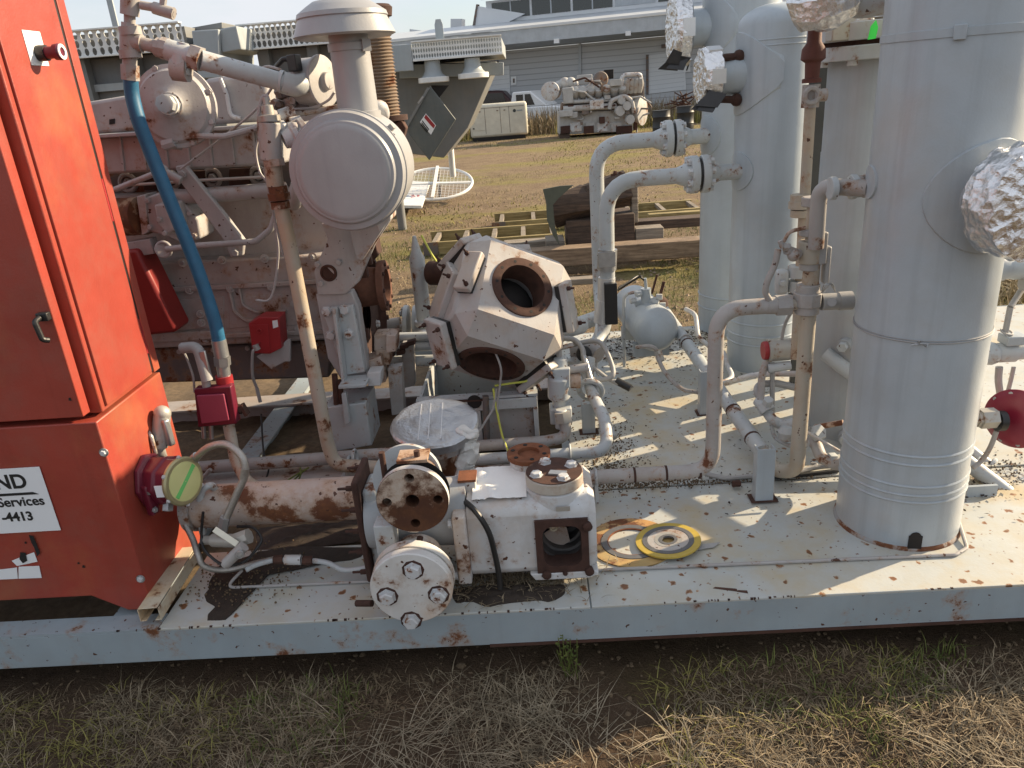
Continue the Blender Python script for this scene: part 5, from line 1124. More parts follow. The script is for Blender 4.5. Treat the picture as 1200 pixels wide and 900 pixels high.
build(MB().bx(xl-.004, xr+.004, yb0+.0125, yb0+.06, zt0+.001, zt0+.012), 'rim', mPIPE, KB)
build(MB().lathe(P(556, 471, yb0-.001), Y_, [(0, .030), (.0012, .030)], 28), 'round_hole', mHOLE, KB)
cy(P(569, 464, yb0-.02), P(571, 520, yb0-.02), .013, 'drain_stub', mENGD, KB)
KC = thing('compressor_crankcase', 'tilted pale octagonal compressor casting with open round bores', 'compressor', P(575, 440, 3.0))
kc = P(586, 367, 3.0)
n1 = V((.43, -.66, .60)).normalized(); n2 = V((-.24, -.62, -.74)); n2 = (n2-n1*n2.dot(n1)).normalized(); n3 = n1.cross(n2)
if n3.x > 0: n3 = -n3
A = .236
b = bmesh.new(); bmesh.ops.create_cube(b, size=2*A)
bmesh.ops.bevel(b, geom=list(b.edges)+list(b.verts), offset=.078, segments=1, affect='EDGES', profile=.5)
rotm = Matrix((n1, n3, n2)).transposed()
if rotm.determinant() < 0: rotm = Matrix((n1, -n3, n2)).transposed()
for f in list(b.faces):
    f.normal_update()
dele = [f for f in b.faces if f.normal.x > .9 or f.normal.z > .9]
sq = []
for f in dele: sq.append((f.normal.copy(), [v.co.copy() for v in f.verts]))
bmesh.ops.delete(b, geom=dele, context='FACES_ONLY')
M = MB(); idx = {v: i for i, v in enumerate(b.verts)}
M.add([kc+rotm @ v.co for v in b.verts], [tuple(idx[v] for v in f.verts) for f in b.faces]); b.free()
w2 = A-.078
for (nn, rb) in ((n1, .112), (n2, .112)):
    e1 = (rotm @ V((0, 1, 0))); e2 = nn.cross(e1).normalized(); o = kc+nn*A
    M.holed(o, e1, e2, rect(w2, w2), circ(rb, 40), .16)
kb_ = build(M, 'casting', mCOMP, KC, bevel=.015, smooth=22, merge=True, seg=3)
kb_.modifiers['bevel'].harden_normals = True
for (nn, rb, rr) in ((n1, .092, .126), (n2, .106, .137)):
    e1 = (rotm @ V((0, 1, 0))); e2 = nn.cross(e1).normalized()
    rg = build(MB().lathe(kc+nn*(A-.004), nn, [(0, rr), (.010, rr), (.012, rr-.004), (.012, rb), (-.09, rb-.006)], 48, False), 'bore_ring', mRUST, KC)
    for p in ringpts(kc+nn*(A+.0075), nn, rr-.018, 10, .2): build(MB().cyl(p, p+nn*.0012, .0065, n=8), 'bolt_hole', mHOLE, rg)
build(MB().ball(kc, A*.60, 16, 10), 'crank_space', mHOLE, KC)  # near-black ball stands for the shaded inside of the casting
# cover pads with studs on the left faces
e3 = n3 if n3.x < 0 else -n3
def pad(nrm, off, w_, h_, studs, name='cover_pad', mat=mCOMP):
    nrm = nrm.normalized(); e1 = nrm.cross(Z_).normalized(); e2 = e1.cross(nrm); c = kc+nrm*off
    o = build(MB().obx(c, e1*w_, e2*h_, nrm*.016), name, mat, KC, bevel=.006)
    build(MB().obx(c-nrm*.024, e1*w_*.94, e2*h_*.94, nrm*.009), 'pad_gasket', mBLK, o)
    for (a, b_) in studs: stud(o, c+e1*w_*a+e2*h_*b_+nrm*.016, nrm, .010, mRUSTD, 1.4)
    return o
S4 = ((-.8, -.8), (.8, -.8), (.8, .8), (-.8, .8))
pad(e3, A+.012, .115, .115, S4)
pad(e3+n2, A+.074, .06, .10, S4)
pad(e3-n2, A+.074, .06, .10, S4)
pad(-n2, A+.012, .115, .115, S4)
pad(n1-e3*0.98, A+.066, .04, .10, ((.8, .8), (-.8, -.8)))
pad(n2-e3, A+.072, .055, .11, S4)
pad(n1+e3, A+.068, .035, .085, ((.7, .8), (-.7, -.8)), mat=mCOMP)
M = MB()
for k in range(26):
    a = R.uniform(-.13, .10); q = kc+n1*(A+.0)-n2*(A*.55)+(-e3)*a; q = kc-n2*(A-.045)+n1*(A-.05)+(-e3)*R.uniform(-.08, .12)
    M.obx(q+(n1-n2).normalized()*.003, (-e3)*R.uniform(.006, .022), (n1+n2).normalized()*R.uniform(.003, .012), (n1-n2).normalized()*.0012)
build(M, 'rust_scale', mRUSTD, KC)['kind'] = 'stuff'
build(MB().ball(P(664, 367, 3.35), .05, 16, 10).cyl(P(664, 372, 3.35), P(665, 390, 3.3), .05, n=18), 'crank_cap', mCOMP, KC)
# damper bottle and stub pipes left of the casting
BT = thing('damper_bottle', 'slim grey bottle standing left of the compressor casting', 'bottle', P(496, 400, 3.45))
build(MB().lathe(V((P(493, 340, 3.45).x, 3.45, 0)), Z_, [(P(493, 405, 3.45).z, .036), (P(493, 302, 3.45).z, .036), (P(493, 294, 3.45).z, .022), (P(493, 288, 3.45).z, .018), (P(493, 276, 3.45).z, .008)], 22), 'bottle', mPIPE, BT)
for y in (378, 386, 394): build(MB().lathe(P(497, y, 3.45), Z_, [(-.012, .044), (.0, .05), (.012, .044)], 18), 'duct_tape', mFOILD, BT)
build(MB().cyl(P(505, 320, 3.4), P(527, 320, 3.35), .055, n=22), 'rust_stub', mRUSTD, BT); build(MB().lathe(P(523, 319, 3.36), X_, [(0, .075), (.018, .075), (.018, .05)], 30), 'stub_flange', mWHT, BT)
build(MB().tube([P(494, 276, 3.45), P(506, 298, 3.4), P(524, 326, 3.35)], .0055, 6), 'yellow_lead', mWIREY, BT)
LP_ = thing('lube_pipes', 'short flanged pipes between flywheel and compressor', 'pipe', P(470, 400, 3.4))
cy(P(445, 385, 3.6), P(470, 382, 3.6), .045, 'pipe', mPIPE_D, LP_)
for (a, b) in ((474, 479), (485, 490)):
    f = cy(P(a, 378, 3.55), P(b, 378, 3.55), .085, 'flange', mPIPE, LP_, n=24)
    for p in ringpts(P(a if a < 480 else b, 378, 3.55), X_, .065, 6): bolt(f, p, X_ if a > 480 else -X_, .014, mPIPE_D)
for (y, r_) in ((396, .022), (407, .024), (424, .026)): cy(P(440, y, 3.3), P(510, y-2, 3.3), r_, 'pipe', mPIPE, LP_)
sl([(470, 404), (484, 403), (486, 452), (474, 455)], 3.2, .06, 'pipe_post', mPIPE_D, LP_, .003)
sl([(454, 432), (470, 430), (474, 485), (459, 487)], 2.98, .06, 'pipe_post', mPIPE_D, LP_, .003)
for (px, py) in ((462, 398), (474, 405), (470, 412), (482, 401), (458, 415)): build(MB().obx(P(px, py, 3.2), (.02, 0, .004), (0, .02, 0), (0, 0, .010)), 'clamp', mRUSTD, LP_, bevel=.003)
for (px, py, s) in ((446, 402, .05), (448, 420, .045), (442, 440, .05)): sl([(px-8, py-10), (px+8, py-11), (px+9, py+8), (px-8, py+10)], 3.0, .08, 'coupling_block', mRUSTP, LP_, .006)
# wires over the base
W = thing('loose_wires', 'yellow green and grey wires trailing over the compressor base', 'wire', P(590, 520, 2.8))
build(MB().curve([P(574, 403, 2.78), P(580, 412, 2.77), P(587, 432, 2.77), P(586, 450, 2.79), P(583, 480, 2.79), P(588, 510, 2.76), P(600, 540, 2.6), P(612, 557, 2.45)], .0045, 7), 'wire', mGREY, W)
build(MB().curve([P(580, 452, 2.8), P(600, 449, 2.84), P(618, 446, 2.86), P(624, 437, 2.9)], .0045, 7), 'wire', mWIREY, W)
build(MB().curve([P(578, 455, 2.8), P(582, 480, 2.79), P(590, 515, 2.74), P(604, 545, 2.55), P(616, 558, 2.42)], .0045, 7), 'wire', mWIREY, W)
build(MB().curve([P(582, 455, 2.8), P(578, 478, 2.79), P(568, 495, 2.75), P(555, 516, 2.6)], .005, 7), 'wire', mGREY, W)
M = MB()
for k in range(24): q = P(550+R.gauss(0, 3), 510+R.gauss(0, 3), 2.35); M.tube([q, q+V((R.uniform(-.005, .035), R.gauss(0, .01), R.uniform(-.02, .03)))], .0007, 3)
build(M, 'frayed_strands', mCLOTH, W)

# ------------------------------------------------------------------ pipework in the middle and right
def pipe(name, label, pts, r, mat=mPIPE, bend=None, cat='pipe', group=None, n=14): return solo(MB().tube(pts, r, n, bend), name, label, cat, mat, min(pts, key=lambda p: p.z), group)
YB = 2.36
rA = [P(920, 357, YB), P(872, 361, YB), P(842, 372, YB), P(838, 500, YB), P(832, 542, YB), P(815, 550, YB), P(690, 559, YB), P(540, 566, YB)]
T = thing('swan_neck_pipe', 'dusty pipe bent like a swan neck from the valve tree to the front', 'pipe', P(815, 550, YB))
ra_ = [P(920, 357, YB), P(840, 362, YB), P(838, 551, YB), P(540, 563, YB)]; ra_[1].z = ra_[0].z; ra_[2].x = ra_[1].x; ra_[3].z = ra_[2].z
build(MB().tube(ra_, .026, 16, .09), 'pipe', mPIPE_D, T)
for (px, w_) in ((602, .01), (640, .008), (678, .008), (742, .008), (779, .008), (818, .008)):
    q = P(px, 555, YB); q.z = ra_[2].z; build(MB().cyl(q, q+X_*w_, .0272, n=16), 'weld_bead', mRUSTD, T)
for px in (698, 620):
    q = P(px, 557, YB); q.z = ra_[2].z; build(MB().torus(q, X_, .030, .005, 18, 6).obx(q-Z_*.05, (.006, 0, 0), (0, .028, 0), (0, 0, .035)), 'pipe_clamp', mPIPE, T)
# valve tree by the largest vessel
TR = thing('valve_tree', 'dusty valve tree with elbows and unions left of the largest vessel', 'valve', P(935, 555, YB))
yn = 2.22
nz0 = P(1018, 218, yn); el = P(958, 224, YB)
build(MB().saddle(V((C4.x, C4.y, P(1018, 218, 2.1).z)), R4, (-1, .12, 0), .045), 'nozzle_pad', mVES, TR)
zN = P(1000, 219, 2.24).z
build(MB().tube([V((C4.x-R4+.01, 2.19, zN)), V((P(960, 222, 2.3).x, 2.3, zN)), V((P(956, 290, 2.33).x, 2.33, P(956, 290, 2.33).z))], .024, 16, .05), 'elbow_pipe', mPIPE_D, TR)
for (px, r_) in ((1012, .034), (1002, .031), (996, .036), (972, .033)): q = P(px, 219, 2.24); q.z = zN; build(MB().cyl(q, q+X_*.018, r_, n=16 if px != 996 else 8), 'union_ring', mPIPE_D if px > 1000 else mPIPE, TR, bevel=.002)
xr_ = P(952, 300, YB).x
def ring(y, r_, h, mat=mPIPE_D, n=16, name='union_ring', x=None): q = P(952-(y-250)*.06, y, YB); return build(MB().lathe(q, Z_, [(-h/2, r_), (h/2, r_)], n), name, mat, TR, bevel=.003)
build(MB().tube([V((xr_, YB, P(952, 240, YB).z)), V((xr_, YB, P(940, 552, YB).z)), P(908, 552, YB+.06), P(893, 527, 2.52)], .0255, 16, .07), 'riser', mCREAM, TR)
ring(236, .034, .028); ring(272, .036, .02); ring(295, .036, .07, mCREAM); ring(305, .030, .06); ring(338, .036, .03, mPIPE_D); ring(350, .046, .045, mPIPE_D, 8, 'hex_union'); ring(362, .038, .03)
build(MB().obx(P(962, 290, YB-.01), (.014, 0, 0), (0, .02, 0), (0, 0, .05)).obx(P(968, 310, YB), (.008, 0, 0), (0, .02, 0), (0, 0, .06)), 'valve_lever', mGREY, TR, bevel=.005)
bolt(TR, P(958, 288, YB-.03), -Y_, .013, mPIPE_D)
build(MB().cyl(P(962, 354, YB), P(982, 353, YB), .027, n=14).cyl(P(982, 353, YB), P(998, 352, YB), .030, n=14).cyl(P(975, 354, YB-.025), P(975, 354, YB-.04), .014, n=12), 'side_valve', mGREY, TR)
cu2 = MB().cyl(P(898, 358, YB), P(909, 358, YB), .028, n=16).cyl(P(909, 358, YB), P(926, 357, YB), .034, n=6); build(cu2, 'union', mPIPE_D, TR)
cy(P(926, 357, YB), P(940, 356, YB), .020, 'nipple', mCREAM, TR)
M = MB()
for k in range(3): M.curve([P(962, 345, YB-.02), P(966+k*3, 334, YB-.03), P(975, 332+k*2, YB-.03), P(979, 342, YB-.02)], .0016, 5)
build(M, 'wire_seal', mGALV, TR)
# gauge cock and its tubing on the tree
build(MB().cyl(P(936, 298, YB-.01), P(922, 293, YB-.03), .015, n=12).ball(P(930, 299, YB-.03), .020, 10, 8).hexp(P(918, 290, YB-.03), X_, .013, .02).cyl(P(917, 290, YB-.03), P(914, 282, YB-.03), .008, n=8), 'gauge_cock', mPIPE_D, TR)
build(MB().curve([P(912, 292, YB-.03), P(908, 310, YB-.03), P(900, 328, YB-.03), P(897, 342, YB-.02), P(902, 352, YB-.01)], .010, 10), 'gauge_tube', mPIPE_D, TR)
build(MB().curve([P(918, 284, YB-.02), P(926, 272, YB-.02), P(944, 267, YB-.02)], .006, 8), 'gauge_tube', mRUSTP, TR)
# slim riser behind with rusty valve at the flange
SR = thing('slim_riser', 'slim olive riser pipe with a rusty red relief valve on top', 'pipe', P(935, 380, 2.75))
xs_ = P(948, 150, 2.62)
build(MB().tube([P(951, 100, 2.62), P(945, 200, 2.62), P(932, 420, 2.62)], .018, 12), 'pipe', mCREAM, SR)
tz = build(MB().cyl(P(951, 99, 2.62), P(949, 126, 2.62), .028, n=14).cyl(P(953, 112, 2.60), P(968, 111, 2.60), .020, n=12).torus(P(951, 112, 2.585), Y_, .022, .008, 16, 6), 'tee', mPIPE_D, SR)
build(MB().lathe(P(951, 97, 2.62), Z_, [(0, .03), (.012, .03), (.014, .022), (.06, .024), (.07, .038), (.10, .036), (.12, .022), (.2, .02), (.21, .03), (.26, .026)], 14), 'relief_valve', plain('rust_red_brass', (.11, .035, .025), .75, .35, 30, b=.4), SR)
for y in (232, 240, 250): build(MB().lathe(P(937, y, 2.62), Z_, [(-.012, .030 if y != 240 else .036), (.012, .030 if y != 240 else .036)], 10), 'union_ring', mCREAM, SR)
for y in (318, 335, 350): build(MB().lathe(P(934, y, 2.62), Z_, [(-.02, .032), (.02, .032)], 10), 'valve_section', mPIPE, SR)
build(MB().obx(P(916, 330, 2.62), (.022, 0, 0), (0, .02, 0), (0, 0, .045)), 'valve_plate', mPIPE, SR, bevel=.012); bolt(SR, P(917, 332, 2.598), -Y_, .012, mPIPE)
T = thing('dark_post', 'dark grey steel post seen between the domed and flanged vessels', 'post', PZ(955, 440, DK))
build(MB().bx(P(950, 150, 3.3).x, P(966, 150, 3.3).x, 3.3, 3.36, DK+.006, 1.95), 'post', plain('dark_post_paint', (.06, .063, .06), .7, .3, 9), T, bevel=.003)
build(MB().bx(P(966, 230, 3.2).x-.03, P(966, 230, 3.2).x, 3.1, 3.2, DK+.006, P(957, 181, 3.1).z), 'side_channel', mVES, T, bevel=.003)
# posts carrying the pipes
for (px0, px1, yt, yb_, lab) in ((885, 906, 527, 587, 'square grey pipe post at the front of the deck'), (820, 834, 436, 486, 'square grey pipe post at the middle of the deck'), (683, 698, 474, 508, 'square grey pipe post beside the taped valve')):
    a = PZ((px0+px1)/2, yb_, DK+.006); w_ = P(px1, yb_, a.y).x-P(px0, yb_, a.y).x; z1 = P((px0+px1)/2, yt, a.y).z
    M = MB().bx(a.x-w_/2, a.x+w_/2, a.y, a.y+.005, a.z, z1).bx(a.x-w_/2, a.x-w_/2+.005, a.y+.0052, a.y+.045, a.z, z1).bx(a.x+w_/2-.005, a.x+w_/2, a.y+.0052, a.y+.045, a.z, z1)
    T = thing('pipe_post', lab, 'post', a, 'pipe posts'); build(M, 'channel', mVES, T, bevel=.001)
    build(MB().bx(a.x-w_*.75, a.x+w_*.75, a.y-.012, a.y+.05, DK+.0062, DK+.0075), 'rusty_foot', mRUST, T)
# diagonal discharge pipe
d0, d1 = P(777, 362, 3.95), P(893, 530, 2.50); 
T = thing('discharge_pipe', 'grey pipe slanting across the deck from the small tank', 'pipe', V(((d0.x+d1.x)/2, (d0.y+d1.y)/2, DK)))
build(MB().tube([d0, d1], .030, 16), 'pipe', mPIPE, T)
for t_ in (.32, .62, .78, .93): q = d0.lerp(d1, t_); build(MB().cyl(q, q+(d1-d0).normalized()*.01, .0315, n=16), 'weld_bead', mRUST, T)
build(MB().torus(d0.lerp(d1, .30), d1-d0, .034, .005, 18, 6), 'saddle_strap', mPIPE, T)
# small horizontal tank
tk0, tk1 = P(770, 388, 3.55), P(742, 358, 4.05); tk1.z = tk0.z; ta = (tk1-tk0).normalized()
TK = thing('scrubber_tank', 'small pale horizontal tank with valve and tubing on the rear deck', 'tank', tk0-Z_*.13)
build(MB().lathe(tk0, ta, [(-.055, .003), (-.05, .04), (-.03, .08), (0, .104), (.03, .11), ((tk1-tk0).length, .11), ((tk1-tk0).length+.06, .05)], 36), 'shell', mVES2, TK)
q = P(757, 372, 3.7)
build(MB().cyl(q-Z_*.03, P(757, 355, 3.7), .034, n=8).cyl(P(757, 356, 3.7), P(757, 338, 3.7), .026, n=12).cyl(P(757, 338, 3.7), P(756, 326, 3.7), .008, n=8).cyl(P(745, 356, 3.72), P(770, 352, 3.68), .018, n=10), 'valve', mVES2, TK)
for (dx, dy) in ((-12, -4), (12, -8), (16, 2), (-6, -12), (8, -2)): build(MB().hexp(P(757+dx, 356+dy, 3.68), V((dx, -3, 0)), .016, .03), 'fitting', mPIPE, TK)
build(MB().tube([P(733, 470, 3.7), P(731, 400, 3.7), P(731, 345, 3.7), P(752, 341, 3.7)], .008, 8, .04), 'sight_tube', mPIPE, TK)
build(MB().curve([P(725, 338, 3.6), P(738, 330, 3.65), P(748, 324, 3.7), P(756, 329, 3.7)], .006, 6), 'capillary', mBLK, TK)
build(MB().cyl(P(771, 356, 3.7), P(778, 330, 3.7), .008, n=8).cyl(P(764, 344, 3.7), P(770, 322, 3.7), .006, n=8), 'lever', mRUST, TK)
build(MB().obx(tk0+ta*.12-Z_*.13, V((.09, 0, 0)), V((0, .02, 0)), V((0, 0, .035))), 'saddle', mVES2, TK)
build(MB().obx(tk0+ta*.40-Z_*.13, V((.09, 0, 0)), V((0, .02, 0)), V((0, 0, .035))), 'saddle', mVES2, TK)
build(MB().curve([P(745, 407, 3.45), P(763, 406, 3.42), P(770, 412, 3.42), P(772, 422, 3.38), P(782, 440, 3.3), P(800, 456, 3.2), P(822, 460, 3.15)], .010, 8), 'drain_hose', mPIPE_D, TK)
build(MB().hexp(P(771, 412, 3.42), (0.2, -.5, -.8), .022, .05), 'drain_nut', mZINC, TK)
build(MB().lathe(P(772, 358, 3.8), (0, 0, 1), [(0, .05), (.03, .045), (.05, .02)], 14), 'filler', mRUST, TK)
# control valve by the compressor and its two discharge lines
CV = thing('control_valve', 'blocky grey control valve with elbow beside the compressor', 'valve', P(660, 500, 2.82))
yv = 2.86
build(MB().cyl(P(655, 418, yv), P(655, 432, yv), .032, .04, n=12).obx(P(655, 448, yv), (.045, 0, 0), (0, .04, 0), (0, 0, .05)).cyl(P(655, 440, yv-.03), P(655, 466, yv-.02), .046, n=18), 'bonnet', mPIPE, CV, bevel=.008)
sl([(646, 434), (668, 432), (668, 455), (648, 457)], yv-.06, .03, 'name_block', mPIPE, CV, .004)
cy(P(655, 464, yv), P(656, 478, yv), .03, 'neck', mPIPE, CV)
build(MB().obx(P(657, 484, yv-.01), (.045, 0, 0), (0, .04, 0), (0, 0, .035)).cyl(P(657, 480, yv-.06), P(658, 502, yv-.07), .026, n=14), 'valve_block', mPIPE, CV, bevel=.006)
cy(P(659, 483, yv-.08), P(661, 495, yv-.09), .036, 'hex_union', mZINC, CV, n=6)
build(MB().tube([P(661, 490, yv-.09), P(664, 512, yv-.10), P(640, 517, yv-.12), P(540, 524, yv-.12)], .0235, 14, .07), 'elbow_pipe', mPIPE_D, CV)
build(MB().cyl(P(668, 433, yv), P(690, 430, yv), .018, n=10), 'outlet_tube', mPIPE_D, CV)
build(MB().cyl(P(655, 418, yv), P(655, 404, yv), .012, n=8).cyl(P(655, 408, yv), P(672, 404, yv), .010, n=8), 'inlet_tube', mPIPE_D, CV)
build(MB().cyl(P(668, 446, yv), P(680, 446, yv), .032, n=14), 'side_cap', mRUSTP, CV)
T = thing('return_pipe', 'grey return pipe with wide elbow in front of the compressor base', 'pipe', P(640, 535, 2.66))
build(MB().tube([P(430, 548, 2.62), P(540, 540, 2.62), P(713, 529, 2.62), P(708, 490, 2.75), P(694, 462, 2.95), P(688, 440, 3.1), P(684, 425, 3.15)], .0245, 14, .07), 'pipe', mPIPE, T)
q = P(668, 530, 2.62); build(MB().torus(q, X_, .030, .005, 18, 6).obx(q-Z_*.05, (.024, 0, 0), (0, .02, 0), (0, 0, .012)), 'clamp', mPIPE, T)
build(MB().cyl(P(688, 440, 3.1), P(690, 420, 3.15), .03, n=10).torus(P(692, 457, 3.0), (.2, .9, .3), .05, .012, 20, 8), 'union', mPIPE, T)
CHh = thing('hose_cluster', 'tangle of grey hoses and a black-ended cable on the deck by the compressor', 'hose', P(700, 440, 3.2))
build(MB().curve([P(668, 405, 3.2), P(690, 400, 3.2), P(705, 403, 3.15), P(716, 425, 3.1), P(718, 440, 3.05), P(706, 445, 3.05), P(694, 444, 3.05)], .011, 10), 'hose', mGREY, CHh)
build(MB().curve([P(655, 396, 3.2), P(672, 398, 3.2), P(682, 408, 3.15), P(684, 420, 3.1)], .012, 10), 'hose', mGREY, CHh)
build(MB().curve([P(688, 426, 3.12), P(700, 434, 3.1), P(715, 445, 3.08), P(738, 455, 3.05)], .009, 8), 'cable', mGREY, CHh)
cy(P(722, 446, 3.08), P(739, 455, 3.05), .017, 'cable_plug', mBLK, CHh)
build(MB().tube([P(684, 418, 3.1), P(692, 445, 3.02), P(710, 490, 2.85), P(720, 513, 2.75)], .014, 10, .05), 'stiff_tube', mGALV, CHh)
build(MB().tube([P(668, 412, 3.3), P(690, 409, 3.3), P(702, 416, 3.25)], .040, 14), 'fat_stub', mPIPE_D, CHh)
build(MB().lathe(P(684, 414, 3.2), (0, -1, .2), [(0, .035), (.03, .035), (.032, .02)], 16), 'stub_collar', mBLK, CHh)
build(MB().curve([P(699, 380, 3.4), P(698, 396, 3.35), P(700, 412, 3.3), P(699, 432, 3.25), P(701, 440, 3.2)], .006, 6), 'tape_end', mCLOTH, CHh)
# lower pipe mess at the back left of the vessels
build(MB().tube([P(652, 388, 3.25), P(668, 384, 3.3), P(680, 381, 3.4)], .042, 16), 'flange_stub', mPIPE, CHh)
# instruments between vessels
q = P(905, 411, 2.75)
PS = thing('pressure_transmitter', 'clear-bodied pressure transmitter with red end caps between the vessels', 'transmitter', q-Z_*.05)
build(MB().cyl(P(899, 411, 2.75), P(928, 409, 2.75), .042, n=20).lathe(P(899, 411, 2.75), X_, [(0, .045), (.012, .045)], 20), 'body', mZINC, PS)
build(MB().lathe(P(894, 411, 2.75), X_, [(0, .034), (.004, .036), (.016, .036)], 20), 'red_cap', mREDB, PS)
build(MB().cyl(P(905, 425, 2.75), P(905, 500, 2.7), .010, n=8), 'stem', mGREY, PS)
build(MB().curve([P(898, 424, 2.74), P(893, 440, 2.72), P(892, 460, 2.7), P(890, 476, 2.68)], .014, 10), 'flex', mPIPE_D, PS)
build(MB().curve([P(916, 398, 2.75), P(920, 380, 2.74), P(928, 366, 2.7), P(940, 358, 2.6)], .006, 6), 'lead', mGREY, PS)
build(MB().cyl(P(900, 432, 2.72), P(926, 428, 2.72), .018, n=12), 'manifold', mPIPE, PS)
pipe('white_tube', 'white tube curving round the foot of the domed vessel', [P(838, 452, 3.2), P(850, 449, 3.15), P(880, 440, 3.0), P(905, 438, 2.9), P(935, 438, 2.8)], .012, mWHT, .2, 'tube')
pipe('white_hose', 'white hose hanging from the rearmost vessel to the deck', [P(803, 362, 3.9), P(815, 368, 3.85), P(818, 395, 3.7), P(834, 408, 3.6), P(848, 412, 3.5), P(852, 428, 3.4), P(860, 443, 3.3), P(838, 452, 3.2)], .012, mWHT, .1, 'hose')
pipe('loop_tube', 'looped grey tube on the deck below the transmitter', [P(892, 470, 2.7), P(886, 458, 2.72), P(890, 450, 2.75), P(910, 449, 2.75), P(936, 455, 2.75)], .014, mGREY, .06, 'tube')
DV = thing('drain_valve', 'low drain valve and elbows on the deck beside the valve tree', 'valve', PZ(905, 500, DK))
build(MB().tube([P(888, 470, 2.7), P(897, 480, 2.65), P(905, 492, 2.6), P(914, 497, 2.6), P(935, 496, 2.55)], .020, 12, .04), 'elbow', mPIPE, DV)
build(MB().cyl(P(895, 474, 2.64), P(900, 482, 2.62), .030, n=8).hexp(P(899, 474, 2.62), (0, -.5, 1), .02, .03), 'union', mPIPE, DV)
build(MB().tube([P(928, 508, 2.55), P(945, 510, 2.5), P(957, 522, 2.45), P(962, 536, 2.4), P(980, 545, 2.35), P(992, 543, 2.28)], .021, 12, .05), 'outlet', mPIPE_D, DV)
build(MB().hexp(P(955, 508, 2.46), (.3, -.6, .5), .03, .03).cyl(P(940, 512, 2.5), P(950, 520, 2.48), .032, n=12).hexp(P(972, 540, 2.37), X_, .028, .025).lathe(P(922, 508, 2.55), Z_, [(-.02, .03), (.01, .034), (.03, .02)], 12), 'union_nut', mPIPE, DV)
build(MB().cyl(P(947, 500, 2.46), P(954, 513, 2.44), .006, n=6).bar(P(944, 500, 2.46), P(955, 506, 2.45), .006, .018), 'tee_handle', mGALV, DV)
cy(P(955, 501, 2.5), P(988, 495, 2.45), .010, 'rusty_lever', mRUSTP, DV)
cy(P(940, 503, 2.4), P(986, 530, 2.35), .005, 'support_rod', mWHT, DV)
build(MB().curve([P(904, 496, 2.62), P(908, 512, 2.6), P(920, 520, 2.55), P(930, 524, 2.5)], .008, 8), 'small_tube', mPIPE, DV)
T = thing('ground_cable', 'grey and black cables lying on the deck behind the front post', 'cable', PZ(870, 562, DK))
build(MB().curve([PZ(820, 553, .26), PZ(850, 560, .24), PZ(880, 558, .24), PZ(920, 556, .24), PZ(955, 548, .24), PZ(975, 546, .25)], .009, 8), 'cable', mGREY, T)
build(MB().curve([PZ(905, 560, .235), PZ(935, 557, .235), PZ(960, 554, .235), PZ(983, 551, .235)], .008, 8), 'black_cable', mBLK, T)
build(MB().curve([PZ(930, 552, .245), PZ(950, 548, .245), PZ(957, 544, .25), PZ(950, 543, .25)], .005, 8), 'cable_loop', mGREY, T)
build(MB().hexp(PZ(858, 567, .24), X_, .012, .03), 'lug', mRUST, T)
# right-hand side: branch pipes, valve and red diaphragm gauge
def rsolo(*a, **k): return solo(*a, **k)
YR = 2.45
T = thing('branch_pipe', 'stout grey branch pipe leaving the largest vessel to the right', 'pipe', P(1185, 310, YR))
build(MB().lathe(P(1160, 314, YR), (1, .1, 0), [(0, .045), (.04, .045), (.045, .042), (.07, .042), (.08, .046), (.3, .046)], 28), 'pipe', mVES, T)
build(MB().cyl(P(1198, 332, YR), P(1230, 332, YR), .025, n=14), 'lower_stub', mGREY, T)
build(MB().tube([P(1161, 314, YR), P(1150, 314, YR+.02), V((C3.x+.02, C3.y-.05, P(1160, 314, YR).z))], .040, 18, .05), 'inlet', mVES, T)
T = thing('instrument_valve', 'grey instrument valve with ring handle right of the largest vessel', 'valve', P(1180, 420, YR))
build(MB().lathe(P(1150, 415, YR), (1, .05, 0), [(0, .036), (.03, .040), (.045, .036), (.05, .03), (.06, .034), (.11, .036), (.112, .03), (.2, .03)], 24), 'body', mPIPE, T)
build(MB().tube([P(1152, 415, YR), P(1142, 415, YR+.02), V((C3.x+.02, C3.y-.05, P(1150, 415, YR).z))], .030, 16, .05), 'inlet', mPIPE, T)
build(MB().obx(P(1187, 397, YR), (.035, 0, 0), (0, .03, 0), (0, 0, .016)), 'yoke', mVES, T, bevel=.004)
build(MB().torus(P(1180, 389, YR), (.2, -.3, 1), .018, .004, 18, 6).cyl(P(1178, 390, YR), P(1184, 360, YR), .010, n=10).cyl(P(1184, 360, YR), P(1200, 335, YR+.05), .010, n=10), 'handle_rod', mGREY, T)
build(MB().curve([P(1171, 430, YR), P(1170, 445, YR), P(1172, 462, YR)], .012, 8).curve([P(1188, 430, YR), P(1184, 448, YR), P(1178, 470, YR)], .007, 8), 'drain_tube', mGREY, T)
RGd = thing('diaphragm_gauge', 'red diaphragm disc on a hex nipple right of the largest vessel', 'gauge', P(1185, 525, 2.3))
gd = V((.75, -.62, .1)).normalized(); cg = P(1192, 490, 2.31)
build(MB().lathe(cg, V((-.82, -.56, .08)).normalized(), [(-.02, .07), (.0, .098), (.012, .10), (.018, .096), (.03, .06), (.034, .03)], 36), 'disc', plain('crimson_disc', (.22, .014, .035), .35, .15, 12), RGd)
for p in ringpts(cg+V((-.82, -.56, .08))*.014, V((-.82, -.56, .08)), .086, 10): bolt(RGd, p, V((-.82, -.56, .08)), .008, mGALV)
build(MB().cyl(P(1142, 491, 2.28), V((C4.x+.03, 2.26, P(1142, 491, 2.28).z)), .022, n=14), 'nipple', mVES, RGd)
build(MB().cyl(P(1176, 493, 2.28), P(1168, 493, 2.28), .034, n=18), 'black_collar', mBLK, RGd)
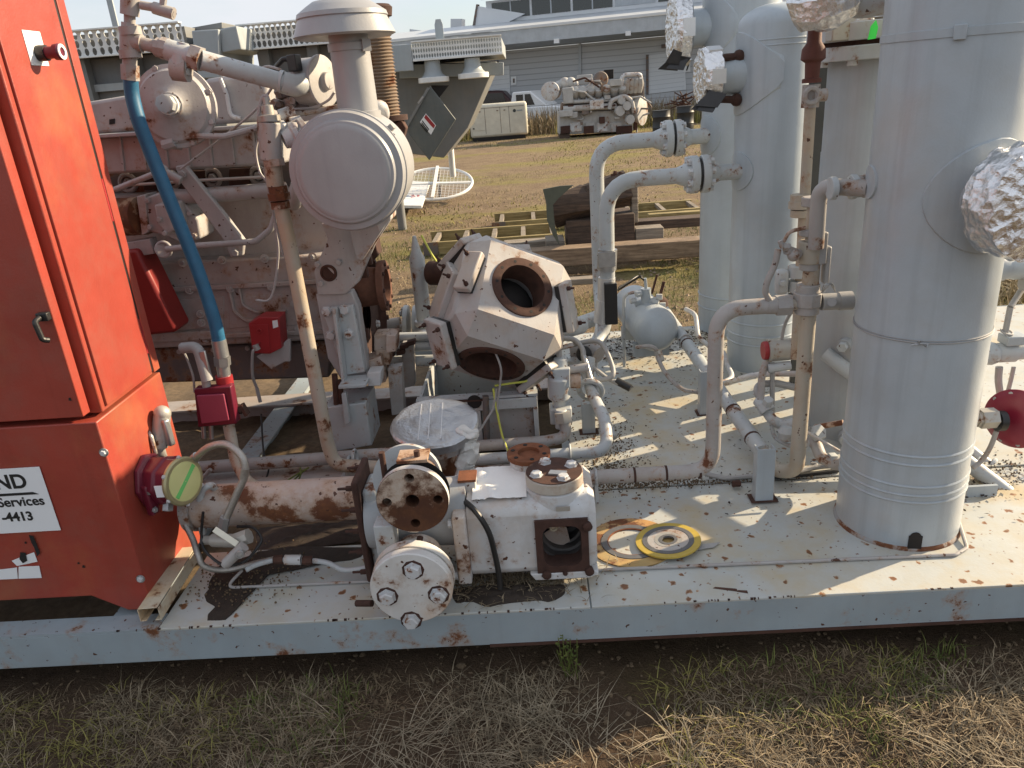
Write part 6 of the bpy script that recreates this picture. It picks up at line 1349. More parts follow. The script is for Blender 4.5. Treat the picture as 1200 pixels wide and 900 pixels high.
build(MB().lathe(P(1140, 491, 2.28), X_, [(0, .024), (.012, .024), (.0121, .028), (.022, .028), (.0221, .034), (.072, .034)], 6), 'hex_nipple', mZINC, RGd)
build(MB().curve([P(1168, 505, 2.28), P(1160, 525, 2.28), P(1150, 540, 2.28), P(1140, 548, 2.27)], .008, 8), 'tube', mPIPE_D, RGd)
pipe('deck_pipe', 'thicker grey pipe running out along the right deck', [P(1118, 530, 2.42)+(P(1118, 530, 2.42)-P(1225, 612, 2.22))*1.6, P(1225, 612, 2.22)+(P(1225, 612, 2.22)-P(1118, 530, 2.42))*1.2], .028, mPIPE)
T = thing('side_pipe', 'thinner grey pipe with a union beside the thicker deck pipe', 'pipe', P(1170, 555, 2.45))
build(MB().tube([P(1128, 520, 2.55)+(P(1128, 520, 2.55)-P(1190, 570, 2.42))*2, P(1190, 570, 2.42), P(1225, 590, 2.35)+(P(1225, 590, 2.35)-P(1190, 570, 2.42))*3], .020, 12), 'pipe', mPIPE, T)
build(MB().torus(P(1160, 545, 2.48), P(1190, 570, 2.42)-P(1128, 520, 2.55), .026, .008, 16, 6), 'union', mPIPE, T)
build(MB().lathe(P(1203, 575, 2.35), Z_, [(-.05, .05), (0, .052), (.02, .035), (.05, .03)], 20), 'valve_bonnet', mPIPE, T)
build(MB().torus(P(1140, 545, 2.40), P(1225, 612, 2.22)-P(1118, 530, 2.42), .034, .005, 18, 6), 'pipe_strap', mVES, T)
build(MB().obx(PZ(1150, 575, DK+.02), (.05, 0, 0), (0, .006, 0), (0, 0, .02)), 'pipe_bracket', mVES, T)

# ------------------------------------------------------------------ yard behind: timber, ladder frame, coolers
def wood_mat(name, c1, c2, sc=(2, 30, 30)):
    m, t, bs = newmat(name); p = pos(t, sc)
    c = mix(t, ramp(t, nz(t, p, 1.6, 7, .7), .35, .68), c1, c2); c = mix(t, math_(t, 'MULTIPLY', ramp(t, nz(t, pos(t), 4, 6, .7), .5, .7), .5), c, tuple(x*.35 for x in c1))
    t.links.new(c, bs.inputs['Base Color']); bs.inputs['Roughness'].default_value = .85; bump(t, bs, nz(t, p, 3, 6), .6, .01); return m
mWD1 = wood_mat('weathered_timber', (.13, .088, .058), (.33, .24, .16)); mWD2 = wood_mat('dark_timber', (.035, .025, .02), (.13, .085, .06)); mWD3 = wood_mat('grey_timber', (.14, .12, .10), (.34, .29, .23)); mWDY = wood_mat('yellow_timber', (.20, .15, .06), (.40, .32, .15))
def board(name, label, a, b, Y, h, d, mat, Yb=None, grp='timbers stacked behind the skid', cat='timber'):
    p, q = P(*a, Y), P(*b, Yb or Y); mid = (p+q)/2; M = MB(); u = (q-p)/2; u.z = 0
    s_ = V((-u.y, u.x, 0)).normalized()
    z = max(mid.z, G+h/2+.003)
    M.obx(V((mid.x, mid.y, z))+s_*d/2, u, s_*d/2, Z_*h/2)
    return solo(M, name, label, cat, mat, V((mid.x, mid.y, z-h/2)), grp, bevel=.008)
board('timber_beam', 'long weathered beam lying across the grass behind the compressor', (535, 302), (822, 300), 6.9, .16, .2, mWD1)
board('timber_beam', 'thin plank lying on the grass below the long beam', (655, 330), (700, 332), 6.1, .05, .12, mWD3)
board('timber_block', 'dark square timber block left of the bent pipes', (664, 276), (704, 274), 7.3, .28, .4, mWD2)
board('timber_block', 'dark square timber block right of the bent pipes', (708, 272), (744, 270), 7.3, .32, .4, mWD2)
board('timber_block', 'pale timber block beneath the charred log', (640, 290), (662, 289), 7.2, .12, .3, mWD3)
board('timber_plank', 'grey plank lying left of the dark timber blocks', (590, 288), (640, 287), 7.5, .06, .2, mWD3)
board('timber_plank', 'pale short plank in the stack beside the rear vessels', (745, 276), (778, 275), 7.3, .13, .2, mWD3)
board('timber_plank', 'dark long plank on top of the stack beside the rear vessels', (745, 264), (826, 261), 7.6, .09, .2, mWD2)
board('timber_plank', 'grey long plank at the bottom of the stack beside the rear vessels', (745, 290), (826, 286), 7.25, .08, .2, mWD3)
board('timber_plank', 'yellow plank behind the stack beside the rear vessels', (760, 255), (828, 252), 8.3, .08, .1, mWDY)
board('timber_post', 'pale upright timber stub beside the dark blocks', (740, 240), (748, 240), 7.4, .35, .12, mWD3)
# charred log and tarpaulin strip
M = MB().tube([P(648, 246, 7.4), P(690, 238, 7.4), P(738, 222, 7.4)], .15, 14)
for i, v in enumerate(M.v): M.v[i] = v+V((noise.noise(v*5), noise.noise(v*5+V((3, 3, 0))), noise.noise(v*6+V((1, 7, 0)))))*.09
solo(M, 'charred_log', 'charred splintered log lying on the dark timber blocks', 'log', mWD2, P(690, 262, 7.4), smooth=20)
M = MB()
for k in range(14):
    q = P(R.uniform(712, 742), R.uniform(206, 214), 7.4); M.tube([q-Z_*.06, q+V((R.uniform(-.05, .05), 0, R.uniform(.02, .07)))], R.uniform(.008, .02), 5)
solo(M, 'bark_splinters', 'red brown splinters sticking up from the charred log', 'splinters', mRUST, P(727, 214, 7.4))
M = MB(); q = [P(a, b, 7.1) for a, b in ((636, 222), (656, 218), (672, 217), (655, 232), (648, 240), (650, 262), (656, 288), (648, 276), (641, 258), (640, 238))]
o = q[0]; M.prism([((p-o).x, (p-o).z) for p in q], o, X_, Z_, -.02)
solo(M, 'tarpaulin_strip', 'dull green tarpaulin strip hanging over the charred log', 'tarpaulin', plain('tarpaulin', (.09, .10, .075), .6, .2, 20), P(656, 288, 7.1), smooth=60)
# yellow timber ladder frames
def ladder(label, px, pyb, Y, L, n, w):
    o = P(px, pyb, Y); o.z = G+.01; T = thing('ladder_frame', label, 'ladder', o, 'yellow ladder frames lying in the yard')
    for k in (0, 1): build(MB().bx(o.x, o.x+L, o.y+k*w, o.y+k*w+.05, o.z, o.z+.14), 'rail', mWDY, T, bevel=.005)
    for k in range(n): x = o.x+.08+(L-.16)*k/(n-1); build(MB().bx(x, x+.05, o.y+.051, o.y+w-.001, o.z+.08, o.z+.13), 'rung', mWD3, T)
    build(MB().bx(o.x-.01, o.x+.16, o.y-.012, o.y-.001, o.z, o.z+.145), 'end_sleeve', mENGD, T)
ladder('yellow wooden ladder frame lying nearest in the yard', 497, 291, 8.35, 1.5, 5, .7)
ladder('yellow wooden ladder frame lying behind the nearest one', 578, 274, 9.4, 2.6, 7, .7)

# ------------------------------------------------------------------ air coolers behind the engine
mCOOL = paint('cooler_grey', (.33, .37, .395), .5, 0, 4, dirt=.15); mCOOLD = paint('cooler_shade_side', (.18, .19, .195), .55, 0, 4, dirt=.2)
def perf_plate(p0, p1, h, nx, ny, mat, par, name='perforated_guard', rr=.40, dirn=None, two=1.5):
    """upright sheet from p0 to p1 (bottom edge) with round openings"""
    u = (p1-p0); L = u.length; u = u/L; M = MB(); cw, ch = L/nx, h/ny
    for j in range(ny):
        for i in range(nx):
            o = p0+u*(cw*(i+.5))+Z_*(ch*(j+.5)); r_ = min(cw, ch*.8)*rr
            M.holed(o, u, Z_, rect(cw/2, ch/2), [(r_*math.cos(a*math.pi/4), two*r_*math.sin(a*math.pi/4)) for a in range(8)], .006)
    return build(M, name, mat, par, smooth=0)
def cooler(label, x0, x1, y, top, gh, nx, ny, zb, extra=0, depth=1.6):
    T = thing('air_cooler', label, 'cooler', ((x0+x1)/2, y, G), 'fin-fan air coolers behind the engine')
    perf_plate(V((x0, y, top-gh)), V((x1, y, top-gh)), gh, nx, ny, mWHTG, T)
    build(MB().bx(x0, x1, y-.05, y+.02, top+.001, top+.012).bx(x0, x1, y-.03, y+.02, top-gh-.012, top-gh-.001), 'guard_lip', mWHTG, T)
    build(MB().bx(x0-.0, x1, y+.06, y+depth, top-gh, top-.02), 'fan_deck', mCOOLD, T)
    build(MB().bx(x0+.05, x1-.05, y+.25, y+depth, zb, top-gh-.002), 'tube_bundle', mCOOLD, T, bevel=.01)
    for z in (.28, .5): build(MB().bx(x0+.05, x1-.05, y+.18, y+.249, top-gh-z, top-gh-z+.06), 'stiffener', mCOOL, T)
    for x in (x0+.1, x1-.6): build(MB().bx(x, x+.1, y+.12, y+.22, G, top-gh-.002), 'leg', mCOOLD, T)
    return T
mWHTG = paint('galvanised_guard', (.74, .755, .75), .4, 0, 6, dirt=.1)
yA = 7.0
a0, a1 = P(60, 62, yA), P(219, 62, yA)
ta_, tb_ = P(152, 32, yA).z, P(152, 62, yA).z
c1_ = cooler('white-topped air cooler with perforated guard nearest the red cabinet', a0.x, a1.x, yA, ta_, ta_-tb_, 17, 3, .2)
build(MB().prism([(0, -.5), (.05, -.5), (.05, .18), (.035, .24), (.015, .24), (0, .18)], P(132, 26, yA+.3), X_, Z_, .02), 'lifting_lug', mCOOL, c1_)
yB2 = 7.4; b0, b1 = P(283, 58, yB2), P(432, 50, yB2)
cooler('white-topped air cooler with perforated guard behind the rain cap', b0.x, b1.x, yB2, P(290, 30, yB2).z, P(290, 30, yB2).z-b0.z, 24, 3, .9, depth=.5)
T = thing('cooler_header', 'blue grey header box between the two perforated coolers', 'box', P(250, 130, 7.0))
sl([(224, 36), (256, 34), (258, 92), (232, 92)], 7.0, .9, 'header_box', mCOOL, T, .01)
sl([(257, 34), (277, 30), (283, 58), (260, 62)], 7.05, .7, 'side_box', mCOOL, T, .01)
sl([(215, 34), (260, 26), (260, 33), (226, 38)], 7.3, .5, 'roof_flap', mCOOLD, T, .005)
# tilted cooler with the diamond door and two flanged nozzles
yh = 9.6
HU = thing('tilted_cooler', 'cooler with perforated rim, two flanged nozzles and diamond-shaped grey door', 'cooler', P(520, 240, 11))
r0_, r1_ = P(484, 70, yh), P(589, 67, yh); r1_.z = r0_.z; hh = P(484, 50, yh).z-r0_.z
perf_plate(r0_, r1_, hh, 34, 3, mWHTG, HU, two=2.2, rr=.34)
build(MB().bx(r0_.x, r1_.x, yh-.04, yh+.03, r0_.z+hh+.001, r0_.z+hh+.015).bx(r0_.x, r1_.x, yh-.03, yh+.03, r0_.z-.02, r0_.z-.001), 'guard_lip', mWHTG, HU)
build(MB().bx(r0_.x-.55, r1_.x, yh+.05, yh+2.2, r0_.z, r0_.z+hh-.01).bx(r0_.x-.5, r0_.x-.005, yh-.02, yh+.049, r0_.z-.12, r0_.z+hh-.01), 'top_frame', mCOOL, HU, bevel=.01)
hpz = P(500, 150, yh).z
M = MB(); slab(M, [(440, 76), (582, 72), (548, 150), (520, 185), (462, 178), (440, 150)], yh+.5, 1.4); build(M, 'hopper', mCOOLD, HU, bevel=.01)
sl([(468, 76), (590, 73), (590, 88), (468, 92)], yh+.4, .099, 'hopper_rim', mCOOL, HU, .006)
for (px, yt, yb_) in ((506, 70, 97), (553, 68, 92)):
    q = P(px, yt, yh+.1); zz0 = P(px, yb_, yh+.1).z
    nzl = build(MB().lathe(V((q.x, q.y, 0)), Z_, [(zz0+.06, .15), (zz0+.09, .12), (zz0+.13, .10), (q.z, .092)], 30), 'nozzle', mCOOL, HU)
    build(MB().lathe(V((q.x, q.y, 0)), Z_, [(zz0, .185), (zz0+.06, .185)], 36), 'nozzle_flange', mWHTG, nzl, bevel=.006)
dd = build(slab(MB(), [(504, 101), (534, 140), (503, 188), (473, 149)], yh-.15, .05), 'diamond_door', paint('door_slate', (.10, .115, .115), .5, 0, 5, dirt=.15), HU, bevel=.006)
sl([(505, 100), (526, 100), (512, 118)], yh+.02, .02, 'door_gap', mHOLE, HU, 0)
lab = sl([(499, 133), (511, 147), (505, 158), (492, 143)], yh-.155, .005, 'warning_label', mSIGN, dd, 0)
sl([(499, 134), (510, 147), (508, 150.5), (497, 138)], yh-.158, .003, 'label_band', mREDB, lab, 0)
for k in range(3): sl([(495+k*.9-k*1.6, 141+k*2.2), (503-k*1.0, 151.5+k*1.6), (502.4-k*1.0, 152.5+k*1.6), (494.4-k*.7, 142+k*2.2)], yh-.158, .003, 'label_line', mINK, lab, 0)
build(MB().bar(P(490, 121, yh-.17), P(496, 113, yh-.17), .03, .02), 'hinge', mGALV, dd); build(MB().bar(P(476, 149, yh-.17), P(502, 103, yh-.17), .015, .03), 'hinge_rail', mCOOLD, dd)
for (a, b) in (((467, 12), (473, 47)), ((513, 28), (520, 48))):
    pass
build(MB().prism([(-.05, 0), (.05, 0), (.05, .18), (.03, .24), (-.03, .24), (-.05, .18)], P(516, 48, yh+.5), X_, Z_, .02), 'lifting_lug', mCOOL, HU)
sl([(529, 43), (536, 43), (536, 49), (529, 49)], yh+.1, .1, 'roof_clip', mCOOL, HU)
cy(P(526, 150, 11.6), P(531, 207, 11.6), .045, 'support_leg', mWHTG, HU)
for (px, yy) in ((452, 10.3), (436, 11.4)): q = P(px, 110, yy); cy(V((q.x, yy, G)), q, .06, 'support_leg', mCOOLD, HU)
# fan guard lying on the ground below
FG = thing('fan_guard', 'round wire mesh fan guard propped low beside the tilted cooler', 'guard', PZ(515, 218, G))
c = PZ(510, 236, G); c = P(510, 215, c.y); rr_ = .62; fa = V((.05, -.30, .95)).normalized(); fu = X_.copy(); fv = fa.cross(fu).normalized(); fu = fv.cross(fa)
build(MB().torus(c, fa, rr_, .025, 48, 8), 'hoop', mWHTG, FG)
for d_, h_ in ((fu, 0), (fv, .035)): build(MB().bar(c-d_*rr_+fa*h_, c+d_*rr_+fa*h_, .05, .03, fa), 'cross_bar', mWHTG, FG)
M = MB()
for k in range(-9, 10):
    o = k*rr_/10; h_ = math.sqrt(rr_**2-o*o); M.bar(c+fu*o-fv*h_, c+fu*o+fv*h_, .005, .005, fa); M.bar(c+fv*o-fu*h_+fa*.01, c+fv*o+fu*h_+fa*.01, .005, .005, fa)
build(M, 'wire_mesh', mWHTG, FG)['kind'] = 'stuff'
build(MB().bar(V((c.x, c.y+rr_*.85, G)), c+fv*rr_*.9, .05, .05, X_), 'prop', mWD2, FG)
q = [PZ(a, b, G+.16) for a, b in ((440, 240), (494, 241), (504, 213), (460, 211))]
pn = build(MB().add(q+[p-Z_*.04 for p in q], [(0, 1, 2, 3), (7, 6, 5, 4), (0, 4, 5, 1), (1, 5, 6, 2), (2, 6, 7, 3), (3, 7, 4, 0)]), 'sheet_panel', mWHTG, FG, merge=True)
q = PZ(485, 230, G+.162); build(MB().obx(q, (.16, .02, 0), (-.03, .2, 0), (0, 0, .002)), 'sticker', mSIGN, pn); build(MB().obx(q+V((-.02, 0, .004)), (.03, .03, 0), (-.03, .13, 0), (0, 0, .002)).obx(q+V((.07, .02, .004)), (.015, .02, 0), (-.02, .12, 0), (0, 0, .002)), 'sticker_mark', mREDB, pn)
q = PZ(471, 232, G+.162); build(MB().obx(q, (.05, 0, 0), (0, .05, 0), (0, 0, .004)), 'panel_slot', mHOLE, pn)

# ------------------------------------------------------------------ generator set
S_ = 1.04
YG = 28.0; g0, g1 = P(552, 161, YG), P(616, 158, YG)
gz0 = G+.12; gz1 = P(584, 121, YG).z
mGEN = paint('generator_cream', (.60, .57, .47), .45, .0, dirt=.15, streak=.1)
GS = thing('generator_set', 'cream enclosed generator set standing on the far yard', 'generator', ((g0.x+g1.x)/2, YG+.5, G))
build(MB().bx(g0.x, g1.x+.10, YG, YG+1.05, gz0, gz1), 'enclosure', mGEN, GS, bevel=.09)
build(MB().bx(g0.x+.05, g1.x, YG+.05, YG+1.0, G, gz0-.002), 'skid_base', mHOLE, GS)
for f_ in (.28, .56, .72): x = g0.x+(g1.x-g0.x)*f_; build(MB().bx(x, x+.015, YG-.004, YG+.01, gz0+.12, gz1-.12), 'panel_seam', mENGD, GS)
build(MB().bx(g0.x+.05, g1.x, YG-.004, YG+.01, gz1-.14, gz1-.125), 'roof_seam', mENGD, GS)
x = g0.x+.12; dpn = build(MB().bx(x, x+.42, YG-.012, YG+.0, gz0+.25, gz0+.62), 'access_door', mGEN, GS, bevel=.005)
for z in (.3, .5): build(MB().bx(x-.02, x+.03, YG-.03, YG-.0125, gz0+z, gz0+z+.05), 'door_catch', mBLK, dpn)
for f_ in (.18, .5, .63): x = g0.x+(g1.x-g0.x)*f_; build(MB().bx(x, x+.06, YG-.02, YG-.001, gz1-.25, gz1-.22), 'latch', mENGD, GS)
x = g1.x-.34; lg = build(MB().lathe(V((x, YG-.003, gz1-.28)), -Y_, [(0, .055), (.004, .055)], 16), 'emblem', plain('emblem_black', (.02, .03, .03), .5, 0), GS)
build(MB().bx(x+.08, x+.28, YG-.006, YG-.001, gz1-.305, gz1-.26), 'brand_line', plain('brand_grey', (.30, .33, .32), .5, .2), GS)
for k in range(4): z = gz0+.25+k*.2; build(MB().bx(g1.x+.101, g1.x+.115, YG+.15, YG+.9, z, z+.03), 'louvre', mGEN, GS)

# ------------------------------------------------------------------ scrapped V engine on the yard
YE = 26.4
def E_(px, py, dy=0): return P(px, py, YE+dy)
mOE = paint('scrap_engine_grey', (.42, .42, .41), .6, .05, 2.0, dirt=.35, dust=(.22, .19, .165)); mOED = paint('scrap_engine_dark', (.14, .12, .11), .7, .3, 2.0, dirt=.4)
SE = thing('scrap_engine', 'large scrapped V engine with row of ribbed covers on the far yard', 'engine', V((E_(700, 160).x, YE+.6, G)))
sl([(655, 158), (742, 154), (742, 128), (655, 132)], YE, 1.4, 'crankcase', mOE, SE, .03)
sl([(657, 134), (742, 130), (742, 118), (659, 121)], YE+.1, 1.2, 'block', mOED, SE, .03)
for k, (a, b) in enumerate(((668, 682), (686, 697), (700, 712), (716, 729))): sl([(a, 155), (b, 154), (b, 143), (a, 144)], YE-.05, .06, 'side_hatch', mOE if k % 2 else mWHT, SE, .015)
for (a, b, m_) in ((657, 668, mRUSTD), (722, 741, mRUSTD), (684, 696, mRUST)): sl([(a, 157), (b, 156), (b, 147), (a, 148)], YE-.08, .04, 'rust_patch_plate', m_, SE, .01)
for k in range(7):
    x = 674+k*9.2; y = 106-k*.55
    h_ = build(MB().lathe(E_(x, y, -.1), V((0, -.75, .6)), [(-.35, .13), (0, .15), (.05, .13), (.06, .04)], 14), 'head_cover', mOE, SE)
    sl([(x-2.6, y+6), (x+2.6, y+5.8), (x+2.6, y+15), (x-2.6, y+15)], YE+.02, .2, 'runner', mOED if k % 2 else mOE, SE, .01)
build(MB().cyl(E_(660, 128, -.15), E_(722, 124, -.15), .10, n=14), 'oil_rail', mOE, SE); build(MB().cyl(E_(660, 120, -.1), E_(738, 116, -.1), .06, n=12), 'water_rail', mOE, SE)
sl([(659, 103), (672, 102), (672, 121), (661, 122)], YE-.2, .5, 'filter_box', mOE, SE, .03)
build(MB().lathe(E_(645, 107, .1), V((-.25, -.95, 0)), [(-.55, .26), (0, .30), (.06, .30), (.08, .26), (.09, .02)], 26), 'air_filter', mWHT, SE)
for (px, py, s) in ((662, 98, .2), (669, 97, .18), (655, 100, .15), (674, 99, .14)): build(MB().ball(E_(px, py, .4), s, 10, 8), 'turbo_casing', mOE, SE)
sl([(677, 88), (694, 87), (694, 98), (677, 100)], YE+.5, .6, 'intercooler', mOE, SE, .02)
build(MB().lathe(E_(704, 93, .3), V((0, -1, .1)), [(-.3, .2), (0, .25), (.05, .22)], 20), 'fan_housing', mOED, SE)
sl([(708, 82), (719, 81), (719, 92), (708, 93)], YE+.8, .2, 'radiator_plate', mHOLE, SE, .01)
build(MB().tube([E_(728, 106, -.1), E_(729, 88, -.1), E_(750, 87, -.1), E_(751, 92, 0)], .07, 10, .15), 'exhaust_pipe', mWHT, SE)
for k in range(4): build(MB().lathe(E_(735+k*5, 100-k*.4, -.05), V((.1, -.5, .9)), [(-.25, .10), (0, .12), (.1, .1), (.22, .06)], 10), 'turbo_bell', mOE, SE)
sl([(731, 98), (755, 96), (755, 118), (731, 120)], YE+.2, .9, 'end_housing', mOED, SE, .02)
build(MB().tube([E_(714, 128, -.25), E_(716, 118, -.25), E_(732, 112, -.25), E_(740, 118, -.25), E_(743, 132, -.2)], .075, 10, .25), 'cooling_pipe', mOE, SE)
build(MB().lathe(E_(751, 130, .2), V((.85, -.5, 0)), [(-.15, .42), (.0, .46), (.06, .46), (.08, .36), (.12, .12)], 28), 'flywheel', mOE, SE)
for (px, py, s) in ((725, 130, .16), (733, 124, .14), (727, 118, .12), (737, 140, .15)): build(MB().cyl(E_(px, py, -.2), E_(px+2, py, -.35), s, n=12), 'pump', mOE, SE)
sl([(743, 142), (747, 142), (747, 152), (743, 153)], YE, .2, 'rusty_stub', mRUST, SE, .01)
for a, b in ((656, 668), (724, 736)): build(MB().bx(E_(a, 160).x, E_(b, 160).x, YE, YE+1.3, G, G+.16), 'timber_skid', mWD2, SE)
for k in range(34):
    a, b = R.uniform(660, 742), R.uniform(90, 146); q = E_(a, b, R.uniform(-.25, .2)); w = R.uniform(.04, .13); m_ = (mOE, mOED, mWHT, mOE, mRUST)[k % 5]
    if k % 3: build(MB().obx(q, (w*R.uniform(.6, 1.8), 0, 0), (0, w, 0), (0, 0, w*R.uniform(.5, 1.2))), 'engine_fitting', m_, SE, bevel=.015)
    else: build(MB().tube([q, q+V((R.uniform(.2, .7), -.05, R.uniform(-.1, .1))), q+V((R.uniform(.3, .9), -.05, R.uniform(-.5, .4)))], .03, 8, .1), 'engine_line', m_, SE)
# oil drums and scrap beside it
for k, (px, pyt, pyb, lab) in enumerate(((775, 129, 153, 'black oil drum standing left of its twin behind the pipe flange'), (803, 124, 150, 'black oil drum standing right of its twin behind the pipe flange'))):
    Yd = 23.0+k; q = P(px, (pyt+pyb)/2, Yd); zt_ = P(px, pyt, Yd).z; M = MB()
    pr = [(G, .25), (G+.02, .26), ((zt_+G)/2-.1, .25), ((zt_+G)/2-.08, .265), ((zt_+G)/2-.06, .25), (zt_-.2, .25), (zt_-.18, .265), (zt_-.16, .25), (zt_-.01, .25), (zt_, .262)]
    solo(M.lathe(V((q.x, q.y, 0)), Z_, pr, 28), 'oil_drum', lab, 'drum', plain('drum_black%d' % k, (.018, .02, .022), .5, .3, 6), V((q.x, q.y, G)), 'black drums')
M = MB()
for k in range(26): q = P(R.uniform(790, 812), R.uniform(112, 124), 26); M.tube([q, q+V((R.uniform(-.6, .6), R.uniform(-.3, .3), R.uniform(-.25, .25)))], .02, 5)
solo(M, 'scrap_heap', 'tangle of reddish scrap rods by the warehouse wall', 'scrap', mRUST, P(800, 130, 26))

# ------------------------------------------------------------------ parked cars behind the generator
def car(label, px, Y, L, W, Hh, bodym, rot, suv):
    o = P(px, 150, Y); o.z = G+.02
    T = thing('parked_car', label, 'car', o, 'cars parked by the warehouse'); ux = V((math.cos(rot), math.sin(rot), 0)); uy = V((-ux.y, ux.x, 0))
    l = L/2
    low = [(-l, .35), (-l+.05, .22), (l-.05, .22), (l, .4), (l-.02, .72), (l*.5, .86), (-l*.95, .9), (-l, .75)]
    cab = [(-l*.93, .9), (-l*.82, Hh-.05), (-l*.7, Hh), (l*.05, Hh), (l*.2, Hh-.05), (l*.48, .87)] if suv else [(-l*.35, .9), (-l*.28, Hh), (l*.08, Hh), (l*.42, .87)]
    build(MB().prism(low, o-uy*W/2, ux, Z_, -W), 'body', bodym, T, bevel=.05)
    build(MB().prism(cab, o-uy*(W/2-.08), ux, Z_, -(W-.16)), 'cabin', bodym, T, bevel=.05)
    xs = [cab[1][0]+.12, cab[1][0]+.12+(cab[-2][0]-cab[1][0])*.5, cab[-2][0]+.05]
    for s_ in (-1, 1):
        for j in range(2):
            a, b = xs[j]+.04, xs[j+1]-.04
            q = o+uy*s_*(W/2-.072); w = [(a, .94), (b+(.18 if j else 0), .94), (b, Hh-.12), (a, Hh-.12)]
            build(MB().prism(w, q, ux, Z_, -.012*s_), 'side_window', mCARG, T)
        for x in (-l*.6, l*.62):
            q = o+ux*x+uy*s_*(W/2-.1); wl = build(MB().lathe(q, uy*s_, [(-.1, .31), (.09, .31), (.11, .27), (.11, .2)], 22), 'wheel', mBLK, T); build(MB().lathe(q+uy*s_*.1, uy*s_, [(0, .19), (.02, .18), (.025, .04)], 14), 'rim', mGALV, wl)
        for x, mm in ((-l, mREDB), (l, mSIGN)): build(MB().obx(o+ux*x*.985+uy*s_*(W/2-.18)+Z_*.68, ux*.03, uy*.14, Z_*.07), 'lamp', mm, T)
mCARG = plain('car_glass', (.02, .024, .028), .12, .1, 4, spec=.8)
car('maroon estate car parked behind the cream generator', 586, 38, 4.4, 1.75, 1.62, plain('maroon_paint', (.045, .012, .016), .3, .1, 3), math.radians(-12), True)
car('white car parked right of the cream generator', 626, 35, 4.4, 1.75, 1.5, plain('white_car_paint', (.72, .73, .74), .3, .05, 3), math.radians(-20), False)

# ------------------------------------------------------------------ warehouse
def siding_mat():
    m, t, bs = newmat('siding'); p = pos(t)
    sep = t.nodes.new('ShaderNodeSeparateXYZ'); t.links.new(p, sep.inputs[0])
    w = math_(t, 'FRACT', math_(t, 'MULTIPLY', sep.outputs['Z'], 4.2), 0)
    c = mix(t, nz(t, pos(t, (.3, .3, 2)), 1.2, 5), (.47, .50, .53), (.56, .58, .61))  # siding tones lightened, distance haze put into the colour
    c = mix(t, math_(t, 'MULTIPLY', math_(t, 'LESS_THAN', w, .16), .45), c, (.20, .21, .23))
    t.links.new(c, bs.inputs['Base Color']); bs.inputs['Roughness'].default_value = .55; bump(t, bs, w, .8, .05); return m
mSID = siding_mat(); mROOF = plain('roof_sheet', (.50, .53, .56), .4, .08, 1.5); mFASC = paint('fascia_grey', (.44, .48, .52), .5, 0, dirt=.1); mWALLW = plain('gable_white', (.66, .69, .72), .6, .06, 1)  # fascia grey also lightened to carry the haze
BW = thing('warehouse', 'long pale grey warehouse with overhanging roof across the yard', 'warehouse', P(690, 140, 36))
ba = math.radians(-14); bu = V((math.cos(ba), math.sin(ba), 0)); bn = V((bu.y, -bu.x, 0))   # bn faces the viewer
O = P(690, 140, 37); O.z = G
def onwall(px, py, off=0):                       # point of the wall plane (pushed off towards the viewer) seen at a pixel
    d = ray(px, py); o = O+bn*off; return CAM+d*((o-CAM).dot(bn)/d.dot(bn))
def wq(p): return ((p-O).dot(bu), p.z)
def wpanel(pts, off, th, name, mat, par=None, bevel=0):
    q = [wq(onwall(a, b, off)) for a, b in pts]
    return build(MB().prism(q, O+bn*off-Z_*O.z, bu, Z_, -th if False else th*(-1 if bu.cross(Z_).dot(bn) > 0 else 1)), name, mat, par or BW, bevel=bevel)
wt_ = wq(onwall(690, 52))[1]
L0, L1 = wq(onwall(400, 80))[0], wq(onwall(1250, 60))[0]
sgn = 1 if bu.cross(Z_).dot(bn) > 0 else -1
def wbox(u0, u1, n0, n1, z0, z1, name, mat, par=None, bevel=0):
    return build(MB().obx(O-Z_*O.z+bu*(u0+u1)/2+bn*(n0+n1)/2+Z_*(z0+z1)/2, bu*(u1-u0)/2, bn*(n1-n0)/2, Z_*(z1-z0)/2), name, mat, par or BW, bevel=bevel)
wbox(L0, L1, -14, 0, G, wt_+.05, 'wall', mSID)
zf0, zf1 = wq(onwall(690, 43, 2.2))[1], wq(onwall(690, 26, 2.2))[1]
ov = 2.2
wbox(L0, L1, ov-.15, ov, zf0, zf1, 'fascia', mFASC)
build(MB().add([O-Z_*O.z+bu*u+bn*n+Z_*z for (u, n, z) in ((L0, ov-.15, zf0+.02), (L1, ov-.15, zf0+.02), (L1, -.02, wt_+.06), (L0, -.02, wt_+.06))], [(0, 1, 2, 3)]), 'soffit', mFASC, BW)
build(MB().add([O-Z_*O.z+bu*u+bn*n+Z_*z for (u, n, z) in ((L0, ov+.02, zf1+.01), (L1, ov+.02, zf1+.01), (L1, -3.2, zf1+.75), (L0, -3.2, zf1+.75))], [(0, 1, 2, 3)]), 'lower_roof', mROOF, BW)
wbox(L0, L1, ov-.02, ov+.06, zf1+.011, zf1+.10, 'gutter', mWALLW)
uc0 = wq(onwall(570, 30, -3))[0]; zc0_, zc1_ = zf1+.70, zf1+1.75
wbox(uc0, L1, -9, -3.2, zc0_, zc1_, 'clerestory_wall', mWALLW)
k = 0; x = uc0+.3
while x < L1-2 and k < 26:
    w_ = 1.9; wn = wbox(x, x+w_, -3.22, -3.17, zc0_+.22, zc1_-.12, 'clerestory_window', mCARG if k % 4 != 3 else mFASC); wbox(x+w_/2-.03, x+w_/2+.03, -3.165, -3.14, zc0_+.22, zc1_-.12, 'mullion', mFASC, wn); x += w_+.12; k += 1
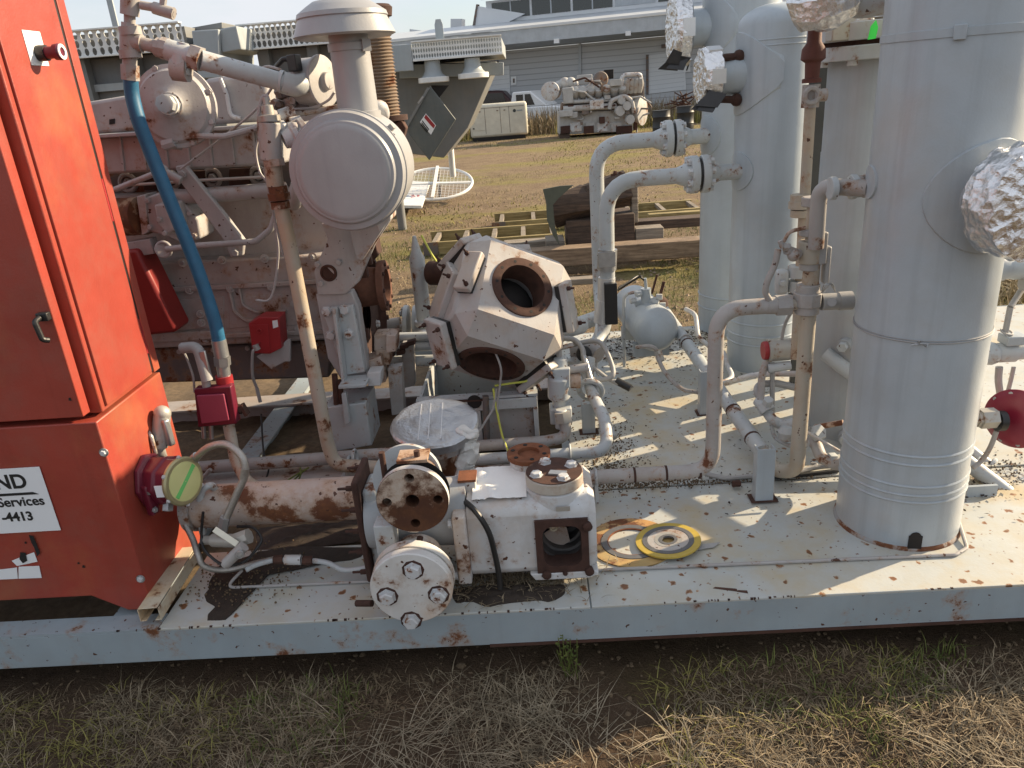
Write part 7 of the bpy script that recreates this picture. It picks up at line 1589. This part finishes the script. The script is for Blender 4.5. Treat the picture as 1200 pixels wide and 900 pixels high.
build(MB().add([O-Z_*O.z+bu*u+bn*n+Z_*z for (u, n, z) in ((uc0-.1, -2.7, zc1_+.02), (L1, -2.7, zc1_+.02), (L1, -9, zc1_+1.0), (uc0-.1, -9, zc1_+1.0), (uc0-.1, -2.7, zc1_+.2), (L1, -2.7, zc1_+.2), (L1, -9, zc1_+1.2), (uc0-.1, -9, zc1_+1.2))], [(0, 3, 2, 1), (4, 5, 6, 7), (0, 1, 5, 4), (3, 0, 4, 7)]), 'upper_roof', mROOF, BW)
wpanel([(553, 40), (559, 7), (615, 16), (572, 38)], -3.0, .3, 'gable_end', mWALLW)
wpanel([(552, 40), (558, 5), (560, 5), (555, 40)], -2.95, .3, 'gable_trim', mENGD)
wpanel([(480, 52), (480, 34), (560, 44), (560, 49)], -5, .3, 'low_roof', mWALLW)
wpanel([(540, 36), (556, 30), (556, 34), (540, 40)], -6, .3, 'dark_roof', mENGD)
for (a, b) in (((528, 22), (541, 50)), ((682, -1), (697, 14))): wpanel([a, (b[0], a[1]), b, (a[0], b[1])], -7 if a[0] > 600 else -5, .6, 'roof_vent', mWALLW)
rd = wpanel([(566, 80), (597, 77), (598, 121), (567, 124)], .05, .08, 'roller_door', mWALLW)
for k in range(7): wpanel([(566, 84+k*5.5), (597, 81+k*5.5), (597, 81.6+k*5.5), (566, 84.6+k*5.5)], .06, .012, 'door_slat', mROOF, rd)
wpanel([(563, 79), (566, 79), (567, 125), (564, 125)], .1, .1, 'door_frame', mENGD, rd)
rd = wpanel([(760, 65), (802, 60), (804, 105), (760, 110)], .05, .08, 'roller_door', mWALLW)
for k in range(8): wpanel([(760, 69+k*5.2), (802, 64+k*5.2), (802, 64.6+k*5.2), (760, 69.6+k*5.2)], .06, .012, 'door_slat', mROOF, rd)
wpanel([(757, 64), (760, 64), (760, 111), (757, 111)], .1, .1, 'door_frame', mENGD, rd)
wpanel([(678, 50), (681, 50), (681, 87), (678, 87)], .1, .08, 'downpipe', mFASC)
for px, py in ((652, 45.5), (736, 36.5)): wpanel([(px-3, py), (px+3, py-.4), (px+3, py+5), (px-3, py+5.4)], 2.3, .2, 'floodlight', mSIGN)
for px, py in ((779, 52), (579, 72)): wpanel([(px-4, py), (px+4, py-.4), (px+4, py+4), (px-4, py+4.4)], .2, .2, 'wall_lamp', mENGD)
sg1 = wpanel([(599, 90), (605, 89.5), (605, 99), (599, 99.5)], .06, .04, 'door_sign', mSIGN); wpanel([(601, 92), (603, 92), (603, 97), (601, 97)], .1, .02, 'sign_mark', mENGD, sg1)
sg2 = wpanel([(801, 72), (809, 71.2), (809, 84), (801, 84.6)], .06, .04, 'door_sign', mSIGN)
wpanel([(802.6, 75), (807.6, 74.6), (807.6, 76.2), (805.4, 82.6), (803.8, 82.8), (805.8, 76.4), (802.6, 76.6)], .1, .02, 'numeral', mINK, sg2)
